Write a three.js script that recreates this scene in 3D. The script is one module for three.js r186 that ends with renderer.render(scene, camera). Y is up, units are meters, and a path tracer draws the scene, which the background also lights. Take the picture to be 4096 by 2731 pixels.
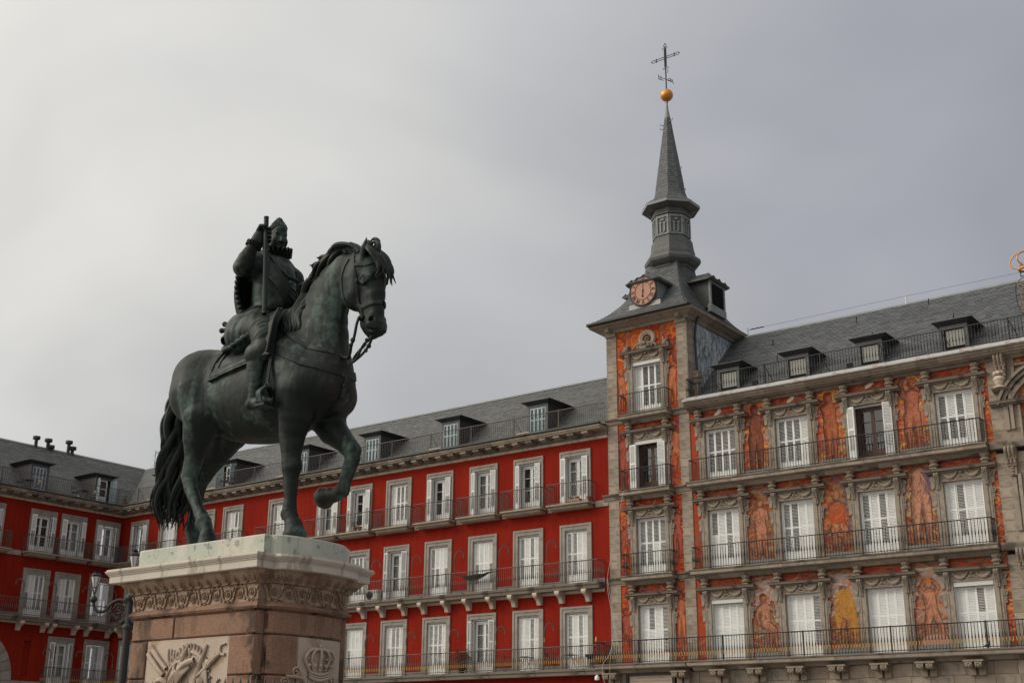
import * as THREE from 'three';
import { mergeGeometries } from 'three/addons/utils/BufferGeometryUtils.js';

// ---------------------------------------------------------------- camera, sky, sun, exposure
const scene = new THREE.Scene();
const camera = new THREE.PerspectiveCamera(30.65, 1024 / 682, 0.1, 2000);
camera.position.set(0, 1.65, 0);
camera.rotation.order = 'YXZ';
camera.rotation.set(18.4135 * Math.PI / 180, 37.2 * Math.PI / 180, 0.4766 * Math.PI / 180);
const renderer = new THREE.WebGLRenderer({ antialias: true });
renderer.toneMapping = THREE.LinearToneMapping;
renderer.toneMappingExposure = 1.0;
renderer.shadowMap.enabled = true;
const SUN = new THREE.Vector3(-0.66, 0.66, 0.62).normalize();     // veiled sun, high in the west south west

// small deterministic noise toolbox
function rng(seed) { let s = seed | 0; return () => { s = (s + 0x6d2b79f5) | 0; let t = Math.imul(s ^ (s >>> 15), 1 | s); t = (t + Math.imul(t ^ (t >>> 7), 61 | t)) ^ t; return ((t ^ (t >>> 14)) >>> 0) / 4294967296; }; }
const hash3 = (x, y, z) => { let h = Math.imul(x, 374761393) ^ Math.imul(y, 668265263) ^ Math.imul(z, 2147483647 ^ 0x3d4d51cb); h = Math.imul(h ^ (h >>> 13), 1274126177); return ((h ^ (h >>> 16)) >>> 0) / 4294967296; };
const sm = (t) => t * t * (3 - 2 * t), lerp = (a, b, t) => a + (b - a) * t, clamp = (x, a = 0, b = 1) => Math.min(b, Math.max(a, x));
const step = (a, b, x) => sm(clamp((x - a) / (b - a)));
function vnoise(x, y, z = 0, P = 0) {
  const xi = Math.floor(x), yi = Math.floor(y), zi = Math.floor(z), fx = sm(x - xi), fy = sm(y - yi), fz = sm(z - zi);
  const w = (a) => P ? ((a % P) + P) % P : a;
  const h = (i, j, k) => hash3(w(xi + i), w(yi + j), zi + k);
  return lerp(lerp(lerp(h(0, 0, 0), h(1, 0, 0), fx), lerp(h(0, 1, 0), h(1, 1, 0), fx), fy), lerp(lerp(h(0, 0, 1), h(1, 0, 1), fx), lerp(h(0, 1, 1), h(1, 1, 1), fx), fy), fz);
}
function fbm(x, y, z, oct, P = 0) { let a = 0.5, s = 0, n = 0; for (let i = 0; i < oct; i++) { s += a * vnoise(x, y, z + i * 7, P); n += a; a *= 0.5; x *= 2; y *= 2; z *= 2; if (P) P *= 2; } return s / n; }

// overcast sky: a bright veil round the hidden sun, blue grey away from it, soft cloud bands
{
  const W = 1024, H = 512, d = new Float32Array(W * H * 4);
  for (let j = 0; j < H; j++) for (let i = 0; i < W; i++) {
    const lat = ((j + 0.5) / H - 0.5) * Math.PI, lon = ((i + 0.5) / W - 0.5) * 2 * Math.PI;
    const y = Math.sin(lat), x = Math.cos(lat) * Math.cos(lon), z = Math.cos(lat) * Math.sin(lon);
    const ang = Math.acos(clamp(x * SUN.x + y * SUN.y + z * SUN.z, -1, 1)) * 180 / Math.PI;
    const yy = Math.max(y, 0);
    const px = x / (yy + 0.35) * 1.6, pz = z / (yy + 0.35) * 1.6;
    const wob = fbm(px * 0.7 + 9, pz * 0.7 + 4, 3, 3) - 0.5;
    const cl = fbm(px * 1.1 + wob * 2 + 20, pz * 1.1 + wob * 2 + 11, 1, 5) - 0.5, fine = fbm(px * 3 + 5, pz * 3 + 8 + wob * 3, 2, 4) - 0.5;
    const veil = Math.exp(-Math.max(ang - 14, 0) / 29);
    let L = 0.255 + 0.06 * yy + 2.3 * veil;
    L *= 1 + 0.5 * cl + 0.2 * fine;
    const warm = clamp(veil * 3.4 + cl * 0.6, 0, 1), w2 = Math.max(0, warm * 2 - 1), w1 = Math.min(1, warm * 2);
    const k = (j * W + i) * 4, g = y < 0 ? 0.55 : 1;
    d[k] = L * lerp(lerp(0.955, 1.0, w1), 1.03, w2) * g; d[k + 1] = L * g; d[k + 2] = L * lerp(lerp(1.135, 0.99, w1), 0.9, w2) * g; d[k + 3] = 1;
  }
  const t = new THREE.DataTexture(d, W, H, THREE.RGBAFormat, THREE.FloatType);
  t.mapping = THREE.EquirectangularReflectionMapping; t.magFilter = t.minFilter = THREE.LinearFilter; t.wrapS = THREE.RepeatWrapping; t.needsUpdate = true;
  scene.background = t; scene.environment = t;
}
const sun = new THREE.DirectionalLight(0xfff1de, 0.85);
sun.position.copy(SUN).multiplyScalar(120).add(new THREE.Vector3(-30, 0, -40)); sun.target.position.set(-30, 8, -40);
sun.castShadow = true; sun.shadow.radius = 30; sun.shadow.mapSize.set(4096, 4096);
Object.assign(sun.shadow.camera, { left: -70, right: 70, top: 60, bottom: -60, near: 1, far: 300 });
scene.add(sun, sun.target);
// ---------------------------------------------------------------- names, things, parts
const taken = new Map();
function numbered(n) { const k = taken.get(n) || 0; taken.set(n, k + 1); return k ? n + '_' + String(k).padStart(3, '0') : n; }
function tag(o, label, category, group) { o.userData.label = label; o.userData.category = category; if (group) o.userData.group = group; return o; }
function thing(name, label, category, pos = [0, 0, 0], turn = 0, group) { const o = new THREE.Group(); o.name = numbered(name); o.position.set(...pos); o.rotation.y = turn; scene.add(o); return tag(o, label, category, group); }
const flat = (a) => a.flat ? a.flat(Infinity).filter(Boolean) : [a];
function uvm(g) {                                                    // uv in metres from the dominant normal
  if (g.index) g = g.toNonIndexed(); if (!g.attributes.normal) g.computeVertexNormals();
  const p = g.attributes.position, n = g.attributes.normal, u = new Float32Array(p.count * 2);
  for (let i = 0; i < p.count; i += 3) {
    const ax = Math.abs(n.getX(i) + n.getX(i + 1) + n.getX(i + 2)), ay = Math.abs(n.getY(i) + n.getY(i + 1) + n.getY(i + 2)), az = Math.abs(n.getZ(i) + n.getZ(i + 1) + n.getZ(i + 2));
    for (let k = i; k < i + 3; k++) { const x = p.getX(k), y = p.getY(k), z = p.getZ(k);
      u[2 * k] = ax > ay && ax > az ? z + 3.3 : x; u[2 * k + 1] = ay > ax && ay > az ? z : y; }
  }
  g.setAttribute('uv', new THREE.BufferAttribute(u, 2)); return g;
}
function merged(list) {
  const gs = flat([list]).map((g) => { if (g.index) g = g.toNonIndexed(); if (!g.attributes.uv) g = uvm(g); return g; });
  const col = gs.some((g) => g.attributes.color);
  for (const g of gs) { for (const k of Object.keys(g.attributes)) if (!['position', 'normal', 'uv', 'color'].includes(k)) g.deleteAttribute(k);
    if (col && !g.attributes.color) g.setAttribute('color', new THREE.BufferAttribute(new Float32Array(g.attributes.position.count * 3).fill(1), 3)); }
  return gs.length === 1 ? gs[0] : mergeGeometries(gs);
}
function M(name, geo, mat, parent, kind) {
  const m = new THREE.Mesh(geo.isBufferGeometry ? geo : merged(geo), mat); m.castShadow = m.receiveShadow = true;
  m.name = parent === scene ? numbered(name) : name; if (parent) parent.add(m); if (kind) m.userData.kind = kind; return m;
}
function at(o, x, y, z, ry = 0) { o.position.set(x, y, z); o.rotation.y = ry; return o; }
// ---------------------------------------------------------------- geometry
function box(x0, x1, y0, y1, z0, z1) { const g = new THREE.BoxGeometry(x1 - x0, y1 - y0, z1 - z0); g.translate((x0 + x1) / 2, (y0 + y1) / 2, (z0 + z1) / 2); return uvm(g); }
function rock(x0, x1, y0, y1, z0, z1, c = 0.02) {                     // a block whose front edges are chamfered
  const P = [[x0, y0], [x1, y0], [x1, y1], [x0, y1]], Q = [[x0 + c, y0 + c], [x1 - c, y0 + c], [x1 - c, y1 - c], [x0 + c, y1 - c]], v = [];
  const q = (a, b, cc, d) => v.push(...a, ...b, ...cc, ...a, ...cc, ...d);
  for (let i = 0; i < 4; i++) { const j = (i + 1) % 4; q([...P[i], z0], [...P[j], z0], [...P[j], z1 - c], [...P[i], z1 - c]); q([...P[i], z1 - c], [...P[j], z1 - c], [...Q[j], z1], [...Q[i], z1]); }
  q([...Q[0], z1], [...Q[1], z1], [...Q[2], z1], [...Q[3], z1]);
  return soup(v);
}
function soup(v, smooth) { const g = new THREE.BufferGeometry(); g.setAttribute('position', new THREE.BufferAttribute(new Float32Array(v), 3)); g.computeVertexNormals(); return uvm(g); }
function mould(u0, u1, prof, m0 = 0, m1 = 0) {                        // profile [[w, v], ...] (counter-clockwise seen from +u) run along u; ends mitred by m * w
  const v = [], n = prof.length, pt = (e, i) => { const [w, h] = prof[i]; return [(e ? u1 + m1 * w : u0 + m0 * w), h, w]; };
  let area = 0; for (let i = 0; i < n; i++) { const a = prof[i], b = prof[(i + 1) % n]; area += a[0] * b[1] - b[0] * a[1]; }
  if (area > 0) prof = prof.slice().reverse();
  for (let i = 0; i < n; i++) { const j = (i + 1) % n, a = pt(0, i), b = pt(1, i), c = pt(1, j), d = pt(0, j); v.push(...a, ...b, ...c, ...a, ...c, ...d); }
  const tri = THREE.ShapeUtils.triangulateShape(prof.map((p) => new THREE.Vector2(p[0], p[1])), []);
  for (const [a, b, c] of tri) { v.push(...pt(0, a), ...pt(0, b), ...pt(0, c)); v.push(...pt(1, c), ...pt(1, b), ...pt(1, a)); }
  return soup(v);
}
function tube(pts, r, seg = 6, closed = false, n) {                  // r may be a number or (t) => radius
  const c = new THREE.CatmullRomCurve3(pts.map((p) => new THREE.Vector3(...p)), closed, 'centripetal'), N = n || Math.max(2, pts.length * 3);
  if (typeof r === 'number') return uvm(new THREE.TubeGeometry(c, N, r, seg, closed));
  const g = new THREE.TubeGeometry(c, N, 1, seg, closed), p = g.attributes.position;
  for (let i = 0; i <= N; i++) { const o = c.getPointAt(i / N), k = r(i / N); for (let j = 0; j <= seg; j++) { const q = i * (seg + 1) + j; p.setXYZ(q, o.x + (p.getX(q) - o.x) * k, o.y + (p.getY(q) - o.y) * k, o.z + (p.getZ(q) - o.z) * k); } }
  g.computeVertexNormals(); return uvm(g);
}
function bar(a, b, r, seg = 5, r2 = r) {                             // straight rod
  const A = new THREE.Vector3(...a), B = new THREE.Vector3(...b), L = A.distanceTo(B), g = new THREE.CylinderGeometry(r2, r, L, seg, 1);
  g.applyQuaternion(new THREE.Quaternion().setFromUnitVectors(new THREE.Vector3(0, 1, 0), B.clone().sub(A).normalize())); g.translate((A.x + B.x) / 2, (A.y + B.y) / 2, (A.z + B.z) / 2); return uvm(g);
}
function lathe(pr, seg = 10, x = 0, y = 0, z = 0) { const g = new THREE.LatheGeometry(pr.map((p) => new THREE.Vector2(p[0], p[1])), seg); g.translate(x, y, z); return uvm(g); }
function ball(x, y, z, r, sx = 1, sy = 1, sz = 1, a = 7, b = 5) { const g = new THREE.SphereGeometry(r, a, b); g.scale(sx, sy, sz); g.translate(x, y, z); return uvm(g); }
function ring(x, y, z, R, r, a0 = 0, a1 = Math.PI * 2, seg = 14, rs = 5) { const g = new THREE.TorusGeometry(R, r, rs, seg, a1 - a0); g.rotateZ(a0); g.translate(x, y, z); return uvm(g); }
function moved(g, x, y, z, ry = 0, rx = 0, rz = 0) { g = g.clone(); if (rz) g.rotateZ(rz); if (rx) g.rotateX(rx); if (ry) g.rotateY(ry); g.translate(x, y, z); return g; }
function wallShape(u0, u1, v0, v1, holes, depth, w1 = 0) {           // a wall with openings, front face at w1
  const s = new THREE.Shape([new THREE.Vector2(u0, v0), new THREE.Vector2(u1, v0), new THREE.Vector2(u1, v1), new THREE.Vector2(u0, v1)]);
  for (const h of holes) s.holes.push(Array.isArray(h) ? new THREE.Path([new THREE.Vector2(h[0], h[2]), new THREE.Vector2(h[0], h[3]), new THREE.Vector2(h[1], h[3]), new THREE.Vector2(h[1], h[2])]) : h);
  const g = new THREE.ExtrudeGeometry(s, { depth, bevelEnabled: false, curveSegments: 20 }); g.translate(0, 0, w1 - depth); return uvm(g);
}
// ---------------------------------------------------------------- textures
function tex(S, m, fn, srgb = true, SH = S) {                          // fn(x, y) in 0..1 -> [r, g, b] linear; m = metres across
  const d = new Uint8Array(S * SH * 4), e = (c) => { c = clamp(c); return 255 * (srgb ? (c <= 0.0031308 ? 12.92 * c : 1.055 * c ** (1 / 2.4) - 0.055) : c); };
  for (let j = 0; j < SH; j++) for (let i = 0; i < S; i++) { const c = fn(i / S, j / SH), k = (j * S + i) * 4; d[k] = e(c[0]); d[k + 1] = e(c[1]); d[k + 2] = e(c[2]); d[k + 3] = 255; }
  const t = new THREE.DataTexture(d, S, SH); t.wrapS = t.wrapT = THREE.RepeatWrapping; t.magFilter = THREE.LinearFilter; t.minFilter = THREE.LinearMipmapLinearFilter; t.generateMipmaps = true;
  if (srgb) t.colorSpace = THREE.SRGBColorSpace; t.repeat.set(1 / m, 1 / m); t.needsUpdate = true; return t;
}
const T = (x, y, f, oct, z = 0) => fbm(x * f, y * f, z, oct, f);        // tileable fbm
const std = (o) => new THREE.MeshStandardMaterial({ roughness: 0.85, ...o });
const graniteMap = (base, spk, m, seed) => tex(512, m, (x, y) => {
  const b = T(x, y, 4, 4, seed), s = vnoise(x * 256, y * 256, seed, 256), s2 = vnoise(x * 128, y * 128, seed + 3, 128), st = T(x, y, 8, 3, seed + 9);
  let k = 0.78 + 0.42 * b + spk * (s - 0.5) + spk * 0.7 * (s2 - 0.5); const stain = step(0.6, 0.74, st) * 0.22; k *= 1 - stain;
  return [base[0] * k, base[1] * k * (1 - 0.03 * b), base[2] * k * (1 - 0.06 * b)];
});
const granBump = tex(256, 0.9, (x, y) => { const v = 0.5 * vnoise(x * 128, y * 128, 1, 128) + 0.5 * T(x, y, 16, 3, 2); return [v, v, v]; }, false);
const Mt = {
  red: new THREE.MeshPhysicalMaterial({ specularIntensity: 0.15, map: tex(512, 7, (x, y) => { const a = T(x, y, 3, 5, 1), b = T(x, y, 24, 3, 4), s = vnoise(x * 256, y * 200, 2, 256), st = step(0.56, 0.72, fbm(x * 40, y * 3, 12, 4, 40)) * 0.12, rp = step(0.62, 0.63, T(x, y, 5, 2, 33)) * 0.06, k = 0.84 + 0.26 * a + 0.1 * (b - 0.5) + 0.06 * (s - 0.5) - st + rp; return [0.25 * k, 0.0185 * k * (0.9 + 0.2 * a), 0.0095 * k]; }), roughness: 0.9, bumpMap: granBump, bumpScale: 0.003 }),
  grey: std({ map: graniteMap([0.30, 0.272, 0.238], 0.2, 2.3, 5), bumpMap: granBump, bumpScale: 0.003 }),
  brown: std({ map: graniteMap([0.29, 0.243, 0.198], 0.22, 2.1, 11), bumpMap: granBump, bumpScale: 0.004 }),
  brownB: std({ map: graniteMap([0.255, 0.205, 0.158], 0.22, 2.1, 17), bumpMap: granBump, bumpScale: 0.004 }),
  brownC: std({ map: graniteMap([0.345, 0.285, 0.225], 0.2, 2.1, 23), bumpMap: granBump, bumpScale: 0.004 }),
  dirty: std({ map: tex(512, 3.1, (x, y) => { const a = T(x, y, 4, 5, 31), st = T(x * 1, y, 6, 4, 35), s = vnoise(x * 256, y * 256, 3, 256), k = (0.7 + 0.5 * a + 0.15 * (s - 0.5)) * (1 - 0.55 * step(0.5, 0.68, st)); return [0.225 * k, 0.187 * k, 0.15 * k]; }), bumpMap: granBump, bumpScale: 0.005 }),
  cream: std({ map: graniteMap([0.50, 0.425, 0.345], 0.1, 3, 41) }),
  white: std({ map: tex(256, 1.7, (x, y) => { const a = T(x, y, 4, 4, 51), c = step(0.7, 0.8, T(x, y, 16, 3, 57)) * 0.1, k = 0.92 + 0.1 * a - c; return [0.76 * k, 0.755 * k, 0.74 * k]; }), roughness: 0.55 }),
  peel: std({ map: tex(256, 1.1, (x, y) => { const a = step(0.58, 0.64, T(x, y, 10, 4, 61)), k = 0.9 + 0.15 * T(x, y, 5, 3, 66); return a > 0.5 ? [0.28 * k, 0.22 * k, 0.17 * k] : [0.68 * k, 0.67 * k, 0.65 * k]; }), roughness: 0.7 }),
  blueWhite: std({ color: new THREE.Color().setRGB(0.42, 0.5, 0.53), roughness: 0.6 }),
  slate: std({ vertexColors: true, roughness: 0.62, color: new THREE.Color().setRGB(0.088, 0.092, 0.097), bumpMap: granBump, bumpScale: 0.002 }),
  slateRed: std({ vertexColors: true, roughness: 0.66, color: new THREE.Color().setRGB(0.108, 0.109, 0.108), bumpMap: granBump, bumpScale: 0.002 }),
  lead: std({ map: graniteMap([0.085, 0.09, 0.088], 0.12, 1.5, 71), roughness: 0.6 }),
  leadDark: std({ map: graniteMap([0.03, 0.033, 0.035], 0.12, 1.5, 73), roughness: 0.6 }),
  leadLight: std({ map: graniteMap([0.20, 0.22, 0.22], 0.1, 1.5, 75), roughness: 0.55 }),
  zinc: std({ map: tex(256, 2, (x, y) => { const a = T(x, y, 4, 4, 81), r = step(0.62, 0.75, T(x, y, 8, 3, 84)), k = 0.85 + 0.3 * a; return [lerp(0.42, 0.3, r) * k, lerp(0.41, 0.22, r) * k, lerp(0.40, 0.17, r) * k]; }), roughness: 0.55 }),
  iron: std({ color: new THREE.Color().setRGB(0.022, 0.02, 0.019), roughness: 0.55, metalness: 0.2 }),
  ironGrey: std({ map: tex(128, 1.2, (x, y) => { const a = T(x, y, 6, 3, 91); return [0.075 + 0.05 * a, 0.062 + 0.04 * a, 0.055 + 0.035 * a]; }), roughness: 0.6, metalness: 0.1 }),
  gilt: std({ color: new THREE.Color().setRGB(0.42, 0.25, 0.065), roughness: 0.42, metalness: 0.35 }),
  gold: std({ color: new THREE.Color().setRGB(0.62, 0.26, 0.055), roughness: 0.36, metalness: 0.6 }),
  plaster: std({ color: new THREE.Color().setRGB(0.28, 0.26, 0.23), roughness: 0.95 }),
  dark: std({ color: new THREE.Color().setRGB(0.02, 0.018, 0.017), roughness: 0.95 }),
  wood: std({ map: tex(128, 0.8, (x, y) => { const a = T(x, y * 0.5, 12, 3, 95), k = 0.7 + 0.6 * a; return [0.075 * k, 0.034 * k, 0.022 * k]; }), roughness: 0.6 }),
  curtain: std({ color: new THREE.Color().setRGB(0.30, 0.31, 0.28), roughness: 0.95, side: THREE.DoubleSide }),
  glass: new THREE.MeshPhysicalMaterial({ color: 0xffffff, roughness: 0.03, transmission: 1, thickness: 0, ior: 1.5 }),
  terracotta: std({ color: new THREE.Color().setRGB(0.30, 0.07, 0.035) }),
  leaf: std({ color: new THREE.Color().setRGB(0.06, 0.09, 0.025), side: THREE.DoubleSide }),
  plastic: std({ color: new THREE.Color().setRGB(0.55, 0.54, 0.51), roughness: 0.5 }),
  card: std({ color: new THREE.Color().setRGB(0.42, 0.30, 0.19) }),
};
// ---------------------------------------------------------------- ground
{
  const g = new THREE.PlaneGeometry(600, 600); g.rotateX(-Math.PI / 2);
  const m = std({ map: tex(256, 4, (x, y) => { const jx = Math.min(x * 8 % 1, 1 - x * 8 % 1), jy = Math.min(y * 16 % 1, 1 - y * 16 % 1), j = Math.min(jx * 2, jy) < 0.08 ? 0.6 : 1, k = (0.8 + 0.4 * T(x, y, 8, 3, 7)) * j; return [0.22 * k, 0.20 * k, 0.18 * k]; }), roughness: 0.8 });
  M('plaza_ground', uvm(g), m, scene, 'structure');
}
// ---------------------------------------------------------------- slates: overlapping tilted plates, one merged sheet per roof
function slates(pt, rows, range, w, seed, over = 1.3, th = 0.022) {
  const r = rng(seed), v = [], col = [], e = 1e-3;
  const nrm = (x, t) => { const a = pt(x, t), b = pt(x + 0.02, t), c = pt(x, t + e); return b.sub(a).cross(c.sub(a)).normalize(); };
  for (let i = 0; i < rows; i++) {
    const t0 = i / rows, t1 = Math.min((i + over) / rows, 1), [a0, b0] = range(t0 + 0.5 / rows); let x = a0 - r() * w * (i % 2 ? 0.5 : 1), band = 0.9 + 0.2 * r();
    while (x < b0) {
      const x0 = Math.max(x, a0), x1 = Math.min(x + w * (0.9 + 0.2 * r()), b0); x = x1 + 0.006; if (x1 - x0 < 0.02) { if (x1 >= b0) break; continue; }
      const n = nrm((x0 + x1) / 2, t0), up = n.clone().multiplyScalar(th * (0.75 + 0.5 * r())), lo = n.clone().multiplyScalar(0.003), dt = (r() - 0.5) * 0.12 / rows;
      const A = pt(x0, t0 + dt), B = pt(x1, t0 + dt), C = pt(x1, t1), D = pt(x0, t1), q = (...p) => { for (const k of [0, 1, 2, 0, 2, 3]) v.push(p[k].x, p[k].y, p[k].z); };
      const a = A.clone().add(up), b = B.clone().add(up), c = C.clone().add(lo), d = D.clone().add(lo);
      q(a, b, c, d); q(A, B, b, a); q(B, C, c, b); q(D, A, a, d);
      const k = band * (0.72 + 0.5 * r()), tint = 0.95 + 0.1 * r(); for (let z = 0; z < 24; z++) col.push(k * tint, k, k / tint);
    }
  }
  const g = soup(v); g.setAttribute('color', new THREE.BufferAttribute(new Float32Array(col), 3)); return g;
}
// ---------------------------------------------------------------- railings
function balusterAt(x, z, v0, h, kind) {
  const y1 = v0 + h, out = [bar([x, v0, z], [x, y1, z], 0.0135, 4)];
  if (kind === 'vase') out.push(lathe([[0.012, 0], [0.034, 0.05], [0.03, 0.1], [0.012, 0.3]], 5, x, v0 + h * 0.36, z), ball(x, v0 + h * 0.32, z, 0.024, 1, 1, 1, 5, 3), ball(x, v0 + h * 0.78, z, 0.02, 1, 1, 1, 5, 3));
  else out.push(ball(x, v0 + h * 0.3, z, 0.021, 1, 1, 1, 5, 3), ball(x, v0 + h * 0.55, z, 0.021, 1, 1, 1, 5, 3), ball(x, v0 + h * 0.8, z, 0.021, 1, 1, 1, 5, 3));
  return out;
}
function railing(name, parent, path, v0, h, sp, { kind = 'knots', mat = Mt.iron, collar, posts = 0, stays = 0 } = {}) {
  const rails = [], bal = [], col = [];
  for (let s = 0; s < path.length - 1; s++) {
    const [x0, z0] = path[s], [x1, z1] = path[s + 1], L = Math.hypot(x1 - x0, z1 - z0), n = Math.max(2, Math.round(L / sp)), dx = (x1 - x0) / L, dz = (z1 - z0) / L;
    rails.push(bar([x0, v0 + h, z0], [x1, v0 + h, z1], 0.028, 5), bar([x0, v0 + 0.07, z0], [x1, v0 + 0.07, z1], 0.018, 4));
    for (let i = s ? 1 : 0; i <= n; i++) { const k = i / n, x = lerp(x0, x1, k), z = lerp(z0, z1, k); bal.push(...balusterAt(x, z, v0, h, kind)); if (collar) col.push(bar([x, v0 + 0.26, z], [x, v0 + 0.46, z], 0.03, 5)); }
    if (posts) for (let d = posts / 2; d < L; d += posts) { const x = x0 + dx * d, z = z0 + dz * d; rails.push(bar([x, v0 - 0.1, z], [x, v0 + h + 0.04, z], 0.04, 5)); if (stays) rails.push(bar([x, v0 + h - 0.03, z], [x + 0.35, v0 - 0.05, z - 0.5], 0.018, 4)); }
  }
  const m = M(name, rails, mat, parent); M('balusters', bal, mat, m, 'stuff'); if (col.length) M('gilded_collars', col, Mt.gilt, m, 'stuff');
  return m;
}
// ---------------------------------------------------------------- shutters
const leafCache = new Map();
function leaf(w, h, open, seed = 0) {                                // a louvred leaf, hinge at x = 0
  const key = [w, h, open, seed].join(); if (leafCache.has(key)) return leafCache.get(key);
  const s = 0.05, b = h * 0.19, r = rng(seed * 31 + Math.round(w * 1000) + 7), g = [box(0, s, 0, h, -0.018, 0.018), box(w - s, w, 0, h, -0.018, 0.018), box(s, w - s, 0, 0.07, -0.016, 0.016), box(s, w - s, 0.07, b - 0.04, -0.008, 0.006), box(s, w - s, b - 0.04, b, -0.016, 0.016), box(s, w - s, h - 0.07, h, -0.016, 0.016)];
  const mid = b + (h - b) * 0.47; g.push(box(s, w - s, mid, mid + 0.06, -0.016, 0.016));
  for (const [a, c] of [[b, mid], [mid + 0.06, h - 0.07]]) { const tilt = open === 2 ? (r() < 0.5 ? 0.45 : 1.0) : open ? 0.5 : 1.05, n = Math.round((c - a) / 0.068);
    for (let i = 0; i < n; i++) { const q = new THREE.BoxGeometry(w - 2 * s, 0.007, 0.074); q.rotateX(tilt + (r() - 0.5) * 0.1); q.translate(w / 2, a + (i + 0.5) * (c - a) / n, 0); g.push(uvm(q)); } }
  const m = merged(g); leafCache.set(key, m); return m;
}
function shutters(win, W, h, y0, z, state, mat, r, shut = 0.35) {                  // four leaves: closed, or folded outward at both jambs
  const lw = W / 4;
  if (state === 'closed') for (let i = 0; i < 4; i++) { const a = (i % 2 ? 1 : -1) * (r() < 0.35 ? 0.12 * r() : 0.02), m = M('shutter', leaf(lw, h, r() < shut ? 0 : 1 + Math.floor(r() * 2), Math.floor(r() * 3)), mat, win); at(m, -W / 2 + i * lw, y0, z - (i % 2 ? 0 : 0.004), a); if (i % 2) m.position.x += 0.002; }
  else for (const s of [-1, 1]) { if (state === 'half' && s > 0) { for (let i = 2; i < 4; i++) at(M('shutter', leaf(lw, h, Math.floor(r() * 3), i), mat, win), -W / 2 + i * lw, y0, z, 0.02); continue; }
    const ang = s < 0 ? -(1.15 + 0.35 * r()) : Math.PI + 1.15 + 0.35 * r(), x = s * W / 2, m = M('shutter', leaf(lw, h, 1, 1), mat, win); at(m, x, y0, z + 0.03, ang);
    const ex = x + Math.cos(ang) * lw, ez = z + 0.03 - Math.sin(ang) * lw, a2 = s < 0 ? -(0.1 + 0.35 * r()) + Math.PI : 0.1 + 0.35 * r(); at(M('shutter', leaf(lw, h, 2, 2), mat, win), ex, y0, ez + 0.02, a2); }
}
function glazing(win, W, h, y0, z, mat, r, curtain) {
  const f = [], cw = W / 2; f.push(box(-W / 2, -W / 2 + 0.07, y0, y0 + h, z - 0.05, z + 0.03), box(W / 2 - 0.07, W / 2, y0, y0 + h, z - 0.05, z + 0.03), box(-W / 2 + 0.07, W / 2 - 0.07, y0 + h - 0.09, y0 + h, z - 0.05, z + 0.03));
  for (const s of [-1, 1]) { const a = s < 0 ? -W / 2 + 0.07 : 0.004, b = s < 0 ? -0.004 : W / 2 - 0.07; f.push(box(a, a + 0.08, y0, y0 + h - 0.09, z - 0.04, z + 0.01), box(b - 0.08, b, y0, y0 + h - 0.09, z - 0.04, z + 0.01), box(a + 0.08, b - 0.08, y0, y0 + h * 0.21, z - 0.03, z), box(a + 0.08, b - 0.08, y0 + h - 0.18, y0 + h - 0.09, z - 0.04, z + 0.008));
    for (const k of [0.46, 0.72]) f.push(box(a + 0.08, b - 0.08, y0 + h * k, y0 + h * k + 0.035, z - 0.035, z + 0.006));
    M('pane', box(a + 0.06, b - 0.06, y0 + h * 0.2, y0 + h - 0.15, z - 0.022, z - 0.016), Mt.glass, win); }
  M('casement', f, mat, win);
  if (curtain) { const v = []; for (const s of [-1, 1]) { const g = new THREE.PlaneGeometry(W * 0.34, h - 0.2, 24, 1), p = g.attributes.position; for (let i = 0; i < p.count; i++) p.setZ(i, 0.03 * Math.sin(p.getX(i) * 60)); g.computeVertexNormals(); g.translate(s * W * 0.27, y0 + h / 2, z - 0.2); v.push(uvm(g)); } M('curtain', v, Mt.curtain, win); }
}
// ---------------------------------------------------------------- red arcaded houses
const F = [5.94, 10.27, 14.5], TOP = [9.13, 13.47, 17.5];
const surround = [3.19, 3.2, 3.0].map((H) => merged([box(-1.02, -0.9, 0, H, -0.02, 0.09), box(0.9, 1.02, 0, H, -0.02, 0.09), box(-0.9, 0.9, H - 0.12, H, -0.02, 0.09), box(-0.9, -0.72, 0, H - 0.12, -0.38, 0.055), box(0.72, 0.9, 0, H - 0.12, -0.38, 0.055), box(-0.72, 0.72, H - 0.3, H - 0.12, -0.38, 0.055), box(-0.72, 0.72, -0.02, 0.02, -0.38, 0.03)]));
function redWindow(parent, u, f, state, r, mat = Mt.white) {
  const H = TOP[f] - F[f], w = M('window', surround[f], Mt.grey, parent); at(w, u, F[f], 0);
  M('shutter_casing', [box(-0.718, -0.66, 0.02, H - 0.302, -0.2, -0.1), box(0.66, 0.718, 0.02, H - 0.302, -0.2, -0.1), box(-0.66, 0.66, H - 0.36, H - 0.302, -0.2, -0.1)], Mt.white, w);
  shutters(w, 1.32, H - 0.42, 0.03, -0.14, state, mat, r);
  if (state !== 'closed') glazing(w, 1.30, H - 0.4, 0.03, -0.28, Mt.white, r, r() < 0.55);
  return w;
}
const modillion = merged([box(-0.2, 0.2, 18.2, 18.335, 0.1, 0.7), box(-0.2, 0.2, 18.14, 18.2, 0.1, 0.55)]);
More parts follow.
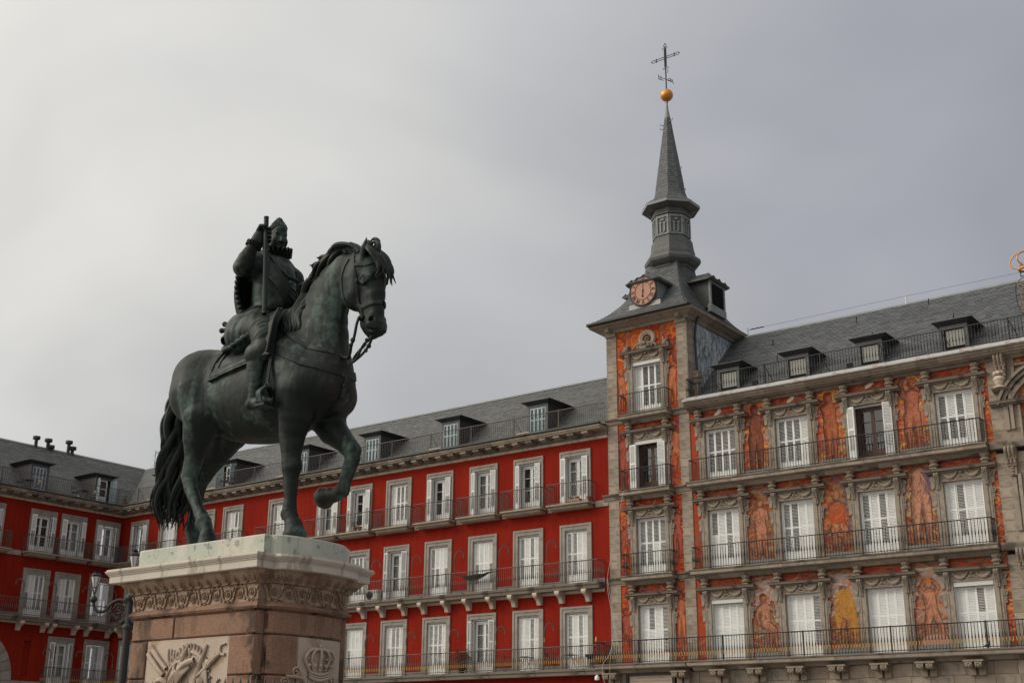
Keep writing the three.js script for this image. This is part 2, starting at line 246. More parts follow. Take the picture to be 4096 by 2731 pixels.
const corbelGeo = (() => { const s = new THREE.Shape(); s.moveTo(0, 0); s.lineTo(0, 0.62); s.lineTo(0.55, 0.62); s.bezierCurveTo(0.66, 0.58, 0.66, 0.42, 0.52, 0.36); s.bezierCurveTo(0.3, 0.3, 0.24, 0.16, 0.2, 0); s.lineTo(0, 0);
  const g = new THREE.ExtrudeGeometry(s, { depth: 0.24, bevelEnabled: true, bevelSize: 0.012, bevelThickness: 0.012, bevelSegments: 1, curveSegments: 6 }); g.translate(0, 0, -0.12); g.rotateY(-Math.PI / 2);
  const c = new THREE.CylinderGeometry(0.075, 0.075, 0.3, 10); c.rotateZ(Math.PI / 2); c.translate(0, 0.55, 0.56); return merged([uvm(g), uvm(c)]); })();
const redBand = (a, b, y0, y1, parent, r) => { let u = a; while (u < b - 0.05) { const e = Math.min(b, u + 1.3 + 0.9 * r()); M('band_stone', rock(u + 0.006, e - 0.006, y0, y1, -0.02, 0.06, 0.012), r() < 0.5 ? Mt.grey : Mt.brownC, parent); u = e; } };
function dormer(parent, u, w, { W = 1.16, y0 = 18.75, y1 = 20.72, mat = Mt.leadDark, open = false, shut = Mt.blueWhite, slope = 0.955, hip = false, R = 18.7 } = {}) {
  const depth = (y1 - R) / slope + 0.5, h = W / 2, d = M('dormer', [box(-h - 0.13, -h, y0, y1, -depth, 0), box(h, h + 0.13, y0, y1, -depth, 0), box(-h, h, y0 + 0.02, y1 - 0.02, -depth, -0.3)], mat, parent); at(d, u, 0, w);
  M('dormer_frame', [box(-h - 0.14, -h + 0.03, y0, y1, -0.03, 0.02), box(h - 0.03, h + 0.14, y0, y1, -0.03, 0.02), box(-h + 0.03, h - 0.03, y1 - 0.16, y1, -0.03, 0.02), box(-h + 0.03, h - 0.03, y0, y0 + 0.08, -0.03, 0.02)], Mt.lead, d);
  const e = 0.3, ov = [[-h - 0.13, y1], [-h - 0.13 - e, y1 + 0.17], [h + 0.13 + e, y1 + 0.17], [h + 0.13, y1]];
  const v = [], P = (x, y, z) => [x, y, z], q = (a, b, c, dd) => v.push(...a, ...b, ...c, ...a, ...c, ...dd);
  const f0 = 0.02, f1 = 0.3, bk = -depth - 0.5, a = h + 0.13, yb = y1 + 0.17, rz = -0.75, top = yb + 0.26;
  q(P(-a, y1, f0), P(a, y1, f0), P(a + e, yb, f1), P(-a - e, yb, f1)); q(P(a, y1, bk), P(a + e, yb, bk), P(a + e, yb, f1), P(a, y1, f0)); q(P(-a, y1, f0), P(-a - e, yb, f1), P(-a - e, yb, bk), P(-a, y1, bk)); q(P(-a, y1, bk), P(a, y1, bk), P(a, y1, f0), P(-a, y1, f0));
  M('dormer_cornice', [soup(v), box(-a - e + 0.004, a + e - 0.004, yb - 0.012, yb + 0.03, f1 - 0.02, f1 + 0.012)], mat, d);
  const s = [], q2 = (x, y, z, t) => s.push(...x, ...y, ...z, ...x, ...z, ...t), y3 = yb + 0.03, E = a + e + 0.02;
  s.push(...P(-E, y3, f1 + 0.02), ...P(E, y3, f1 + 0.02), ...P(0, top, rz)); q2(P(E, y3, f1 + 0.02), P(E, y3, bk), P(0, top, bk), P(0, top, rz)); q2(P(-E, y3, bk), P(-E, y3, f1 + 0.02), P(0, top, rz), P(0, top, bk));
  M('dormer_roof', [soup(s), box(-E, E, yb + 0.005, y3, f1 + 0.012, f1 + 0.025)], Mt.lead, d);
  const lh = y1 - 0.16 - y0 - 0.1;
  if (open) { M('casement', [box(-h + 0.25, -h + 0.33, y0 + 0.08, y1 - 0.16, -0.1, -0.04), box(h - 0.33, h - 0.25, y0 + 0.08, y1 - 0.16, -0.1, -0.04), box(-h + 0.33, h - 0.33, y0 + 0.08, y0 + 0.6, -0.09, -0.05), box(-h + 0.33, h - 0.33, y0 + 1.12, y0 + 1.18, -0.09, -0.05), box(-h + 0.33, h - 0.33, y1 - 0.26, y1 - 0.16, -0.09, -0.05)], Mt.white, d);
    M('pane', box(-h + 0.32, h - 0.32, y0 + 0.55, y1 - 0.24, -0.075, -0.068), Mt.glass, d);
    for (const s2 of [-1, 1]) { const m = M('shutter', leaf(W / 2 - 0.04, lh, 0, 1), shut, d); at(m, s2 * (h - 0.03), y0 + 0.09, 0.03, s2 < 0 ? -1.9 : Math.PI + 1.9); } }
  else for (let i = 0; i < 4; i++) { const lw = (W - 0.07) / 4; at(M('shutter', leaf(lw - 0.004, lh, 1, 3), shut, d), -h + 0.035 + i * lw, y0 + 0.09, -0.02); }
  return d;
}
function redHouse(G, u0, u1, o, seed) {                               // wall plane at w = 0; m0 / m1: mitre of mouldings at the ends
  const r = rng(seed), { cols, f3, m0 = 0, m1 = 0 } = o, holes = [];
  for (let f = 0; f < 3; f++) for (const u of cols[f]) holes.push([u - 0.76, u + 0.76, F[f] - 0.0, TOP[f] - 0.28]);
  M('wall', wallShape(u0, u1, 5.2, 18.3, [...holes, ...(o.holes || [])], 0.4), Mt.red, G);
  M('inner_wall', box(u0 + 0.02, u1 - 0.02, 0.02, 18.4, -4.7, -4.5), Mt.plaster, G);
  M('inner_floor', [5.9, 10.2, 14.45].map((y) => box(u0 + 0.05, u1 - 0.05, y - 0.3, y - 0.01, -4.5, -0.39)), Mt.plaster, G);
  { const piers = []; for (let u = u0 + 0.5; u < u1 - 0.7; u += 3.25) piers.push(box(u, u + 0.95, 0, 5.21, -0.8, 0.0)); piers.push(box(u0, u1, 4.7, 5.19, -0.7, -0.05)); M('arcade_pier', piers, Mt.grey, G); }
  // windows
  for (let f = 0; f < 3; f++) cols[f].forEach((u, i) => redWindow(G, u, f, o.state[f][i] || 'closed', r, f === 2 && o.peel && i < 4 ? Mt.peel : Mt.white));
  // cornice
  M('plaster_band', mould(u0, u1, [[-0.02, 17.93], [0.07, 17.95], [0.08, 18.07], [-0.02, 18.07]], m0, m1), Mt.cream, G);
  M('cornice_bed', mould(u0, u1, [[-0.02, 18.07], [0.06, 18.07], [0.1, 18.14], [0.1, 18.34], [-0.02, 18.34]], m0, m1), Mt.dirty, G);
  for (let u = u0 + 0.6; u < u1 - 0.5; u += 0.94) at(M('modillion', modillion, r() < 0.5 ? Mt.dirty : Mt.brown, G), u, 0, 0);
  { let u = u0 + m0 * 0.8; const end = u1 + m1 * 0.8; while (u < end - 0.1) { const e = Math.min(end, u + 1.0 + 0.25 * r()), a = u === u0 + m0 * 0.8, b = e === end; M('cornice_stone', mould(a ? u0 : u + 0.005, b ? u1 : e - 0.005, [[-0.02, 18.337], [0.76, 18.337], [0.79, 18.4 + 0.006 * r()], [0.84, 18.44], [0.86, 18.53], [-0.02, 18.53]], a ? m0 : 0, b ? m1 : 0), r() < 0.6 ? Mt.brownC : Mt.dirty, G); u = e; } }
  M('gutter', [mould(u0, u1, [[0.7, 18.533], [0.9, 18.54], [0.94, 18.6], [0.9, 18.66], [0.7, 18.66]], m0, m1), mould(u0, u1, [[-0.7, 18.535], [0.7, 18.535], [0.7, 18.6], [-0.7, 18.72]], m0, m1)], Mt.leadDark, G);
  for (const u of o.spouts) M('waterspout', [tube([[u + 0.15, 18.72, 0.75], [u - 0.05, 18.66, 0.98], [u - 0.3, 18.55, 1.32]], 0.07, 8)], Mt.cream, G);
  // roof
  const pt = (x, t) => new THREE.Vector3(x, lerp(18.72, 23.2, t), lerp(-0.62, -5.4, t)), wE = (t) => lerp(-0.62, -5.4, t), rg = (t) => [u0 + m0 * wE(t), u1 + m1 * wE(t)];
  const base = []; { const [a, b] = rg(0), [c, d] = rg(1); base.push(a, 18.7, -0.62, b, 18.7, -0.62, d, 23.17, -5.4, a, 18.7, -0.62, d, 23.17, -5.4, c, 23.17, -5.4, c, 23.17, -5.4, d, 23.17, -5.4, d, 18.6, -10.5, c, 23.17, -5.4, d, 18.6, -10.5, c, 18.6, -10.5); }
  const roof = M('roof', soup(base), Mt.leadDark, G); M('slates', slates(pt, 46, rg, 0.3, seed + 5), Mt.slateRed, roof, 'stuff');
  M('ridge_cap', mould(rg(1)[0], rg(1)[1], [[-5.55, 23.12], [-5.4, 23.26], [-5.25, 23.12]]), Mt.leadLight, roof);
  for (const d of o.dormers) dormer(G, d[0], -0.62, { open: d[1] });
  railing('roof_railing', G, [[u0 + m0 * 0.28 + 0.02, 0.28], [u1 + m1 * 0.28 - 0.02, 0.28]], 18.82, 1.03, 0.135, { mat: Mt.ironGrey, posts: 3.1, stays: 1 });
  // third floor band and single balconies
  let u = u0; for (const [a, b] of [...f3, [u1, u1]]) { if (a > u + 0.1) redBand(u, a, 14.23, 14.56, G, r); u = b; }
  for (const [a, b] of f3) { const s = M('balcony', [mould(a, b, [[-0.02, 14.41], [0.68, 14.41], [0.72, 14.44], [0.72, 14.51], [-0.02, 14.51]]), mould(a + 0.14, b - 0.14, [[-0.02, 14.22], [0.42, 14.22], [0.56, 14.3], [0.58, 14.408], [-0.02, 14.408]])], Mt.brownC, G); railing('railing', s, [[a + 0.05, 0], [a + 0.05, 0.66], [b - 0.05, 0.66], [b - 0.05, 0]], 14.5, 1.12, 0.14, { mat: Mt.ironGrey }); }
  // long balconies of the first and second floor
  for (const [f, a, b, collar] of o.long) { const y = F[f], s = M('balcony', [mould(a, b, [[-0.02, y - 0.33], [0.6, y - 0.33], [0.64, y - 0.2], [0.72, y - 0.13], [0.75, y - 0.02], [-0.02, y]], a === u0 ? m0 : 0, b === u1 ? m1 : 0)], Mt.dirty, G);
    const A = a === u0 ? a + m0 * 0.68 : a + 0.05, B = b === u1 ? b + m1 * 0.68 : b - 0.05; railing('railing', s, [...(a === u0 ? [] : [[A, 0]]), [A, 0.68], [B, 0.68], ...(b === u1 ? [] : [[B, 0]])], y, 1.11, 0.135, { kind: 'vase', mat: Mt.ironGrey, collar });
    cols[f].concat(1e9).forEach((c, i, l) => { const lo = Math.max(i ? l[i - 1] + 1.03 : a, a), hi = Math.min(c - 1.03, b); if (hi - lo > 0.1) M('plinth_band', box(lo, hi, y - 0.01, y + 0.22, -0.02, 0.03), Mt.leadLight, G); }); }
  M('plaster_band', mould(o.long[1][1], o.long[1][2], [[-0.02, 9.78], [0.08, 9.8], [0.09, 9.938], [-0.02, 9.938]], o.long[1][1] === u0 ? m0 : 0, o.long[1][2] === u1 ? m1 : 0), Mt.cream, G);
  for (const c of o.corbels) at(M('corbel', corbelGeo, Mt.cream, G), c, 9.33, 0.0);
  return G;
}
const north = thing('red_building', 'long red plastered building with white shutters, left of the clock tower', 'building', [0, 0, -55]);
const NC = [-75.15, -71.9, -68.0, -65.13, -60.62, -56.1, -53.38, -50.18, -46.94, -43.67, -40.48, -37.33];
redHouse(north, -77.3, -35.22, { cols: [NC, NC, NC], peel: false, m0: 1, m1: 0,
  state: [['half', , , , , , 'closed', 'closed', 'closed', 'open', 'closed', 'closed'], [, , , , , , 'closed', 'open', 'closed', 'closed', 'closed', 'closed'], ['open', 'closed', 'closed', 'closed', 'closed', 'open', 'open', 'closed', 'open', 'open', 'open', 'open']],
  f3: [[-76.98, -73.8], [-73.4, -70.4], [-69.5, -66.8], [-66.6, -63.7], [-62.2, -59.2], [-57.6, -54.86], [-54.72, -51.95], [-51.65, -48.86], [-48.42, -45.64], [-45.16, -42.32], [-41.98, -39.18], [-38.82, -36.06]].map(([a, b]) => [a, b]),
  long: [[0, -77.3, -35.25, true], [1, -77.3, -35.55, false]], spouts: [-72.6, -66.5, -59.4, -53.0, -46.5, -40.1], dormers: [[-73.9, false], [-66.7, true], [-59.6, false], [-53.2, false], [-46.8, false], [-40.33, false]],
  corbels: [-74.3, -76.0, -71.1, -72.7, -67.2, -68.8, -64.3, -65.9, -59.8, -61.4, -55.25, -56.95, -52.55, -54.2, -49.33, -51.03, -46.08, -47.82, -42.85, -44.52, -39.65, -41.33, -36.5, -38.2] }, 101);
const west = thing('red_building', 'red plastered building on the left with chimney pipes along its ridge', 'building', [-77.3, 0, 0], Math.PI / 2);
const archHole = (() => { const p = new THREE.Path(); p.moveTo(44.3 + 2.6, 5.21); p.lineTo(44.3 + 2.6, 6.1); p.absarc(44.3, 6.1, 2.6, 0, Math.PI, false); p.lineTo(44.3 - 2.6, 5.21); p.closePath(); return p; })();
redHouse(west, 34, 55, { cols: [[51.04, 53.88], [36.5, 41.5, 45.2, 48.55, 50.96, 53.73].slice(2).filter((c) => c > 47), [44.6, 48.55, 50.95, 53.77]], m0: 0, m1: -1, holes: [archHole, [48.3, 48.75, 6.35, 8.72]],
  state: [['open', 'half'], ['closed', 'closed', 'closed'], ['open', 'open', 'open', 'open']],
  f3: [[43.2, 46.05], [47.2, 49.65], [49.68, 52.15], [52.32, 54.9]], long: [[0, 49.75, 55, true], [1, 34, 55, false]], spouts: [50.4], dormers: [[48.2, false], [53.45, true], [42.6, false]],
  corbels: [47.6, 49.45, 50.05, 51.85, 52.85, 54.6, 45.6, 43.6] }, 202);
{ // stone arch of the passage at the far left, with its voussoirs
  const n = 15; for (let i = 0; i < n; i++) { const a0 = Math.PI * i / n + 0.006, a1 = Math.PI * (i + 1) / n - 0.006, s = new THREE.Shape(); s.absarc(44.3, 6.1, 3.3, a0, a1, false); s.absarc(44.3, 6.1, 2.58, a1, a0, true); const g = new THREE.ExtrudeGeometry(s, { depth: 0.5, bevelEnabled: false, curveSegments: 4 }); g.translate(0, 0, -0.42); M('voussoir', uvm(g), [Mt.grey, Mt.brown][i % 2], west); }
  M('arch_jamb', [box(46.88, 47.6, 0, 6.09, -0.42, 0.08), box(41.0, 41.72, 0, 6.09, -0.42, 0.08)], Mt.grey, west);
  M('niche_back', box(48.25, 48.8, 6.3, 8.76, -0.3, -0.14), Mt.red, west);
  M('plinth_band', box(47.62, 49.74, 5.9, 6.12, -0.02, 0.05), Mt.grey, west);
}
for (const [z, h, w] of [[50.5, 0.95, 0.16], [51.5, 0.95, 0.17], [51.75, 0.5, 0.17], [53.25, 1.15, 0.16], [53.6, 0.75, 0.17]]) M('chimney_pipe', lathe([[w * 0.8, 0], [w * 0.8, h - 0.3], [w * 1.7, h - 0.24], [w * 1.75, h - 0.02], [w * 0.3, h]], 10, z, 23.0, -5.35), Mt.leadDark, west);
// ---------------------------------------------------------------- painted walls (plain generic frescoes)
function fresco(W, H, ppm, seed, paint, veil) {                              // canvas in metres, y up, origin lower left
  const cv = document.createElement('canvas'); cv.width = Math.round(W * ppm); cv.height = Math.round(H * ppm);
  const c = cv.getContext('2d'), r = rng(seed); c.setTransform(ppm, 0, 0, -ppm, 0, cv.height); c.lineCap = 'round'; c.lineJoin = 'round'; paint(c, r); if (veil) { c.fillStyle = veil; c.fillRect(0, 0, W, H); }
  const t = new THREE.CanvasTexture(cv); t.colorSpace = THREE.SRGBColorSpace; t.magFilter = THREE.LinearFilter; t.generateMipmaps = true; t.minFilter = THREE.LinearMipmapLinearFilter; t.needsUpdate = true; return t;
}
const rgb = (a, k = 1, al = 1) => `rgba(${a.map((v) => Math.round(Math.min(255, v * k))).join(',')},${al})`;
const WARM = [[176, 66, 40], [196, 96, 48], [150, 44, 34], [212, 134, 64], [128, 42, 36], [184, 84, 60], [110, 52, 46]], DUSK = [[126, 112, 128], [96, 118, 132], [150, 110, 96], [170, 130, 110], [88, 84, 70]];
function washes(c, r, x0, y0, x1, y1, pal, n, ln = 0.8, wd = 0.1, al = 0.55) {
  c.save(); c.beginPath(); c.rect(x0, y0, x1 - x0, y1 - y0); c.clip();
  for (let i = 0; i < n; i++) { const x = lerp(x0, x1, r()), y = lerp(y0, y1, r()), a = (r() - 0.5) * 2.4, L = ln * (0.4 + r()); c.strokeStyle = rgb(pal[Math.floor(r() * pal.length)], 0.85 + 0.3 * r(), al * (0.4 + 0.6 * r())); c.lineWidth = wd * (0.3 + r()); c.beginPath(); c.moveTo(x, y); c.bezierCurveTo(x + L * 0.4 * Math.cos(a), y + L * 0.4 * Math.sin(a) + (r() - 0.5) * L * 0.6, x + L * 0.7, y + (r() - 0.5) * L * 0.7, x + L * Math.cos(a * 0.5), y + L * Math.sin(a)); c.stroke(); }
  c.restore();
}
function curls(c, r, x0, y0, x1, y1, n, pal, w = 0.018) {
  c.save(); c.beginPath(); c.rect(x0, y0, x1 - x0, y1 - y0); c.clip();
  for (let i = 0; i < n; i++) { let x = lerp(x0, x1, r()), y = lerp(y0, y1, r()), a = r() * 6.3; const s = (r() < 0.5 ? -1 : 1) * (0.25 + 0.5 * r()); c.strokeStyle = rgb(pal[Math.floor(r() * pal.length)], 1, 0.75); c.lineWidth = w * (0.5 + r()); c.beginPath(); c.moveTo(x, y); for (let k = 0; k < 14; k++) { a += s * (0.3 + k * 0.05); x += 0.075 * Math.cos(a); y += 0.075 * Math.sin(a); c.lineTo(x, y); } c.stroke(); }
  c.restore();
}
function painted(c, r, x, y, h, skin, pose) {                          // a generic painted figure, feet at y
  const s = h / 7.4, P = (u, v) => [x + u * s, y + v * s];
  const limb = (pts, w0, w1, col) => { for (let i = 0; i < pts.length - 1; i++) { const n = 10; for (let k = 0; k <= n; k++) { const t = (i + k / n) / (pts.length - 1), [ax, ay] = P(...pts[i]), [bx, by] = P(...pts[i + 1]), f = k / n; c.fillStyle = col; c.beginPath(); c.arc(lerp(ax, bx, f), lerp(ay, by, f), s * lerp(w0, w1, t) / 2, 0, 7); c.fill(); } } };
  const draw = (dx, col, g) => { const q = (a) => a.map(([u, v]) => [u + dx, v]); limb(q(pose.legA), 0.95 + g, 0.42 + g, col); limb(q(pose.legB), 0.95 + g, 0.42 + g, col); limb(q(pose.trunk), 1.25 + g, 1.45 + g, col); limb(q(pose.armA), 0.58 + g, 0.34 + g, col); limb(q(pose.armB), 0.58 + g, 0.34 + g, col);
    const [hx, hy] = P(pose.head[0] + dx, pose.head[1]); c.fillStyle = col; c.beginPath(); c.ellipse(hx, hy, s * (0.42 + g / 2), s * (0.54 + g / 2), 0, 0, 7); c.fill(); };
  draw(0, rgb(skin, 0.42, 0.85), 0.16); draw(0.02, rgb(skin, 0.62, 1), 0); draw(0.1, rgb(skin, 0.86, 0.75), -0.22); draw(0.14, rgb(skin, 1.02, 0.6), -0.38);
  for (const [limbP, n] of [[pose.legA, 26], [pose.legB, 26], [pose.trunk, 44], [pose.armA, 20], [pose.armB, 20]]) for (let i = 0; i < n; i++) { const t = r() * (limbP.length - 1), k = Math.min(limbP.length - 2, Math.floor(t)), f = t - k, u = lerp(limbP[k][0], limbP[k + 1][0], f) + (r() - 0.5) * (limbP === pose.trunk ? 1.2 : 0.6), v = lerp(limbP[k][1], limbP[k + 1][1], f), [a, b] = P(u, v), d = (0.1 + 0.2 * r()) * s; c.strokeStyle = rgb(skin, 0.45 + 0.75 * r(), 0.4); c.lineWidth = 0.015 + 0.04 * r(); c.beginPath(); c.moveTo(a, b); c.quadraticCurveTo(a + (r() - 0.5) * d * 3, b - d, a + (r() - 0.5) * d * 2, b - d * 3); c.stroke(); }
  if (pose.robe) { c.fillStyle = rgb(pose.robe, 1, 0.95); c.beginPath(); pose.robeShape.forEach(([u, v], i) => { const [a, b] = P(u, v); i ? c.lineTo(a, b) : c.moveTo(a, b); }); c.closePath(); c.fill(); for (let i = 0; i < 40; i++) { const k = r(), [u0, v0] = pose.robeShape[Math.floor(r() * pose.robeShape.length)], [a, b] = P(u0 * 0.8, v0 * 0.9 + 0.3); c.strokeStyle = rgb(pose.robe, 0.6 + 0.7 * k, 0.6); c.lineWidth = 0.02; c.beginPath(); c.moveTo(a, b); c.quadraticCurveTo(a + 0.1, b - 0.2, a + (r() - 0.5) * 0.3, b - 0.5); c.stroke(); } }
  const [hx, hy] = P(...pose.head); c.fillStyle = rgb(pose.hair || [120, 70, 40]); c.beginPath(); c.ellipse(hx, hy + s * 0.22, s * 0.47, s * 0.42, 0, 0, 3.3); c.fill();
  c.fillStyle = rgb(skin, 0.45); for (const e of [-0.16, 0.16]) { c.beginPath(); c.ellipse(hx + e * s, hy, s * 0.07, s * 0.04, 0, 0, 7); c.fill(); } c.fillRect(hx - s * 0.1, hy - s * 0.3, s * 0.2, s * 0.04);
  for (let i = 0; i < 26; i++) { const [a, b] = P((r() - 0.5) * 1.2, 3 + 3 * r()); c.strokeStyle = rgb(skin, r() < 0.5 ? 0.72 : 1.2, 0.35); c.lineWidth = 0.02; c.beginPath(); c.moveTo(a, b); c.quadraticCurveTo(a + 0.06, b - 0.05, a + (r() - 0.5) * 0.12, b - 0.2); c.stroke(); }
}
const POSE = [
  { head: [0, 6.8], trunk: [[0, 3.9], [0, 5.6]], legA: [[-0.35, 3.7], [-0.45, 2], [-0.4, 0]], legB: [[0.35, 3.7], [0.5, 2], [0.45, 0]], armA: [[-0.7, 5.8], [-1.15, 5], [-0.9, 6.5]], armB: [[0.7, 5.8], [1.15, 5.1], [0.95, 6.5]], hair: [90, 40, 30] },
  { head: [-0.1, 6.8], trunk: [[0, 3.9], [-0.1, 5.6]], legA: [[-0.3, 3.7], [-0.3, 2], [-0.5, 0]], legB: [[0.3, 3.7], [0.35, 2], [0.2, 0]], armA: [[-0.7, 5.7], [-0.4, 5.0], [0.5, 5.2]], armB: [[0.6, 5.8], [1.4, 5.9], [1.9, 6.1]], hair: [130, 50, 25] },
  { head: [0.25, 6.85], trunk: [[0, 3.9], [0.1, 5.5]], legA: [[-0.35, 3.6], [-0.5, 2], [-0.5, 0]], legB: [[0.35, 3.6], [0.45, 2], [0.4, 0]], armA: [[-0.7, 5.6], [-1.0, 6.7], [-0.6, 7.6]], armB: [[0.8, 5.6], [1.3, 5.4], [1.1, 6.6]], hair: [190, 100, 40] },
  { head: [0, 6.8], trunk: [[0, 3.9], [0, 5.6]], legA: [[-0.35, 3.7], [-0.3, 2], [-0.35, 0]], legB: [[0.35, 3.7], [0.4, 2], [0.6, 0]], armA: [[-0.7, 5.7], [-1.2, 4.9], [-0.1, 4.9]], armB: [[0.7, 5.7], [0.9, 4.7], [0.3, 4.9]], hair: [150, 90, 40] },
  { head: [0, 6.5], trunk: [[0, 3.6], [0, 5.2]], legA: [[-0.3, 3.3], [-0.6, 2.4], [-0.5, 0.4]], legB: [[0.3, 3.3], [0.9, 2.5], [0.6, 0.8]], armA: [[-0.7, 5.3], [-0.8, 4.3], [0.2, 4.4]], armB: [[0.7, 5.3], [0.9, 4.4], [0.4, 3.9]], hair: [180, 120, 90], robe: [186, 84, 46], robeShape: [[-0.9, 5.6], [0.9, 5.6], [1.1, 4.2], [0.7, 3.2], [-0.9, 3.2], [-1.1, 4.4]] },
  { head: [-0.1, 7.0], trunk: [[0, 4.2], [0, 5.7]], legA: [[-0.3, 3.8], [-0.5, 2], [-0.5, 0]], legB: [[0.4, 3.8], [0.5, 2], [0.5, 0]], armA: [[-0.8, 5.8], [-1.1, 4.7], [0.2, 4.5]], armB: [[0.8, 5.8], [1.1, 4.8], [0, 4.3]], hair: [206, 140, 60], robe: [112, 96, 116], robeShape: [[0.2, 6.0], [1.1, 5.9], [1.4, 4.6], [0.9, 4.2], [0.6, 5.2]] },
  { head: [-0.2, 6.4], trunk: [[0, 3.6], [-0.1, 5.2]], legA: [[-0.2, 3.3], [0.7, 2.9], [0.6, 1.1]], legB: [[0.2, 3.3], [1.1, 2.6], [1.2, 0.7]], armA: [[-0.7, 5.3], [-1.2, 4.5], [-0.9, 3.4]], armB: [[0.6, 5.3], [1.1, 4.9], [1.0, 5.8]], hair: [110, 60, 40] },
  { head: [0, 6.6], trunk: [[0, 3.8], [0, 5.4]], legA: [[-0.3, 3.6], [-0.4, 2], [-0.4, 0]], legB: [[0.4, 3.6], [0.5, 2], [0.5, 0]], armA: [[-0.6, 5.4], [-0.8, 4.2], [-0.4, 3.8]], armB: [[0.7, 5.4], [0.9, 4.2], [0.8, 3.6]], hair: [120, 90, 80], robe: [196, 140, 58], robeShape: [[-0.8, 6.4], [0.2, 7.2], [1.1, 6.2], [1.5, 3.2], [1.2, 0.4], [0.7, 3.2], [-0.3, 3.6], [-0.9, 1.4], [-1.2, 4.0]] },
  { head: [-0.1, 6.7], trunk: [[0.1, 3.9], [-0.1, 5.5]], legA: [[-0.1, 3.7], [-0.5, 2.1], [-0.7, 0.2]], legB: [[0.3, 3.7], [0.9, 2.1], [1.4, 0.2]], armA: [[-0.7, 5.6], [-1.1, 6.1], [-0.5, 7.0]], armB: [[0.6, 5.6], [1.0, 6.2], [0.4, 7.1]], hair: [196, 120, 60] },
];
const palaceFresco = fresco(15, 13, 110, 7, (c, r) => {               // x = u + 30.2, y = v - 6
  c.fillStyle = rgb([178, 74, 44]); c.fillRect(0, 0, 15, 13);
  const LV = [[0, 4.4], [4.4, 8.75], [8.75, 13]];
  LV.forEach(([a, b], f) => { washes(c, r, 0, a, 15, b, f === 2 ? WARM : [...WARM, ...DUSK], 900, 0.9, 0.14); washes(c, r, 0, b - 1.05, 15, b, [...WARM, [110, 40, 32], ...DUSK], 260, 0.9, 0.08); curls(c, r, 0, b - 0.9, 15, b - 0.3, 46, [[222, 150, 90], [120, 60, 50], [150, 150, 150]]); });
  const gaps = [[2.9, 4.35], [6.8, 8.3], [10.7, 12.3]], skins = [[[140, 80, 62], [190, 104, 68], [196, 118, 88]], [[206, 140, 108], [196, 128, 92], [212, 152, 122]], [[196, 134, 104], [170, 110, 76], [206, 140, 108]]];
  const skyPal = [[236, 150, 66], [246, 190, 90], [214, 100, 62], [176, 150, 150], [150, 84, 70]], earth = [[126, 60, 44], [170, 96, 56], [206, 170, 110], [96, 84, 110], [140, 130, 90]], dusk2 = [[196, 170, 150], [150, 156, 168], [206, 120, 70], [120, 90, 60], [110, 120, 80]];
  LV.forEach(([a, b], k) => { const f = 2 - k; gaps.forEach(([x0, x1], g) => {
    washes(c, r, x0, a, x1, b - 0.4, f === 0 ? skyPal : f === 1 ? earth : dusk2, 260, 0.7, 0.13, 0.7); washes(c, r, x0, a, x1, a + 1.2, earth, 130, 0.5, 0.08, 0.7); if (f === 1 && g === 2) washes(c, r, x0, a + 1.6, x1, b - 0.6, [[214, 206, 110], [206, 190, 150], [160, 150, 150]], 120, 0.5, 0.12, 0.8); if (f === 2) washes(c, r, x0, a + 2.4, x1, b - 0.7, [[150, 160, 172], [196, 190, 180], [206, 130, 90]], 120, 0.7, 0.1, 0.8);
    const big = f === 1 && g === 2 ? 1.3 : f === 0 ? 1.12 : 0.95; painted(c, r, (x0 + x1) / 2, a + (f === 0 ? 0.2 : 0.35), 3.05 * big, skins[f][g], POSE[f * 3 + g]);
    washes(c, r, x0, a, x1, b - 0.5, [...earth, [140, 60, 40], [90, 40, 34]], 70, 0.35, 0.05, 0.5); curls(c, r, x0, a, x1, b - 0.5, 16, [[226, 180, 130], [96, 50, 40], [150, 130, 140]], 0.014);
    if (f === 2 && g === 2) { c.fillStyle = rgb([206, 150, 140]); c.beginPath(); c.ellipse((x0 + x1) / 2 + 0.1, a + 0.5, 0.62, 0.3, 0, 0, 7); c.fill(); } }); });
  for (const [x, y] of [[1.6, 12.25], [5.6, 12.3], [9.6, 12.35]]) { c.fillStyle = rgb([226, 220, 206]); c.beginPath(); c.ellipse(x, y, 0.24, 0.09, 0.5, 0, 7); c.ellipse(x + 0.05, y + 0.08, 0.08, 0.2, -0.4, 0, 7); c.fill(); }
  washes(c, r, 14.55, 0, 15, 13, skyPal, 260, 0.35, 0.06, 0.8);
}, 'rgba(72,44,40,0.2)');
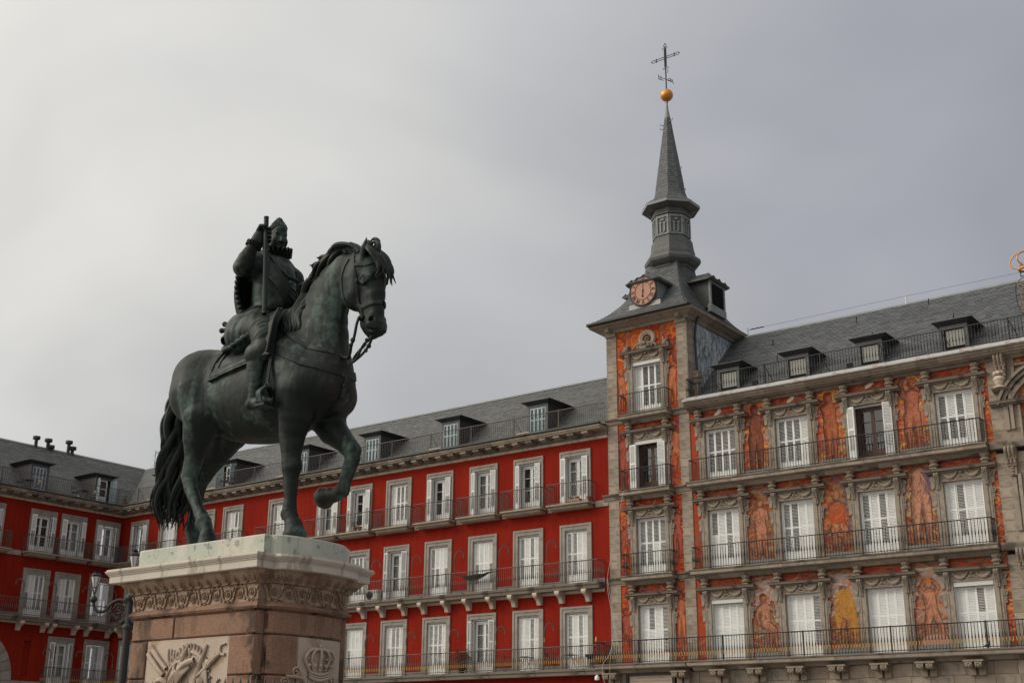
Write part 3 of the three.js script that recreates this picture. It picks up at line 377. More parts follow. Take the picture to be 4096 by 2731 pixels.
const towerFresco = fresco(3.8, 18.3, 110, 19, (c, r) => {            // x = u + 34.6, y = v - 6
  c.fillStyle = rgb([198, 84, 44]); c.fillRect(0, 0, 3.8, 18.3);
  for (const [a, b, pal] of [[0, 4.4, [...WARM, ...DUSK, [90, 44, 36]]], [4.4, 8.75, [...WARM, [150, 60, 40]]], [8.75, 12.8, [...WARM, [120, 84, 110], [206, 110, 84]]], [12.8, 18.3, [[226, 96, 40], [236, 140, 50], [186, 44, 28], [240, 170, 60], [150, 36, 26], [206, 120, 80]]]]) {
    washes(c, r, 0, a, 3.8, b, pal, 420, 0.7, 0.13, 0.75); curls(c, r, 0, a, 3.8, b, 90, [[236, 190, 130], [110, 50, 40], [222, 150, 110]], 0.02); }
  const sk = [[190, 108, 76], [206, 126, 86], [176, 92, 74]];
  for (const [x, y, h, p] of [[0.3, 0.6, 2.4, 6], [3.45, 1.0, 2.5, 3], [0.3, 5.3, 2.0, 4], [3.4, 5.2, 2.6, 0], [0.35, 9.2, 2.9, 1], [3.4, 9.4, 2.9, 4], [0.3, 13.2, 2.4, 8], [3.4, 13.0, 2.6, 2], [3.42, 15.2, 1.9, 6], [2.9, 16.5, 1.5, 4], [0.75, 16.4, 1.5, 3]]) painted(c, r, x, y, h, sk[Math.floor(r() * 3)], { ...POSE[p], robe: undefined });
}, 'rgba(92,40,34,0.22)');
const leafFresco = fresco(4.2, 4.8, 100, 23, (c, r) => {
  c.fillStyle = rgb([176, 184, 192]); c.fillRect(0, 0, 4.2, 4.8); washes(c, r, 0, 0, 4.2, 4.8, [[150, 164, 190], [190, 194, 198], [168, 176, 196], [206, 208, 206]], 500, 0.7, 0.2, 0.4);
  for (let i = 0; i < 26; i++) { const x = r() * 4.2, y = 4.6 - r() * 1.4; c.strokeStyle = rgb([96, 92, 80], 1, 0.8); c.lineWidth = 0.02 + 0.02 * r(); c.beginPath(); c.moveTo(x, y); c.bezierCurveTo(x + 0.3, y + 0.3, x + 0.5 * (r() - 0.3), y - 1, x + (r() - 0.5), y - 1.5 - 1.8 * r()); c.stroke(); }
  for (let i = 0; i < 230; i++) { const x = r() * 4.2, y = r() * 4.6, a = 1.57 + (r() - 0.5) * 1.3, L = 0.12 + 0.2 * r(); c.fillStyle = rgb([[120, 128, 100], [150, 156, 130], [98, 112, 100], [140, 146, 150]][Math.floor(r() * 4)], 1, 0.8); c.beginPath(); c.ellipse(x, y, L, L * 0.2, a, 0, 7); c.fill(); c.strokeStyle = rgb([90, 94, 80], 1, 0.7); c.lineWidth = 0.012; c.stroke(); }
});
const mural = (map) => new THREE.MeshPhysicalMaterial({ map, roughness: 0.9, specularIntensity: 0.3 });
function wallUV(g, u0, v0, W, H) { const p = g.attributes.position, t = g.attributes.uv; for (let i = 0; i < p.count; i++) t.setXY(i, (p.getX(i) - u0) / W, (p.getY(i) - v0) / H); return g; }
// ---------------------------------------------------------------- stone pieces shared by the palace and its tower
const stoneMats = [Mt.brown, Mt.brown, Mt.brownB, Mt.brownC];
const rs = rng(909), stoneMat = () => stoneMats[Math.floor(rs() * 4)];
const pilStone = (() => { const memo = new Map(); return (w, h, d) => { const k = [w, h, d].map((v) => v.toFixed(3)).join(); if (!memo.has(k)) memo.set(k, rock(0.004, w - 0.004, 0.004, h - 0.004, -0.3, d, 0.012)); return memo.get(k); }; })();
function pilaster(parent, u0, u1, v0, v1, d, course = 0.46, name = 'pilaster') {
  const m = M(name, box(u0 + 0.01, u1 - 0.01, v0, v1, -0.3, d - 0.02), Mt.dirty, parent), n = Math.round((v1 - v0) / course), h = (v1 - v0) / n;
  for (let i = 0; i < n; i++) at(M('stone', pilStone(u1 - u0, h, d), stoneMat(), m), u0, v0 + i * h, 0);
  return m;
}
function ledge(parent, u0, u1, v, p, h = 0.45, name = 'balcony', m0 = 0, m1 = 0) {      // corbelled stone slab made of blocks, top at v
  const s = M(name, mould(u0, u1, [[-0.02, v - 0.09], [p - 0.05, v - 0.09], [p - 0.01, v - 0.05], [p, v], [-0.02, v]]), Mt.dirty, parent);
  let u = u0 + 0.03; while (u < u1 - 0.05) { const e = Math.min(u1 - 0.03, u + 0.95 + 0.5 * rs()); M('ledge_stone', mould(u + 0.004, e - 0.004, [[-0.02, v - 0.26], [p - 0.16, v - 0.26], [p - 0.08, v - 0.22], [p - 0.06, v - 0.094], [-0.02, v - 0.094]]), stoneMat(), s); u = e; }
  u = u0 + 0.1; while (u < u1 - 0.12) { const e = Math.min(u1 - 0.1, u + 0.95 + 0.5 * rs()); M('ledge_stone', mould(u + 0.004, e - 0.004, [[-0.02, v - h], [p * 0.28, v - h], [p * 0.4, v - h + 0.09], [p * 0.55, v - 0.264], [-0.02, v - 0.264]]), rs() < 0.5 ? Mt.dirty : stoneMat(), s); u = e; }
  return s;
}
function swag(w, d) {                                                   // carved garland: scrolls, shell and festoons
  const g = [], r = rng(3);
  for (const s of [-1, 1]) { for (let i = 0; i < 9; i++) { const t = i / 8, x = s * lerp(0.24, w, t), y = 0.2 - 0.16 * Math.sin(Math.PI * t) + 0.05 * t; g.push(ball(x, y, d, 0.05 + 0.035 * Math.sin(Math.PI * t) + 0.015 * r(), 1, 1, 0.8, 6, 4)); if (i % 2) g.push(ball(x + 0.03, y - 0.06, d + 0.02, 0.035, 1, 1, 1, 5, 3)); }
    g.push(ring(s * 0.14, 0.27, d, 0.08, 0.035, s > 0 ? -0.6 : 0.2, s > 0 ? 3.0 : 3.8, 10, 5), ball(s * 0.16, 0.27, d, 0.035, 1, 1, 1, 5, 3), tube([[s * 0.06, 0.16, d], [s * 0.13, 0.08, d + 0.02], [s * 0.22, 0.05, d]], 0.03, 5)); }
  for (let i = -2; i <= 2; i++) g.push(ball(i * 0.05, 0.1 - Math.abs(i) * 0.015, d + 0.01, 0.045, 0.5, 1.3, 0.8, 5, 4)); g.push(ball(0, 0.27, d + 0.02, 0.06, 1, 1, 1, 6, 4), box(-0.26, 0.26, -0.02, 0.03, d - 0.08, d + 0.02));
  return merged(g);
}
const swagGeo = swag(0.78, 0.06);
const consoleGeo = (() => { const g = [box(-0.11, 0.11, 0.1, 0.44, 0, 0.2), box(-0.09, 0.09, -0.06, 0.1, 0, 0.13), box(-0.075, 0.075, -0.3, -0.06, 0, 0.08)]; for (const x of [-0.07, 0, 0.07]) g.push(tube([[x, 0.42, 0.23], [x, 0.34, 0.28], [x, 0.22, 0.24], [x, 0.1, 0.17], [x, 0.0, 0.15]], 0.03, 5)); for (let i = 0; i < 3; i++) g.push(ball(0, -0.1 - i * 0.08, 0.09, 0.045 - i * 0.008, 1, 1, 0.7, 6, 4)); return merged(g); })();
const earGeo = merged([box(-0.1, 0.06, -0.16, 0.36, 0.0, 0.05), ring(0, 0.28, 0.06, 0.1, 0.035, -2.2, 2.2, 12, 5), ball(0, 0.28, 0.06, 0.05, 1, 1, 0.8, 6, 4), ring(-0.03, 0.02, 0.06, 0.06, 0.025, -2.0, 1.2, 8, 5), ball(0.0, -0.12, 0.06, 0.035, 0.8, 1.5, 0.8, 5, 4)]);
const urnGeo = (() => { const g = [box(-0.13, 0.13, 0, 0.06, -0.1, 0.22), lathe([[0.1, 0.06], [0.2, 0.11], [0.23, 0.17], [0.17, 0.23], [0.1, 0.25], [0.16, 0.28], [0.2, 0.33], [0.19, 0.42], [0.1, 0.46], [0, 0.46]], 9, 0, 0, 0.08)]; for (let i = 0; i < 7; i++) g.push(ball(0.17 * Math.cos(i * 0.9), 0.38, 0.08 + 0.17 * Math.sin(i * 0.9), 0.055, 1, 1.2, 1, 5, 4)); return merged(g); })();
const lintelProf = [[-0.02, 0.40], [0.16, 0.40], [0.2, 0.45], [0.34, 0.47], [0.37, 0.54], [0.41, 0.58], [-0.02, 0.6]];
function palaceWindow(parent, u, v0, yo, r, o = {}) {                    // surround mesh with everything of the window under it
  const H = yo - v0, w = M('window', [box(-1.24, -1.06, 0, H - 0.0, -0.02, 0.07), box(1.06, 1.24, 0, H, -0.02, 0.07), box(-1.06, -0.86, 0, H, -0.42, 0.12), box(0.86, 1.06, 0, H, -0.42, 0.12), box(-1.18, -1.1, 0.4, H - 0.5, 0.07, 0.1), box(1.1, 1.18, 0.4, H - 0.5, 0.07, 0.1), box(-1.24, 1.24, H, H + 0.4, -0.42, 0.1), box(-0.9, 0.9, H + 0.002, H + 0.07, 0.1, 0.15), box(-0.86, 0.86, -0.02, 0.03, -0.42, 0.05)], Mt.brown, parent);
  at(w, u, v0, 0);
  at(M('lintel_cornice', mould(-1.57, 1.57, lintelProf), Mt.dirty, w), 0, H, 0);
  at(M('garland', swagGeo, Mt.brownB, w), 0, H + 0.08, 0.1);
  for (const s of [-1, 1]) { at(M('console', consoleGeo, Mt.brown, w), s * 1.06, H - 0.02, 0.1); at(M('scroll', earGeo, Mt.brown, w), s * 1.32, H - 0.1, 0, s < 0 ? Math.PI : 0).position.z = s < 0 ? 0.12 : 0; at(M('scroll', earGeo, Mt.brown, w), s * 1.28, H - 0.85, 0, s < 0 ? Math.PI : 0).position.z = s < 0 ? 0.12 : 0; if (!o.noUrn) at(M('stone_urn', urnGeo, Mt.brownB, w), s * 1.12, H + 0.6, 0.12); }
  const awn = o.awning ? 0.14 : 0;
  M('shutter_casing', [box(-0.858, -0.79, 0.03, H - 0.005, -0.24, -0.1), box(0.79, 0.858, 0.03, H - 0.005, -0.24, -0.1), box(-0.79, 0.79, H - 0.075, H - 0.005, -0.24, -0.1)], Mt.white, w);
  if (awn) M('awning_box', [box(-0.84, 0.84, H - 0.2, H - 0.004, -0.09, 0.1), box(-0.855, -0.82, 0.03, H - 0.205, -0.05, 0.04)], Mt.plastic, w);
  shutters(w, 1.58, H - 0.1 - awn, 0.03, -0.15, o.state || 'closed', Mt.white, r, o.shut);
  if (o.state === 'open') glazing(w, 1.56, H - 0.1 - awn, 0.03, -0.32, Mt.wood, r, false);
  return w;
}
const PF = [6.06, 10.39, 14.76, 18.83], PO = [8.94, 13.34, 17.44, 21.80];
// ---------------------------------------------------------------- palace wing right of the tower
const palace = thing('painted_palace', 'ornate stone palace wing with orange painted murals, right of the clock tower', 'building', [0, 0, -55]);
{
  const G = palace, r = rng(31), cols = [-28.5, -24.62, -20.68, -16.74], holes = [];
  for (let f = 0; f < 3; f++) for (const u of cols) holes.push([u - 0.9, u + 0.9, PF[f], PO[f] + 0.02]);
  M('wall', wallUV(wallShape(-30.22, -15.2, 5.9, 18.7, holes, 0.45), -30.2, 6, 15, 13), mural(palaceFresco), G);
  M('inner_wall', box(-30.1, -8.1, 0.1, 18.6, -4.7, -4.5), Mt.plaster, G);
  M('inner_floor', PF.slice(0, 3).map((y) => box(-30.1, -8.2, y - 0.3, y - 0.01, -4.5, -0.46)), Mt.plaster, G);
  for (let f = 0; f < 3; f++) cols.forEach((u, i) => palaceWindow(G, u, PF[f], PO[f], r, { state: f === 2 && i === 2 ? 'open' : 'closed', awning: f === 0 && (i === 0 || i === 3), shut: [0.9, 0.5, 0.25][f] }));
  // ledges and railings
  for (const f of [1, 2]) { const s = ledge(G, -30.18, -15.35, PF[f], 0.74); railing('railing', s, [[-30.0, 0], [-30.0, 0.64], [-15.55, 0.64], [-15.55, 0]], PF[f], 1.1, 0.14, { kind: f === 1 ? 'vase' : 'knots' }); M('string_course', mould(-15.34, -8, [[-0.02, PF[f] - 0.3], [0.3, PF[f] - 0.3], [0.36, PF[f] - 0.08], [0.36, PF[f]], [-0.02, PF[f]]]), Mt.dirty, G); }
  { const s = ledge(G, -30.5, -8, PF[0], 0.85, 0.42); railing('railing', s, [[-30.55, 0.74], [-8, 0.74]], PF[0], 1.1, 0.14, { kind: 'vase', collar: true, posts: 4.1 }); }
  // low stone skirting under the murals
  for (let f = 0; f < 3; f++) for (const [a, b] of [[-27.2, -25.9], [-23.33, -21.95], [-19.4, -18.0]]) M('skirting_stone', box(a, b, PF[f] + 0.01, PF[f] + 0.3, -0.02, 0.03), Mt.leadLight, G);
  // top cornice in two courses of blocks, zinc apron
  { let u = -30.2; while (u < -8) { const e = Math.min(-8, u + 1.0 + 0.25 * r()); M('cornice_stone', mould(u + 0.004, e - 0.004, [[-0.02, 18.66], [0.56, 18.66], [0.6, 18.72], [0.68, 18.75], [0.74, 18.86], [-0.02, 18.86]]), stoneMat(), G); u = e; }
    u = -30.2; while (u < -8) { const e = Math.min(-8, u + 1.0 + 0.25 * r()); M('cornice_stone', mould(u + 0.004, e - 0.004, [[-0.02, 18.46], [0.1, 18.46], [0.18, 18.54], [0.42, 18.6], [0.46, 18.656], [-0.02, 18.656]]), rs() < 0.5 ? Mt.dirty : stoneMat(), G); u = e; }
    u = -30.2; while (u < -8) { const e = Math.min(-8, u + 1.15 + 0.3 * r()), d = 0.012 * r(); M('zinc_sheet', mould(u + 0.002, e - 0.002, [[-0.1, 18.863], [0.86, 18.863], [0.88, 18.9 + d], [0.4, 19.2 + d], [-0.1, 19.22 + d]]), Mt.zinc, G); u = e; } }
  railing('roof_railing', G, [[-30.15, -0.4], [-30.15, 0.36], [-8, 0.36]], 19.2, 1.02, 0.145, { kind: 'vase', posts: 2.95, stays: 1 });
  // roof
  const pt = (x, t) => new THREE.Vector3(x, lerp(19.2, 24.0, t), lerp(-0.35, -5.5, t)), base = [-30.2, 19.17, -0.35, -8, 19.17, -0.35, -8, 23.96, -5.5, -30.2, 19.17, -0.35, -8, 23.96, -5.5, -30.2, 23.96, -5.5, -30.2, 23.96, -5.5, -8, 23.96, -5.5, -8, 19, -11, -30.2, 23.96, -5.5, -8, 19, -11, -30.2, 19, -11];
  const roof = M('roof', soup(base), Mt.leadDark, G); M('slates', slates(pt, 42, () => [-30.2, -8], 0.33, 77, 1.3, 0.026), Mt.slate, roof, 'stuff'); M('ridge_cap', mould(-30.2, -8, [[-5.62, 23.9], [-5.5, 24.06], [-5.38, 23.92]]), Mt.leadLight, roof);
  const hooks = []; for (const [x, t] of [[-27.2, 0.72], [-22.7, 0.83], [-19.0, 0.9], [-21.3, 0.5], [-26.3, 0.42], [-17.3, 0.55], [-13.0, 0.8]]) { const p = pt(x, t); hooks.push(tube([[p.x, p.y, p.z], [p.x, p.y + 0.12, p.z + 0.03], [p.x + 0.06, p.y + 0.3, p.z + 0.12]], 0.025, 5)); } M('roof_hook', hooks, Mt.iron, roof, 'stuff');
  for (const [u, k] of [[-28.2, 1], [-24.4, 0], [-20.64, 0], [-16.6, 0], [-12.4, 0]]) { const d = dormer(G, u, -0.6, { W: 0.98, y0: 19.22, y1: 20.72, slope: 0.932, R: 19.3, mat: Mt.leadDark, open: false, shut: Mt.plastic }); for (const c of [...d.children]) if (c.name === 'shutter') d.remove(c); M('dormer_shutter', [box(-0.42, 0.42, 19.72, 20.5, -0.12, -0.08)], std({ color: new THREE.Color().setRGB(0.30, 0.295, 0.27), roughness: 0.8 }), d); M('window_bars', [box(-0.42, 0.42, 19.58, 19.61, -0.07, -0.05), ...[-0.3, -0.1, 0.1, 0.3].map((x) => box(x, x + 0.02, 19.34, 19.58, -0.07, -0.05))], Mt.iron, d); }
  // stone pavilion at the right edge
  for (const [a, b] of [[6.06, 9.93], [10.39, 14.3], [14.76, 18.46]]) { pilaster(G, -15.2, -13.98, a, b, 0.06, 0.5, 'pavilion_pier'); M('pavilion_moulding', [box(-14.62, -14.42, a + 0.5, b - 1.1, 0.07, 0.16), box(-14.34, -14.2, a + 0.5, b - 1.0, 0.07, 0.22)], Mt.brown, G); at(M('console', consoleGeo, Mt.brownB, G), -14.5, b - 0.55, 0.12).scale.set(2.2, 1.7, 1.6); }
  M('pavilion_wall', wallUV(box(-13.98, -8, 5.9, 18.5, -0.4, -0.05), -22, 6, 15, 13), mural(palaceFresco), G);
  M('pavilion_frame', [box(-14.12, -13.98, 17.15, 18.15, 0.065, 0.14), box(-13.98, -9, 18.1, 18.2, -0.05, 0.1), box(-13.98, -13.9, 14.8, 16.3, -0.05, 0.2)], Mt.brown, G);
  { const g = []; for (const [R, d, t] of [[2.55, 0.42, 0.12], [2.4, 0.3, 0.14], [2.2, 0.2, 0.2]]) { const s = new THREE.Shape(); s.absarc(-12.4, 15.65, R, 0.3, Math.PI - 0.3, false); s.absarc(-12.4, 15.65, R - t, Math.PI - 0.3, 0.3, true); const e = new THREE.ExtrudeGeometry(s, { depth: d + 0.1, bevelEnabled: false, curveSegments: 16 }); e.translate(0, 0, -0.1); g.push(uvm(e)); } g.push(moved(mould(-0.75, 0.75, lintelProf), -14.4, 15.96, 0.07)); M('arched_pediment', g, Mt.dirty, G); }
  { const g = [lathe([[0.3, 0], [0.3, 0.05], [0.12, 0.08], [0.16, 0.16], [0.24, 0.24], [0.2, 0.3], [0.26, 0.36], [0.28, 0.44], [0.2, 0.5], [0.2, 0.54]], 12, 0, 0, 0)]; const q = rng(5); for (let i = 0; i < 16; i++) g.push(ball(0.22 * Math.cos(i * 2.4) * Math.sqrt(i / 16), 0.6 + 0.1 * q(), 0.22 * Math.sin(i * 2.4) * Math.sqrt(i / 16), 0.1, 1, 1, 1, 6, 5)); at(M('stone_urn', g, Mt.cream, G), -14.6, 17.12, 0.3); M('urn_bracket', [mould(-0.34, 0.34, [[-0.2, 0], [0.34, 0], [0.3, -0.06], [0.12, -0.14], [-0.2, -0.2]])].map((x) => moved(x, -14.6, 17.12, 0.2)), Mt.dirty, G); }
}
// stone base under the first floor balcony, with paired scroll corbels
const scrollCorbel = (() => { const g = []; for (const x of [-0.2, 0.2]) { g.push(box(x - 0.14, x + 0.14, 0.0, 0.52, -0.02, 0.2)); g.push(box(x - 0.12, x + 0.12, 0.3, 0.52, 0.2, 0.62)); g.push(uvm(moved((() => { const c = new THREE.CylinderGeometry(0.13, 0.13, 0.28, 10); c.rotateZ(Math.PI / 2); return c; })(), x, 0.4, 0.6))); for (let i = 0; i < 5; i++) g.push(ball(x + 0.07 * Math.cos(i * 1.26), 0.4 + 0.07 * Math.sin(i * 1.26), 0.72, 0.045, 1, 1, 0.7, 5, 4)); } g.push(box(-0.42, 0.42, 0.522, 0.6, -0.02, 0.7)); return merged(g); })();
function baseWall(G, u0, u1, skip = []) {
  const m = M('base_wall', box(u0, u1, 3.6, 5.63, -0.4, -0.03), Mt.dirty, G); let y = 5.63;
  for (const h of [0.56, 0.46, 0.5, 0.5]) { let u = u0 + (h === 0.46 ? -0.4 : 0); while (u < u1 - 0.01) { const e = u + 0.75 + 0.5 * rs(), a = Math.max(u, u0), b = Math.min(e, u1); u = e; if (b - a < 0.1) continue; if (skip.some(([p, q]) => a > p - 0.6 && b < q + 0.6 && h !== 0.5)) continue; at(M('stone', rock(0.005, b - a - 0.005, -h + 0.005, -0.005, -0.2, 0.03, 0.012), stoneMat(), m), a, y, 0); } y -= h; }
  const piers = []; for (let u = u0 + 0.3; u < u1 - 1; u += 3.4) piers.push(box(u, u + 1.1, 0, 3.61, -0.8, 0)); M('arcade_pier', piers, Mt.brown, G);
}
baseWall(palace, -30.2, -8);
for (const u of [-28.9, -26.95, -24.93, -22.95, -20.98, -18.97, -16.91]) at(M('corbel', scrollCorbel, Mt.brownB, palace), u, 5.04, 0.02);
// ---------------------------------------------------------------- clock tower
const tower = thing('clock_tower', 'stone clock tower with orange murals, slate spire, gold ball and iron cross', 'tower', [0, 0, -55]);
{
  const G = tower, r = rng(47), cu = -32.66, holes = []; for (let f = 0; f < 4; f++) holes.push([cu - 0.9, cu + 0.9, PF[f], PO[f] + 0.02]);
  M('wall', wallUV(wallShape(-34.6, -30.78, 5.9, 24.0, holes, 0.45), -34.6, 6, 3.8, 18.3), mural(towerFresco), G);
  M('inner_floor', [...PF, 23.9].map((y) => box(-34.9, -30.62, y - 0.3, y - 0.01, -5.5, -0.46)), Mt.plaster, G);
  for (let f = 0; f < 4; f++) palaceWindow(G, cu, PF[f], PO[f], r, { state: f === 2 ? 'open' : 'closed', awning: f > 1, noUrn: f === 3 });
  // corner piers
  const LV = [[0.1, 5.6], [6.06, 10.0], [10.39, 14.4], [14.76, 18.5], [18.86, 23.72]];
  for (const [a, b] of LV) { pilaster(G, -35.2, -34.55, a, b, 0.05); pilaster(G, -30.82, -30.2, a, b, 0.05); }
  for (let f = 0; f < 4; f++) { const y = PF[f]; if (f) { const s = ledge(G, cu - 1.52, cu + 1.52, y, 0.74); railing('railing', s, [[cu - 1.42, 0], [cu - 1.42, 0.64], [cu + 1.42, 0.64], [cu + 1.42, 0]], y, 1.1, 0.14, { kind: f === 1 ? 'vase' : 'knots' }); }
    if (f) for (const [a, b] of [[f === 2 ? -35.5 : -35.26, cu - 1.525], [cu + 1.525, -30.16]]) { M('string_course', mould(a, b, [[-0.02, y - 0.3], [0.1, y - 0.3], [0.14, y - 0.12], [0.24, y - 0.06], [0.26, y], [-0.02, y]]), Mt.dirty, G); M('frieze_stone', box(a + 0.06, b - 0.04, y - (f === 3 ? 0.33 : 0.39), y - 0.304, -0.02, 0.058), Mt.brownC, G); } }
  { const s = ledge(G, -35.75, -30.505, PF[0], 0.85, 0.42); railing('railing', s, [[-35.65, 0], [-35.65, 0.74], [-30.56, 0.74]], PF[0], 1.1, 0.14, { kind: 'vase', collar: true, posts: 5 }); M('finial', lathe([[0.05, 0], [0.09, 0.05], [0.05, 0.1], [0.08, 0.16], [0.03, 0.24], [0, 0.3]], 8, -35.65, PF[0] + 1.12, 0.74), Mt.gilt, G); }
  baseWall(G, -35.2, -30.2, [[-34.35, -31.45]]);
  for (const u of [-34.95, -31.0]) at(M('corbel', scrollCorbel, Mt.brownB, G), u, 5.04, 0.02);
  { // inscribed plaque in a black frame
    const cv = document.createElement('canvas'); cv.width = 1024; cv.height = 700; const c = cv.getContext('2d'); c.fillStyle = '#b7a592'; c.fillRect(0, 0, 1024, 700); const q = rng(4); for (let i = 0; i < 900; i++) { c.fillStyle = rgb([[200, 184, 164], [150, 120, 100], [176, 150, 126]][i % 3], 1, 0.12); c.beginPath(); c.ellipse(q() * 1024, q() * 700, 20 * q() + 4, 8 * q() + 2, 0, 0, 7); c.fill(); }
    c.fillStyle = '#6d5a4c'; c.textAlign = 'center'; c.font = 'bold 33px serif'; const L = ['REINANDO LA MAGESTAD CATHOLICA', 'EN ESPAÑA Y GOBERNANDO LA REINA N S SU MADRE', 'SIENDO PRESIDENTE DEL CONSEJO EL EXCELENTISIMO', 'CONDE DE CASTRILLO Y COMISARIO DE LA VILLA', 'D VICENTE DE LA RIBA Y D GASPAR DE OROZCO', 'FLOR DE VENDIVAL Y D MARTIN DE SEVILLA D BALTASAR', 'SE REEDIFICO ESTA CASA QUE LLAMAN PANADERIA', 'CON SUS PORTALES DESDE LOS CIMIENTOS', 'EN DIEZ Y SIETE MESES ACABOSE', 'EL AÑO DE MDCLXXIV'];
    L.forEach((t, i) => c.fillText(t, 512, 48 + i * 70, 1000)); const t = new THREE.CanvasTexture(cv); t.colorSpace = THREE.SRGBColorSpace;
    const p = M('plaque_frame', [box(-34.3, -31.5, 5.5, 5.64, 0, 0.16), box(-34.3, -34.15, 3.7, 5.5, 0, 0.16), box(-31.65, -31.5, 3.7, 5.5, 0, 0.16)], Mt.iron, G); M('inscribed_plaque', wallUV(box(-34.15, -31.65, 3.7, 5.5, -0.02, 0.06), -34.15, 3.7, 2.5, 1.8), std({ map: t, roughness: 0.7 }), p);
  }
  { // round window with a carved head over the top window
    const y = 22.98, o = M('round_window', [moved(new THREE.TorusGeometry(0.42, 0.13, 8, 28), cu + 0.08, y, 0.04), moved(new THREE.TorusGeometry(0.3, 0.05, 6, 24), cu + 0.08, y, 0.08)].map(uvm), Mt.brownC, G); o.geometry.scale(1, 1, 1);
    const q = rng(8), g = []; for (let i = 0; i < 18; i++) g.push(ball(cu + 0.08 + 0.17 * Math.cos(i * 2.4) * Math.sqrt(i / 18), y + 0.2 * Math.sin(i * 2.4) * Math.sqrt(i / 18), 0.06, 0.05 + 0.04 * q(), 1, 1, 1, 6, 4)); M('carved_head', g, std({ color: new THREE.Color().setRGB(0.14, 0.085, 0.045), roughness: 0.6 }), o);
    const s = []; for (const k of [-1, 1]) { s.push(ring(cu + k * 0.32, 22.58, 0.2, 0.13, 0.06, 0, 6.28, 12, 6), ball(cu + k * 0.32, 22.58, 0.2, 0.07), tube([[cu + k * 0.12, 22.72, 0.2], [cu + k * 0.45, 22.7, 0.22], [cu + k * 0.75, 22.48, 0.2]], 0.07, 6), ball(cu + k * 1.2, 22.55, 0.14, 0.17, 1, 1.1, 0.9), ball(cu + k * 1.12, 22.74, 0.12, 0.1), ball(cu + k * 1.3, 22.7, 0.12, 0.09), ball(cu + k * 1.36, 22.48, 0.12, 0.11)); } s.push(ball(cu, 22.74, 0.2, 0.13), box(cu - 0.2, cu + 0.2, 22.36, 22.5, 0.1, 0.42)); for (let i = 0; i < 10; i++) s.push(ball(cu + (i - 4.5) * 0.07, 22.5 + 0.04 * (i % 2), 0.3, 0.06)); M('carved_crest', s, Mt.brownB, G);
  }
  // side wall with the pale leaf mural
  const side = M('side_wall', box(-30.4, -30.215, 18.4, 23.75, -5.9, -0.3), Mt.brown, G);
  { const g = box(-30.215, -30.195, 19.2, 23.75, -5.05, -0.75), p = g.attributes.position, t = g.attributes.uv; for (let i = 0; i < p.count; i++) t.setXY(i, (-0.75 - p.getZ(i)) / 4.3, (p.getY(i) - 19.2) / 4.6); M('leaf_mural', g, mural(leafFresco), side); }
  for (const [z0, z1] of [[-0.62, 0.04], [-5.9, -5.1]]) { const n = 10; for (let i = 0; i < n; i++) { const y = 18.9 + i * 0.482; M('stone', moved(rock(0.004, z1 - z0 - 0.004, 0.004, 0.478, -0.2, 0.05, 0.012), -30.22, y, z1, Math.PI / 2), stoneMat(), side); } }
  M('downpipe', tube([[-29.75, 23.95, -0.55], [-29.95, 23.7, -0.7], [-30.08, 23.3, -0.74], [-30.08, 20.9, -0.74]], 0.06, 8, false, 30), Mt.leadDark, G);
  M('stone_bracket', [box(-30.2, -29.95, 20.2, 20.9, -0.85, -0.45), box(-30.2, -29.85, 20.5, 20.75, -0.9, -0.4), ball(-30.02, 20.35, -0.65, 0.2), box(-30.2, -29.92, 19.2, 20.15, -0.8, -0.5)], Mt.brownB, G);
  M('tower_body', [box(-35.15, -30.42, 0.1, 23.9, -5.85, -5.55), box(-35.15, -34.95, 0.1, 23.9, -5.549, -0.46), box(-30.6, -30.42, 0.1, 23.9, -5.549, -0.46)], Mt.brown, G);
  // crowning cornice of stone blocks (front, right side, left side) and eaves
  { const prof = [[-0.02, 23.7], [0.12, 23.7], [0.2, 23.82], [0.42, 23.9], [0.55, 23.97], [0.7, 24.0], [0.74, 24.12], [-0.02, 24.14]];
    const run = (a, b, m0, m1, tr) => { let u = a; while (u < b - 0.05) { const e = b - u < 1.3 ? b : u + 0.85 + 0.2 * r(); const g = mould(u === a ? a : u + 0.005, e === b ? b : e - 0.005, prof, u === a ? m0 : 0, e === b ? m1 : 0); tr(g); M('cornice_stone', g, stoneMat(), G); u = e; } };
    run(-35.2, -30.2, -1, 1, () => {}); run(0, 5.9, -1, 1, (g) => { g.rotateY(Math.PI / 2); g.translate(-30.2, 0, 0); }); run(-5.9, 0, -1, 1, (g) => { g.rotateY(-Math.PI / 2); g.translate(-35.2, 0, 0); });
    for (const u of [-34.88, -30.5]) M('cornice_bracket', [box(u - 0.32, u + 0.32, 23.5, 23.72, 0.052, 0.16), box(u - 0.12, u + 0.12, 23.72, 24.0, 0.1, 0.5)], Mt.brown, G); }
  const cz = -2.95, cx = -32.7, ks = [[24.2, 1], [24.5, 0.83], [24.9, 0.65], [25.5, 0.45], [26.2, 0.27], [26.9, 0.12], [27.5, 0.04], [28.0, 0]], eOf = (y) => { for (let i = 0; i < ks.length - 1; i++) if (y <= ks[i + 1][0]) return lerp(ks[i][1], ks[i + 1][1], (y - ks[i][0]) / (ks[i + 1][0] - ks[i][0])); return 0; }, hX = (y) => 1.0 + 2.12 * eOf(y), hZ = (y) => 1.0 + 2.9 * eOf(y);
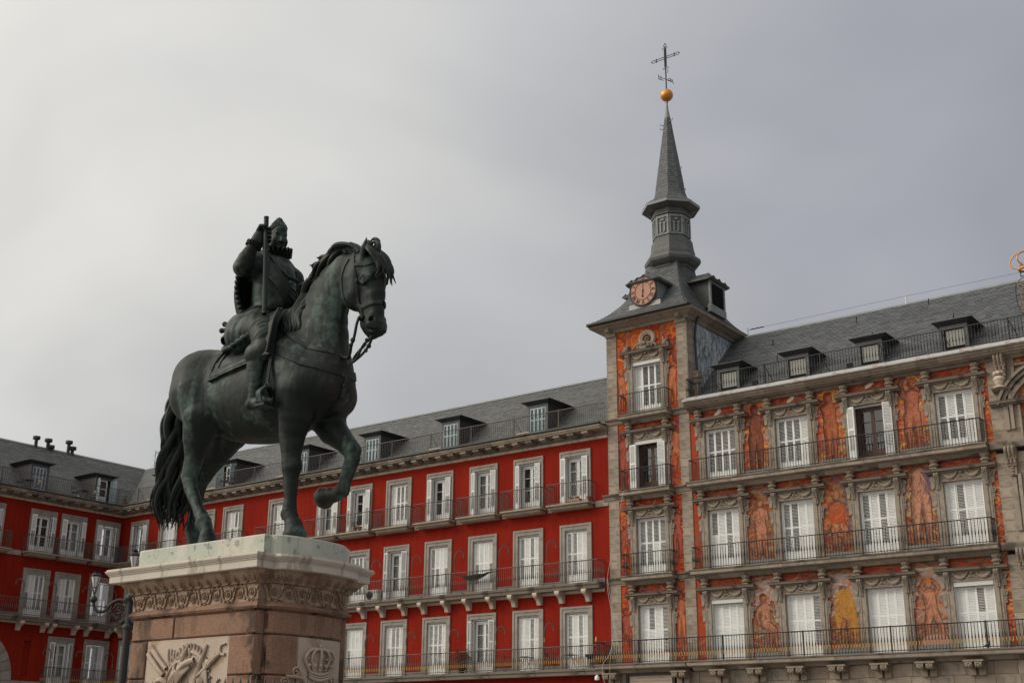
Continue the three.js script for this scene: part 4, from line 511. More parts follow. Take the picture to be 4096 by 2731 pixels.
  const roof = M('roof', (() => { const v = []; for (let i = 0; i < ks.length - 1; i++) { const c = (y) => [[-hX(y), hZ(y)], [hX(y), hZ(y)], [hX(y), -hZ(y)], [-hX(y), -hZ(y)]].map(([a, b]) => [cx + a, y - 0.03, cz + b]), A = c(ks[i][0]), B = c(ks[i + 1][0]); for (let j = 0; j < 4; j++) { const n = (j + 1) % 4; v.push(...A[j], ...A[n], ...B[n], ...A[j], ...B[n], ...B[j]); } } return soup(v); })(), Mt.leadDark, G);
  const side4 = []; for (let f = 0; f < 4; f++) { const half = f % 2 ? hZ : hX, dist = f % 2 ? hX : hZ, a = f * Math.PI / 2; side4.push(slates((x, t) => { const y = lerp(24.2, 28.0, t), lz = dist(y); return new THREE.Vector3(cx + x * Math.cos(a) + lz * Math.sin(a), y, cz - x * Math.sin(a) + lz * Math.cos(a)); }, 27, (t) => { const k = half(lerp(24.2, 28.0, Math.min(t + 0.02, 1))); return [-k, k]; }, 0.27, 300 + f)); }
  M('slates', side4, Mt.slate, roof, 'stuff');
  M('eaves_gutter', [box(-35.86, -29.54, 24.1, 24.2, 0.93, 1.03), box(-29.58, -29.48, 24.1, 24.2, -6.9, 0.929), box(-35.92, -35.82, 24.1, 24.2, -6.9, 0.929), box(-35.82, -29.58, 24.14, 24.17, -6.9, 0.929)], Mt.leadDark, G);
  // clock dormer, louvred side dormers
  const gable = (hw, y0, y1, dep, mat) => { const d = M('dormer', [box(-hw, hw, y0, y1, -dep, 0)], mat, G), E = hw + 0.3, v = [], f = 0.28, t = y1 + 0.8, yb = y1 + 0.1; M('dormer_cornice', [mould(-E, E, [[-0.3, y1], [0.05, y1], [f - 0.02, y1 + 0.06], [f, yb], [-0.3, yb]]), box(-E, -hw, y1 + 0.002, yb - 0.002, -dep, -0.3), box(hw, E, y1 + 0.002, yb - 0.002, -dep, -0.3)], Mt.lead, d);
    v.push(-E, yb, f, E, yb, f, 0, t, -0.5); v.push(E, yb, f, E, yb, -dep, 0, t, -dep, E, yb, f, 0, t, -dep, 0, t, -0.5); v.push(-E, yb, -dep, -E, yb, f, 0, t, -0.5, -E, yb, -dep, 0, t, -0.5, 0, t, -dep); const rf = M('dormer_roof', soup(v), Mt.leadDark, d);
    const sl = []; for (const s of [-1, 1]) sl.push(slates((x, q) => new THREE.Vector3(s * lerp(E, 0, q), lerp(yb, t, q) + 0.004, s > 0 ? f - x : f - (dep + f) + x), 4, (q) => s > 0 ? [lerp(0, f + 0.5, q), dep + f] : [0, dep + f - lerp(0, f + 0.5, q)], 0.24, 500 + s)); sl.push(slates((x, q) => new THREE.Vector3(x, lerp(yb, t, q) + 0.004, lerp(f, -0.5, q)), 5, (q) => [-E * (1 - q), E * (1 - q)], 0.24, 510)); M('slates', sl, Mt.slate, rf, 'stuff'); return d; };
  const cd = gable(0.78, 24.75, 26.2, 3.2, Mt.leadLight); at(cd, -32.68, 0, -0.02);
  M('dormer_apron', [mould(-0.98, 0.98, [[-0.05, 24.5], [0.22, 24.5], [0.1, 24.75], [0.06, 25.1], [-0.05, 25.1]])], std({ color: new THREE.Color().setRGB(0.42, 0.40, 0.36) }), cd);
  for (const s of [-1, 1]) { const d = gable(0.85, 25.05, 26.62, 2.2, Mt.leadDark); at(d, s > 0 ? -30.1 : -35.3, 0, -3.4, s * Math.PI / 2); const sl = []; for (let i = 0; i < 15; i++) { const b = new THREE.BoxGeometry(1.42, 0.012, 0.1); b.rotateX(0.7); b.translate(0, 25.3 + i * 0.083, 0.03); sl.push(uvm(b)); } M('louvre_slat', sl, Mt.leadDark, d, 'stuff'); M('dormer_frame', [box(-0.87, -0.71, 25.05, 26.62, -0.02, 0.08), box(0.71, 0.87, 25.05, 26.62, -0.02, 0.08), box(-0.71, 0.71, 26.54, 26.62, -0.02, 0.08), box(-0.9, 0.9, 24.8, 25.24, -0.1, 0.1)], Mt.leadLight, d); }
  { // clock face
    const P = [-32.70, 25.74, 0.1], face = M('clock_face', (() => { const g = new THREE.CylinderGeometry(0.83, 0.83, 0.12, 40); g.rotateX(Math.PI / 2); return uvm(g); })(), std({ map: tex(128, 1.3, (x, y) => { const k = 0.85 + 0.3 * T(x, y, 6, 3, 3); return [0.42 * k, 0.205 * k, 0.135 * k]; }), roughness: 0.6 }), G); at(face, ...P);
    const dk = std({ color: new THREE.Color().setRGB(0.03, 0.022, 0.018), roughness: 0.6 }); M('clock_rim', [moved(new THREE.TorusGeometry(0.83, 0.045, 8, 44), 0, 0, 0.05), moved(new THREE.TorusGeometry(0.79, 0.012, 5, 44), 0, 0, 0.065), moved(new THREE.TorusGeometry(0.5, 0.016, 5, 40), 0, 0, 0.065)].map(uvm), dk, face);
    const num = ['XII', 'I', 'II', 'III', 'IIII', 'V', 'VI', 'VII', 'VIII', 'IX', 'X', 'XI'];
    num.forEach((s, i) => { const g = [], h = 0.2, W = { I: 0.055, V: 0.12, X: 0.13 }; let tot = [...s].reduce((a, c) => a + W[c], 0), x = -tot / 2; for (const c of s) { const m = x + W[c] / 2, q = (a, b) => g.push(bar([a[0], a[1], 0.07], [b[0], b[1], 0.07], 0.013, 4)); if (c === 'I') q([m, -h / 2], [m, h / 2]); if (c === 'V') { q([m - 0.045, h / 2], [m, -h / 2]); q([m + 0.045, h / 2], [m, -h / 2]); } if (c === 'X') { q([m - 0.05, h / 2], [m + 0.05, -h / 2]); q([m + 0.05, h / 2], [m - 0.05, -h / 2]); } x += W[c]; } const e = merged(g); e.translate(0, 0.645, 0); e.rotateZ(-i * Math.PI / 6); M('numeral', e, dk, face); });
    M('hour_hand', [bar([0, 0.12, 0.09], [-0.03, -0.34, 0.09], 0.022, 4), moved(new THREE.TorusGeometry(0.045, 0.014, 5, 12), -0.028, -0.3, 0.09)].map(uvm), dk, face); M('minute_hand', [bar([0, -0.1, 0.1], [0.02, 0.46, 0.1], 0.015, 4)], dk, face); M('hub', ball(0, 0, 0.09, 0.04), dk, face);
  }
  // octagonal drum and spire
  const AX = -32.55, AZ = -2.95, oct = (pr) => { const g = new THREE.LatheGeometry(pr.map(([a, b]) => new THREE.Vector2(a, b)), 8).toNonIndexed(); g.rotateY(Math.PI / 8); g.translate(AX, 0, AZ); g.computeVertexNormals(); return uvm(g); };
  const drum = M('drum', oct([[1.1, 27.0], [1.12, 27.75], [1.2, 27.8], [1.2, 27.9], [1.42, 28.0], [1.58, 28.14], [1.62, 28.3], [1.56, 28.46], [1.4, 28.54], [1.3, 28.56], [1.3, 28.78], [1.24, 29.0], [1.2, 29.3], [1.18, 29.5], [1.13, 29.52], [1.12, 29.62], [1.06, 29.66], [1.06, 31.0], [1.14, 31.02], [1.17, 31.16], [1.1, 31.2], [1.1, 31.42], [0.3, 31.44]]), Mt.lead, G);
  { const g = []; for (let i = 0; i < 8; i++) { const a = i * Math.PI / 4, put = (q) => { q.translate(0, 0, 0.985); q.rotateY(a); q.translate(AX, 0, AZ); g.push(q); }; for (const [x0, x1, y0, y1, d] of [[-0.4, -0.3, 29.75, 30.95, 0.05], [0.3, 0.4, 29.75, 30.95, 0.05], [-0.3, 0.3, 30.82, 30.95, 0.045], [-0.17, -0.08, 29.95, 30.45, 0.05], [0.08, 0.17, 29.95, 30.45, 0.05], [-0.22, -0.05, 30.45, 30.53, 0.05], [0.05, 0.22, 30.45, 30.53, 0.05], [-0.1, 0.1, 30.62, 30.74, 0.05], [-0.3, 0.3, 29.75, 29.84, 0.045]]) put(box(x0, x1, y0, y1, -0.02, d)); const rr = new THREE.TorusGeometry(0.125, 0.04, 5, 10, Math.PI); rr.rotateZ(Math.PI); rr.translate(0, 29.97, 0.03); put(uvm(rr)); } M('relief_panels', g, Mt.leadLight, drum); }
  M('cap_eave', oct([[0.4, 31.46], [1.2, 31.4], [1.62, 31.52], [1.66, 31.7], [1.3, 31.78]]), Mt.lead, drum); M('cap_fascia', oct([[1.655, 31.53], [1.685, 31.54], [1.685, 31.7], [1.655, 31.71]]), Mt.leadLight, drum);
  const sp = [[31.7, 1.68], [31.95, 1.28], [32.2, 1.02], [32.6, 0.88], [33.5, 0.76], [35, 0.54], [36.5, 0.32], [37.6, 0.17]], sR = (y) => { for (let i = 0; i < sp.length - 1; i++) if (y <= sp[i + 1][0]) return lerp(sp[i][1], sp[i + 1][1], (y - sp[i][0]) / (sp[i + 1][0] - sp[i][0])); return 0.17; };
  const spire = M('spire', oct(sp.map(([y, R]) => [R - 0.02, y])), Mt.leadDark, G), ap = Math.cos(Math.PI / 8), hw = Math.sin(Math.PI / 8), sl = [];
  for (let i = 0; i < 8; i++) { const a = i * Math.PI / 4; sl.push(slates((x, t) => { const y = lerp(31.7, 37.6, t), d = sR(y) * ap; return new THREE.Vector3(AX + x * Math.cos(a) + d * Math.sin(a), y, AZ - x * Math.sin(a) + d * Math.cos(a)); }, 40, (t) => { const k = sR(lerp(31.7, 37.6, t)) * hw; return [-k, k]; }, 0.2, 400 + i, 1.3, 0.016)); }
  M('slates', sl, Mt.slate, spire, 'stuff');
  M('spire_tip', [lathe([[0.17, 37.55], [0.18, 37.62], [0.09, 38.1], [0.05, 38.6], [0.09, 38.65], [0.06, 38.72], [0.05, 38.8]], 8, AX, 0, AZ)], Mt.leadLight, spire);
  M('roof_hook', [[0.55, 36.9, -1], [0.72, 34.0, 1], [0.95, 32.55, 1], [0.3, 37.3, 1], [0.45, 37.15, -1]].map(([R, y, s]) => { const d = sR(y); return tube([[AX + s * d * 0.95, y, AZ + 0.1], [AX + s * (d + 0.12), y - 0.02, AZ + 0.12], [AX + s * (d + 0.2), y + 0.12, AZ + 0.12]], 0.025, 5); }), Mt.leadLight, spire);
  M('gold_ball', (() => { const g = new THREE.SphereGeometry(0.385, 28, 18); g.translate(AX, 39.12, AZ); return uvm(g); })(), Mt.gold, G);
  { // wrought iron cross with a small pennant vane
    const g = [], q = (a, b, rr = 0.03) => g.push(bar([AX + a[0], a[1], AZ + (a[2] || 0)], [AX + b[0], b[1], AZ + (b[2] || 0)], rr, 5)); q([0, 39.4], [0, 42.45], 0.042); for (const d of [-0.05, 0.05]) { q([d * 1.3, 41.05], [d * 1.3, 42.3], 0.022); q([-0.7, 41.68 + d * 1.3], [0.7, 41.68 + d * 1.3], 0.022); }
    for (const [x, y] of [[0, 42.5], [-0.83, 41.68], [0.83, 41.68]]) g.push(ring(AX + x, y, AZ, 0.1, 0.02, 0, 6.28, 12, 5), ball(AX + x * 1.17, y + (x ? 0 : 0.15), AZ, 0.035)); for (const s of [-1, 1]) { q([s * 0.62, 41.55], [s * 0.62, 41.81]); g.push(ring(AX + s * 0.07, 40.72, AZ, 0.09, 0.016, -1.5, 1.5, 10, 5), ring(AX + s * 0.13, 40.95, AZ, 0.06, 0.014, 0, 6.28, 10, 5), ring(AX + s * 0.12, 42.3, AZ, 0.07, 0.014, 0, 4, 8, 5)); }
    for (let i = 0; i < 8; i++) { const a = i * Math.PI / 4 + 0.39; q([0, 41.68], [0.24 * Math.cos(a), 41.68 + 0.24 * Math.sin(a)], 0.014); }
    q([-0.55, 40.62, -0.1], [0.5, 39.82, 0.1], 0.02); for (const [x, y] of [[-0.5, 40.5], [-0.34, 40.36]]) q([x, y + 0.2], [x - 0.02, y - 0.08], 0.02); q([-0.52, 40.42], [-0.2, 40.2], 0.025); g.push(ring(AX + 0.22, 40.1, AZ, 0.09, 0.02, 0, 6.28, 10, 5), ring(AX + 0.36, 39.98, AZ, 0.07, 0.02, 0, 6.28, 10, 5)); q([0.4, 40.05], [0.5, 39.7], 0.02);
    M('iron_cross', g, Mt.iron, G); }
}
// ---------------------------------------------------------------- pedestal: oblong with bowed ends
function plan(a, b, ret, bul, n = 14) {                                // outline as [x, z], starting at the near left corner, going right
  const q = []; const N = 8; for (let i = 0; i <= N; i++) q.push([lerp(-a, a, i / N), b]);
  q.push([a, b - ret]); for (let i = 1; i < n; i++) { const t = Math.PI * i / n; q.push([a + bul * Math.sin(t) ** 0.7, (b - ret) * Math.cos(t)]); } q.push([a, -(b - ret)]);
  for (let i = 0; i <= N; i++) q.push([lerp(a, -a, i / N), -b]); q.push([-a, -(b - ret)]); for (let i = 1; i < n; i++) { const t = Math.PI * i / n; q.push([-a - bul * Math.sin(t) ** 0.7, -(b - ret) * Math.cos(t)]); } q.push([-a, b - ret]); return q;
}
function stack(levels, cap0 = true, cap1 = true) {                     // levels: [y, a, b, ret, bul]
  const R = levels.map(([y, ...p]) => plan(...p).map(([x, z]) => [x, y, z])), v = [], n = R[0].length;
  for (let l = 0; l < R.length - 1; l++) for (let i = 0; i < n; i++) { const j = (i + 1) % n, a = R[l][i], b = R[l][j], c = R[l + 1][j], d = R[l + 1][i]; v.push(...a, ...b, ...c, ...a, ...c, ...d); }
  for (const [on, r, up] of [[cap0, R[0], 0], [cap1, R[R.length - 1], 1]]) if (on) { const t = THREE.ShapeUtils.triangulateShape(r.map((p) => new THREE.Vector2(p[0], -p[2])), []); for (const [a, b, c] of t) up ? v.push(...r[a], ...r[b], ...r[c]) : v.push(...r[a], ...r[c], ...r[b]); }
  return soup(v);
}
function sector(i0, f0, i1, f1, y0, y1, P, out, inn = 0.12) {          // a stone following the outline P from index i0 + f0 to i1 + f1
  const pt = (s) => { const i = Math.floor(s), f = s - i, a = P[i % P.length], b = P[(i + 1) % P.length]; return [lerp(a[0], b[0], f), lerp(a[1], b[1], f)]; }, S = [i0 + f0]; for (let k = Math.floor(i0 + f0) + 1; k < i1 + f1 - 1e-6; k++) S.push(k); S.push(i1 + f1);
  const C = S.map(pt), nr = C.map((_, k) => { const a = C[Math.max(0, k - 1)], b = C[Math.min(C.length - 1, k + 1)], dx = b[0] - a[0], dz = b[1] - a[1], L = Math.hypot(dx, dz) || 1; return [-dz / L, dx / L]; });
  const c = 0.014, row = (o, y, e) => C.map((p, k) => { const t = k === 0 ? e : k === C.length - 1 ? -e : 0, a = C[Math.max(0, k - 1)], b = C[Math.min(C.length - 1, k + 1)], L = Math.hypot(b[0] - a[0], b[1] - a[1]) || 1; return [p[0] + nr[k][0] * o + (b[0] - a[0]) / L * t, y, p[1] + nr[k][1] * o + (b[1] - a[1]) / L * t]; });
  const rows = [row(-inn, y0, 0), row(out - c, y0, 0), row(out, y0 + c, c), row(out, y1 - c, c), row(out - c, y1, 0), row(-inn, y1, 0)], v = [];
  for (let l = 0; l < 5; l++) for (let k = 0; k < C.length - 1; k++) v.push(...rows[l][k], ...rows[l][k + 1], ...rows[l + 1][k + 1], ...rows[l][k], ...rows[l + 1][k + 1], ...rows[l + 1][k]);
  for (const k of [0, C.length - 1]) for (let l = 1; l < 4; l++) { const a = rows[0][k], b = rows[l][k], d = rows[l + 1][k]; k ? v.push(...a, ...d, ...b) : v.push(...a, ...b, ...d); if (l === 3) { const e = rows[5][k]; k ? v.push(...a, ...e, ...d) : v.push(...a, ...d, ...e); } }
  return soup(v);
}
const pedestal = thing('stone_pedestal', 'stone pedestal with pale marble top slab, scrolled frieze and carved panels under the statue', 'pedestal', [-11.14, 0, -9.6]);
{
  const G = pedestal, r = rng(515);
  Mt.marble = std({ map: tex(512, 1.9, (x, y) => { const a = T(x, y, 4, 5, 1), g = step(0.52, 0.7, T(x, y, 3, 4, 7)), st = step(0.55, 0.68, fbm(x * 24, y * 3, 9, 4, 24)), cr = Math.abs(T(x, y, 5, 5, 13) - 0.5) < 0.006 ? 0.55 : 1, d = step(0.72, 0.8, T(x, y, 24, 2, 17)), k = (0.86 + 0.2 * a) * cr * (1 - 0.4 * d); return [lerp(0.53, 0.40, Math.max(g, st * 0.6)) * k, lerp(0.50, 0.425, Math.max(g, st * 0.6)) * k, lerp(0.43, 0.365, Math.max(g, st * 0.6)) * k]; }), roughness: 0.7, bumpMap: granBump, bumpScale: 0.004 });
  Mt.corona = std({ map: tex(512, 1.7, (x, y) => { const a = T(x, y, 4, 5, 3), st = step(0.55, 0.7, fbm(x * 20, y * 4, 5, 4, 20)), k = 0.84 + 0.25 * a; return [lerp(0.56, 0.36, st) * k, lerp(0.50, 0.31, st) * k, lerp(0.425, 0.25, st) * k]; }), roughness: 0.75, bumpMap: granBump, bumpScale: 0.004 });
  Mt.relief = std({ map: tex(512, 1.3, (x, y) => { const a = T(x, y, 4, 5, 5), st = step(0.56, 0.7, T(x, y, 6, 4, 6)), k = 0.86 + 0.25 * a; return [lerp(0.47, 0.36, st) * k, lerp(0.375, 0.26, st) * k, lerp(0.30, 0.19, st) * k]; }), roughness: 0.8, bumpMap: granBump, bumpScale: 0.003 });
  Mt.frieze = std({ map: tex(512, 1.1, (x, y) => { const a = T(x, y, 4, 5, 25), st = step(0.52, 0.66, T(x, y, 5, 4, 26)), k = 0.82 + 0.3 * a; return [lerp(0.36, 0.22, st) * k, lerp(0.262, 0.138, st) * k, lerp(0.19, 0.09, st) * k]; }), roughness: 0.85, bumpMap: granBump, bumpScale: 0.003 });
  const pink = (s, dark) => std({ map: tex(512, 1.7, (x, y) => { const a = T(x, y, 5, 5, s), b = clamp(step(0.54, 0.66, T(x, y, 4, 5, s + 3)) * dark + step(0.6, 0.72, fbm(x * 26, y * 5, s, 4, 26)) * 0.25), sp = vnoise(x * 250, y * 250, s, 250), s2 = vnoise(x * 150, y * 150, s + 1, 150), k = (0.8 + 0.3 * a + 0.42 * (sp - 0.5) + 0.25 * (s2 - 0.5)) * (1 - b); return [0.255 * k, 0.148 * k * (1 - 0.06 * a), 0.098 * k * (1 - 0.1 * a)]; }), roughness: 0.85, bumpMap: granBump, bumpScale: 0.006 });
  const PK = [pink(41, 0.45), pink(47, 0.72), pink(53, 0.6)];
  M('marble_slab', stack([[3.66, 1.06, 0.645, 0.1, 0.19], [3.865, 1.06, 0.645, 0.1, 0.19], [3.88, 1.045, 0.63, 0.1, 0.19]], false), Mt.marble, G);
  M('cornice', stack([[3.49, 1.0, 0.62, 0.2, 0.14], [3.492, 1.235, 0.84, 0.25, 0.15], [3.50, 1.25, 0.85, 0.25, 0.15], [3.575, 1.25, 0.85, 0.25, 0.15], [3.578, 1.262, 0.862, 0.25, 0.15], [3.588, 1.262, 0.862, 0.25, 0.15], [3.592, 1.272, 0.872, 0.25, 0.15], [3.62, 1.292, 0.892, 0.25, 0.15], [3.63, 1.292, 0.892, 0.25, 0.15], [3.632, 1.28, 0.88, 0.25, 0.15], [3.65, 1.28, 0.88, 0.25, 0.15], [3.672, 1.1, 0.69, 0.12, 0.17]].map(([y, a, b, c, d]) => [y, a, b, c, d > 0.145 && y < 3.66 ? 0.21 : d])), Mt.corona, G).position.x = -0.05;
  M('ovolo', stack([[3.36, 1.055, 0.675, 0.14, 0.16], [3.365, 1.075, 0.695, 0.14, 0.16], [3.375, 1.075, 0.695, 0.14, 0.16], [3.40, 1.10, 0.72, 0.16, 0.155], [3.44, 1.14, 0.76, 0.18, 0.15], [3.48, 1.17, 0.79, 0.2, 0.15], [3.491, 1.17, 0.79, 0.2, 0.15]], true, false), Mt.frieze, G);
  M('frieze_band', stack([[3.17, 1.045, 0.665, 0.12, 0.16], [3.362, 1.045, 0.665, 0.12, 0.16]], true, false), Mt.frieze, G);
  // ornament repeated along an outline
  const along = (a, b, ret, bul, sp, fn) => { const P = plan(a, b, ret, bul, 40), run = (i0, i1) => { let L = [0]; for (let i = i0; i < i1; i++) L.push(L[L.length - 1] + Math.hypot(P[i + 1][0] - P[i][0], P[i + 1][1] - P[i][1])); const tot = L[L.length - 1], n = Math.max(1, Math.round(tot / sp)); for (let k = 0; k < n; k++) { const s = (k + 0.5) / n * tot; let i = 0; while (L[i + 1] < s) i++; const f = (s - L[i]) / (L[i + 1] - L[i]), A = P[i0 + i], B = P[i0 + i + 1], ang = -Math.atan2(B[1] - A[1], B[0] - A[0]); fn(lerp(A[0], B[0], f), lerp(A[1], B[1], f), ang, k, tot / n, n); } }; run(0, 8); run(9, 49); };
  const egg = (() => { const g = [new THREE.SphereGeometry(0.036, 10, 7)]; g[0].scale(0.85, 1.45, 0.8); g[0].rotateX(0.55); const q = new THREE.TorusGeometry(0.046, 0.011, 5, 14, Math.PI); q.rotateZ(Math.PI); q.scale(1, 1.5, 1); q.translate(0, 0.01, 0.0); q.rotateX(0.55); const d = new THREE.ConeGeometry(0.014, 0.1, 5); d.rotateX(Math.PI + 0.55); d.translate(0.075, 0, 0.0); return merged([...g, q, d].map(uvm)); })();
  { const g = []; along(1.115, 0.735, 0.16, 0.155, 0.145, (x, z, a) => g.push(moved(egg, x, 3.428, z, a))); M('egg_and_dart', g, Mt.frieze, G); }
  const scroll = (up) => { const g = [], s = up ? 1 : -1, P = []; for (let i = 0; i <= 26; i++) { const t = i / 26, a = (0.9 - t * 2.1) * Math.PI, R = 0.075 * (1 - 0.55 * t); P.push([R * Math.cos(a) * 1.05, s * (R * Math.sin(a)), 0.006 + 0.006 * t]); } g.push(tube(P, (t) => 0.0105 - 0.005 * t, 5, false, 40)); g.push(tube([[-0.11, -s * 0.075, 0.004], [-0.085, -s * 0.04, 0.01], [-0.07, s * 0.02, 0.008]], 0.01, 5)); for (const [x, y, q] of [[-0.1, -s * 0.055, 0.9], [0.07, s * 0.07, 0.4], [0.02, s * 0.082, -0.3], [0.085, -s * 0.05, 2.0], [-0.05, s * 0.075, 0.8]]) { const l = new THREE.SphereGeometry(0.022, 6, 4); l.scale(1.5, 0.5, 0.5); l.rotateZ(q * s); l.translate(x, y, 0.008); g.push(uvm(l)); } g.push(ball(0, 0, 0.012, 0.011)); for (let i = 0; i < 7; i++) g.push(ball(0.02 * Math.cos(i * 0.9), 0.02 * Math.sin(i * 0.9), 0.006, 0.0105, 1, 1, 0.8, 5, 4)); return merged(g); };
  const su = scroll(true), sd = scroll(false); { const g = []; along(1.047, 0.667, 0.12, 0.16, 0.188, (x, z, a, k) => g.push(moved(k % 2 ? su : sd, x, 3.266, z, a))); M('scroll_relief', g, Mt.frieze, G); }
  M('moulding', stack([[3.085, 1.04, 0.66, 0.12, 0.16], [3.10, 1.07, 0.69, 0.12, 0.16], [3.125, 1.085, 0.705, 0.12, 0.16], [3.15, 1.075, 0.695, 0.12, 0.16], [3.155, 1.06, 0.68, 0.12, 0.16], [3.175, 1.055, 0.675, 0.12, 0.16]], true, true), PK[1], G);
  M('core', stack([[0.3, 1.0, 0.62, 0.12, 0.16], [3.1, 1.0, 0.62, 0.12, 0.16]]), PK[1], G);
  const P = plan(1.04, 0.66, 0.1, 0.16, 14), st = (i0, f0, i1, f1, y0, y1, m) => M('stone', sector(i0, f0, i1, f1, y0 + 0.004, y1 - 0.004, P, 0), m, G);
  // outline indices: 0..8 near side, 8..9 return, 9..23 right bow
  const n = P.length, xs = (x) => (x + 1.04) / 2.08 * 8, I = (s) => [Math.floor(s), s - Math.floor(s)], S = (a, b, y0, y1, m) => { const [i0, f0] = I(a), [i1, f1] = I(b); st(i0, f0, i1, f1, y0, y1, m); };
  S(0, xs(-0.3) - 0.01, 2.84, 3.09, PK[0]); S(xs(-0.3) + 0.01, 7.995, 2.84, 3.09, PK[1]); S(9.0, 21.4, 2.84, 3.09, PK[1]); S(21.44, 23, 2.84, 3.09, PK[2]);
  let y = 2.84; for (const h of [0.41, 0.4, 0.42, 0.4, 0.42, 0.4]) { const m = () => PK[Math.floor(r() * 3)]; S(0, xs(-0.75), y - h, y, m()); S(xs(0.63), 7.995, y - h, y, m()); S(9.0, 14.4, y - h, y, PK[1]); y -= h; }
  S(22.6, 23, 0.4, 2.84, PK[2]);
  for (let k = 23; k < n - 1; k += 4) S(k, Math.min(n - 0.01, k + 4), 0.4, 3.09, PK[k % 3]);
  M('base', stack([[0, 1.7, 1.3, 0.2, 0.2], [0.2, 1.7, 1.3, 0.2, 0.2], [0.22, 1.3, 0.92, 0.12, 0.16], [0.38, 1.28, 0.9, 0.12, 0.16], [0.46, 1.05, 0.67, 0.12, 0.16]]), PK[0], G);
  // near relief panel: shield, sash, gun barrels, crescents, tassels
  const near = M('relief_panel', box(-0.745, 0.625, 0.4, 2.838, 0.5, 0.642), Mt.relief, G);
  { const z = 0.645, g = [], el = (x, yy, R, q) => { const t = new THREE.TorusGeometry(R, q, 6, 40); t.scale(0.86, 1.12, 0.8); t.rotateZ(-0.25); t.translate(x, yy, z); g.push(uvm(t)); }; const sx = -0.06, sy = 2.22;
    { const s = new THREE.SphereGeometry(0.4, 28, 14); s.scale(0.86, 1.12, 0.12); s.rotateZ(-0.25); s.translate(sx, sy, z - 0.01); g.push(uvm(s)); } for (const [R, q] of [[0.43, 0.02], [0.34, 0.01], [0.26, 0.009], [0.17, 0.009]]) el(sx, sy, R, q);
    for (let i = 0; i < 44; i++) { const a = i / 44 * 6.283, c = Math.cos(-0.25), s = Math.sin(-0.25), ex = 0.46 * 0.86 * Math.cos(a), ey = 0.46 * 1.12 * Math.sin(a); g.push(tube([[sx + ex * c - ey * s, sy + ex * s + ey * c, z], [sx + (ex * c - ey * s) * 1.13, sy + (ex * s + ey * c) * 1.13 - 0.01, z + 0.015]], 0.013, 4, false, 2)); }
    for (let i = 0; i < 6; i++) g.push(tube([[-0.42 + i * 0.012, 2.02 + 0.012 * i, z + 0.04], [-0.26 + i * 0.018, 2.34 - 0.016 * i, z + 0.075], [-0.06 + i * 0.008, 2.52 - 0.016 * i, z + 0.08], [0.08, 2.62 - 0.018 * i, z + 0.06]], 0.016, 5)); g.push(ring(-0.1, 2.53, z + 0.07, 0.06, 0.022, 0, 6.28, 14, 6), tube([[-0.08, 2.5, z + 0.07], [0.02, 2.56, z + 0.08], [0.14, 2.6, z + 0.05]], 0.035, 6), tube([[-0.08, 2.55, z + 0.06], [-0.05, 2.68, z + 0.04], [-0.02, 2.78, z + 0.01]], (t) => 0.03 * (1 - t * 0.8) + 0.004, 6));
    for (const o of [0, 0.075]) g.push(tube([[-0.70 + o * 0.4, 2.70 + o, z + 0.01], [-0.56 + o * 0.6, 2.58 + o * 0.9, z + 0.02], [-0.40 + o * 0.6, 2.46 + o * 0.9, z + 0.02]], (t) => 0.034 - 0.008 * t, 8)); for (let i = 0; i < 8; i++) g.push(tube([[-0.32 + i * 0.035, 2.52 + i * 0.02, z], [-0.36 + i * 0.05, 2.66 + 0.01 * i, z + 0.012], [-0.37 + i * 0.055, 2.74 - 0.004 * i * i, z + 0.004]], 0.013, 5));
    g.push(tube([[-0.62, 1.7, z + 0.01], [-0.5, 2.0, z + 0.02], [-0.42, 2.3, z + 0.02]], 0.03, 6), tube([[-0.55, 2.32, z + 0.02], [-0.42, 2.4, z + 0.03], [-0.3, 2.36, z + 0.02]], (t) => 0.05 * Math.sin(Math.PI * (0.15 + 0.7 * t)), 6)); for (let i = 0; i < 9; i++) g.push(ball(-0.42 + i * 0.018, 2.12 - i * 0.028, z + 0.03, 0.028, 1.3, 0.6, 0.7)); g.push(ring(-0.66, 2.3, z, 0.05, 0.02, 0, 4.5, 12, 5));
    const cres = (x, yy, s, a) => { const c = new THREE.TorusGeometry(0.05 * s, 0.012 * s, 6, 16, 4.2); c.rotateZ(a); c.translate(x, yy, z + 0.01); g.push(uvm(c)); }; cres(0.55, 2.70, 1.15, 1.1); cres(0.52, 2.34, 1.0, 1.5); cres(0.5, 1.95, 1.0, 1.5);
    g.push(tube([[0.1, 2.4, z + 0.01], [0.28, 2.5, z + 0.02], [0.42, 2.6, z + 0.02], [0.5, 2.66, z + 0.01]], 0.022, 6), ball(0.33, 2.56, z + 0.02, 0.05, 1, 1, 0.6), ball(0.42, 2.61, z + 0.02, 0.035, 1, 1, 0.6)); for (let k = 0; k < 2; k++) for (let i = 0; i < 7; i++) { const x = 0.24 + k * 0.19, y0 = 2.52 - k * 0.22; g.push(tube([[x + 0.06, y0, z + 0.02], [x - 0.03 + i * 0.022, y0 - 0.16, z + 0.03], [x - 0.05 + i * 0.026, y0 - 0.36, z + 0.02], [x - 0.02 + i * 0.02, y0 - 0.56, z + 0.008]], 0.012, 5)); }
    g.push(tube([[0.12, 2.36, z], [0.2, 2.56, z + 0.02], [0.28, 2.76, z + 0.01]], (t) => 0.03 * (1 - 0.5 * t), 6)); M('trophy_relief', g, Mt.relief, near); }
  // right relief panel on the bow: crown over scrolled shields
  const bowP = plan(1.04, 0.66, 0.1, 0.16, 14), bow = M('relief_panel', sector(14, 0.42, 22, 0.58, 0.4, 2.838, bowP, -0.012), Mt.relief, G);
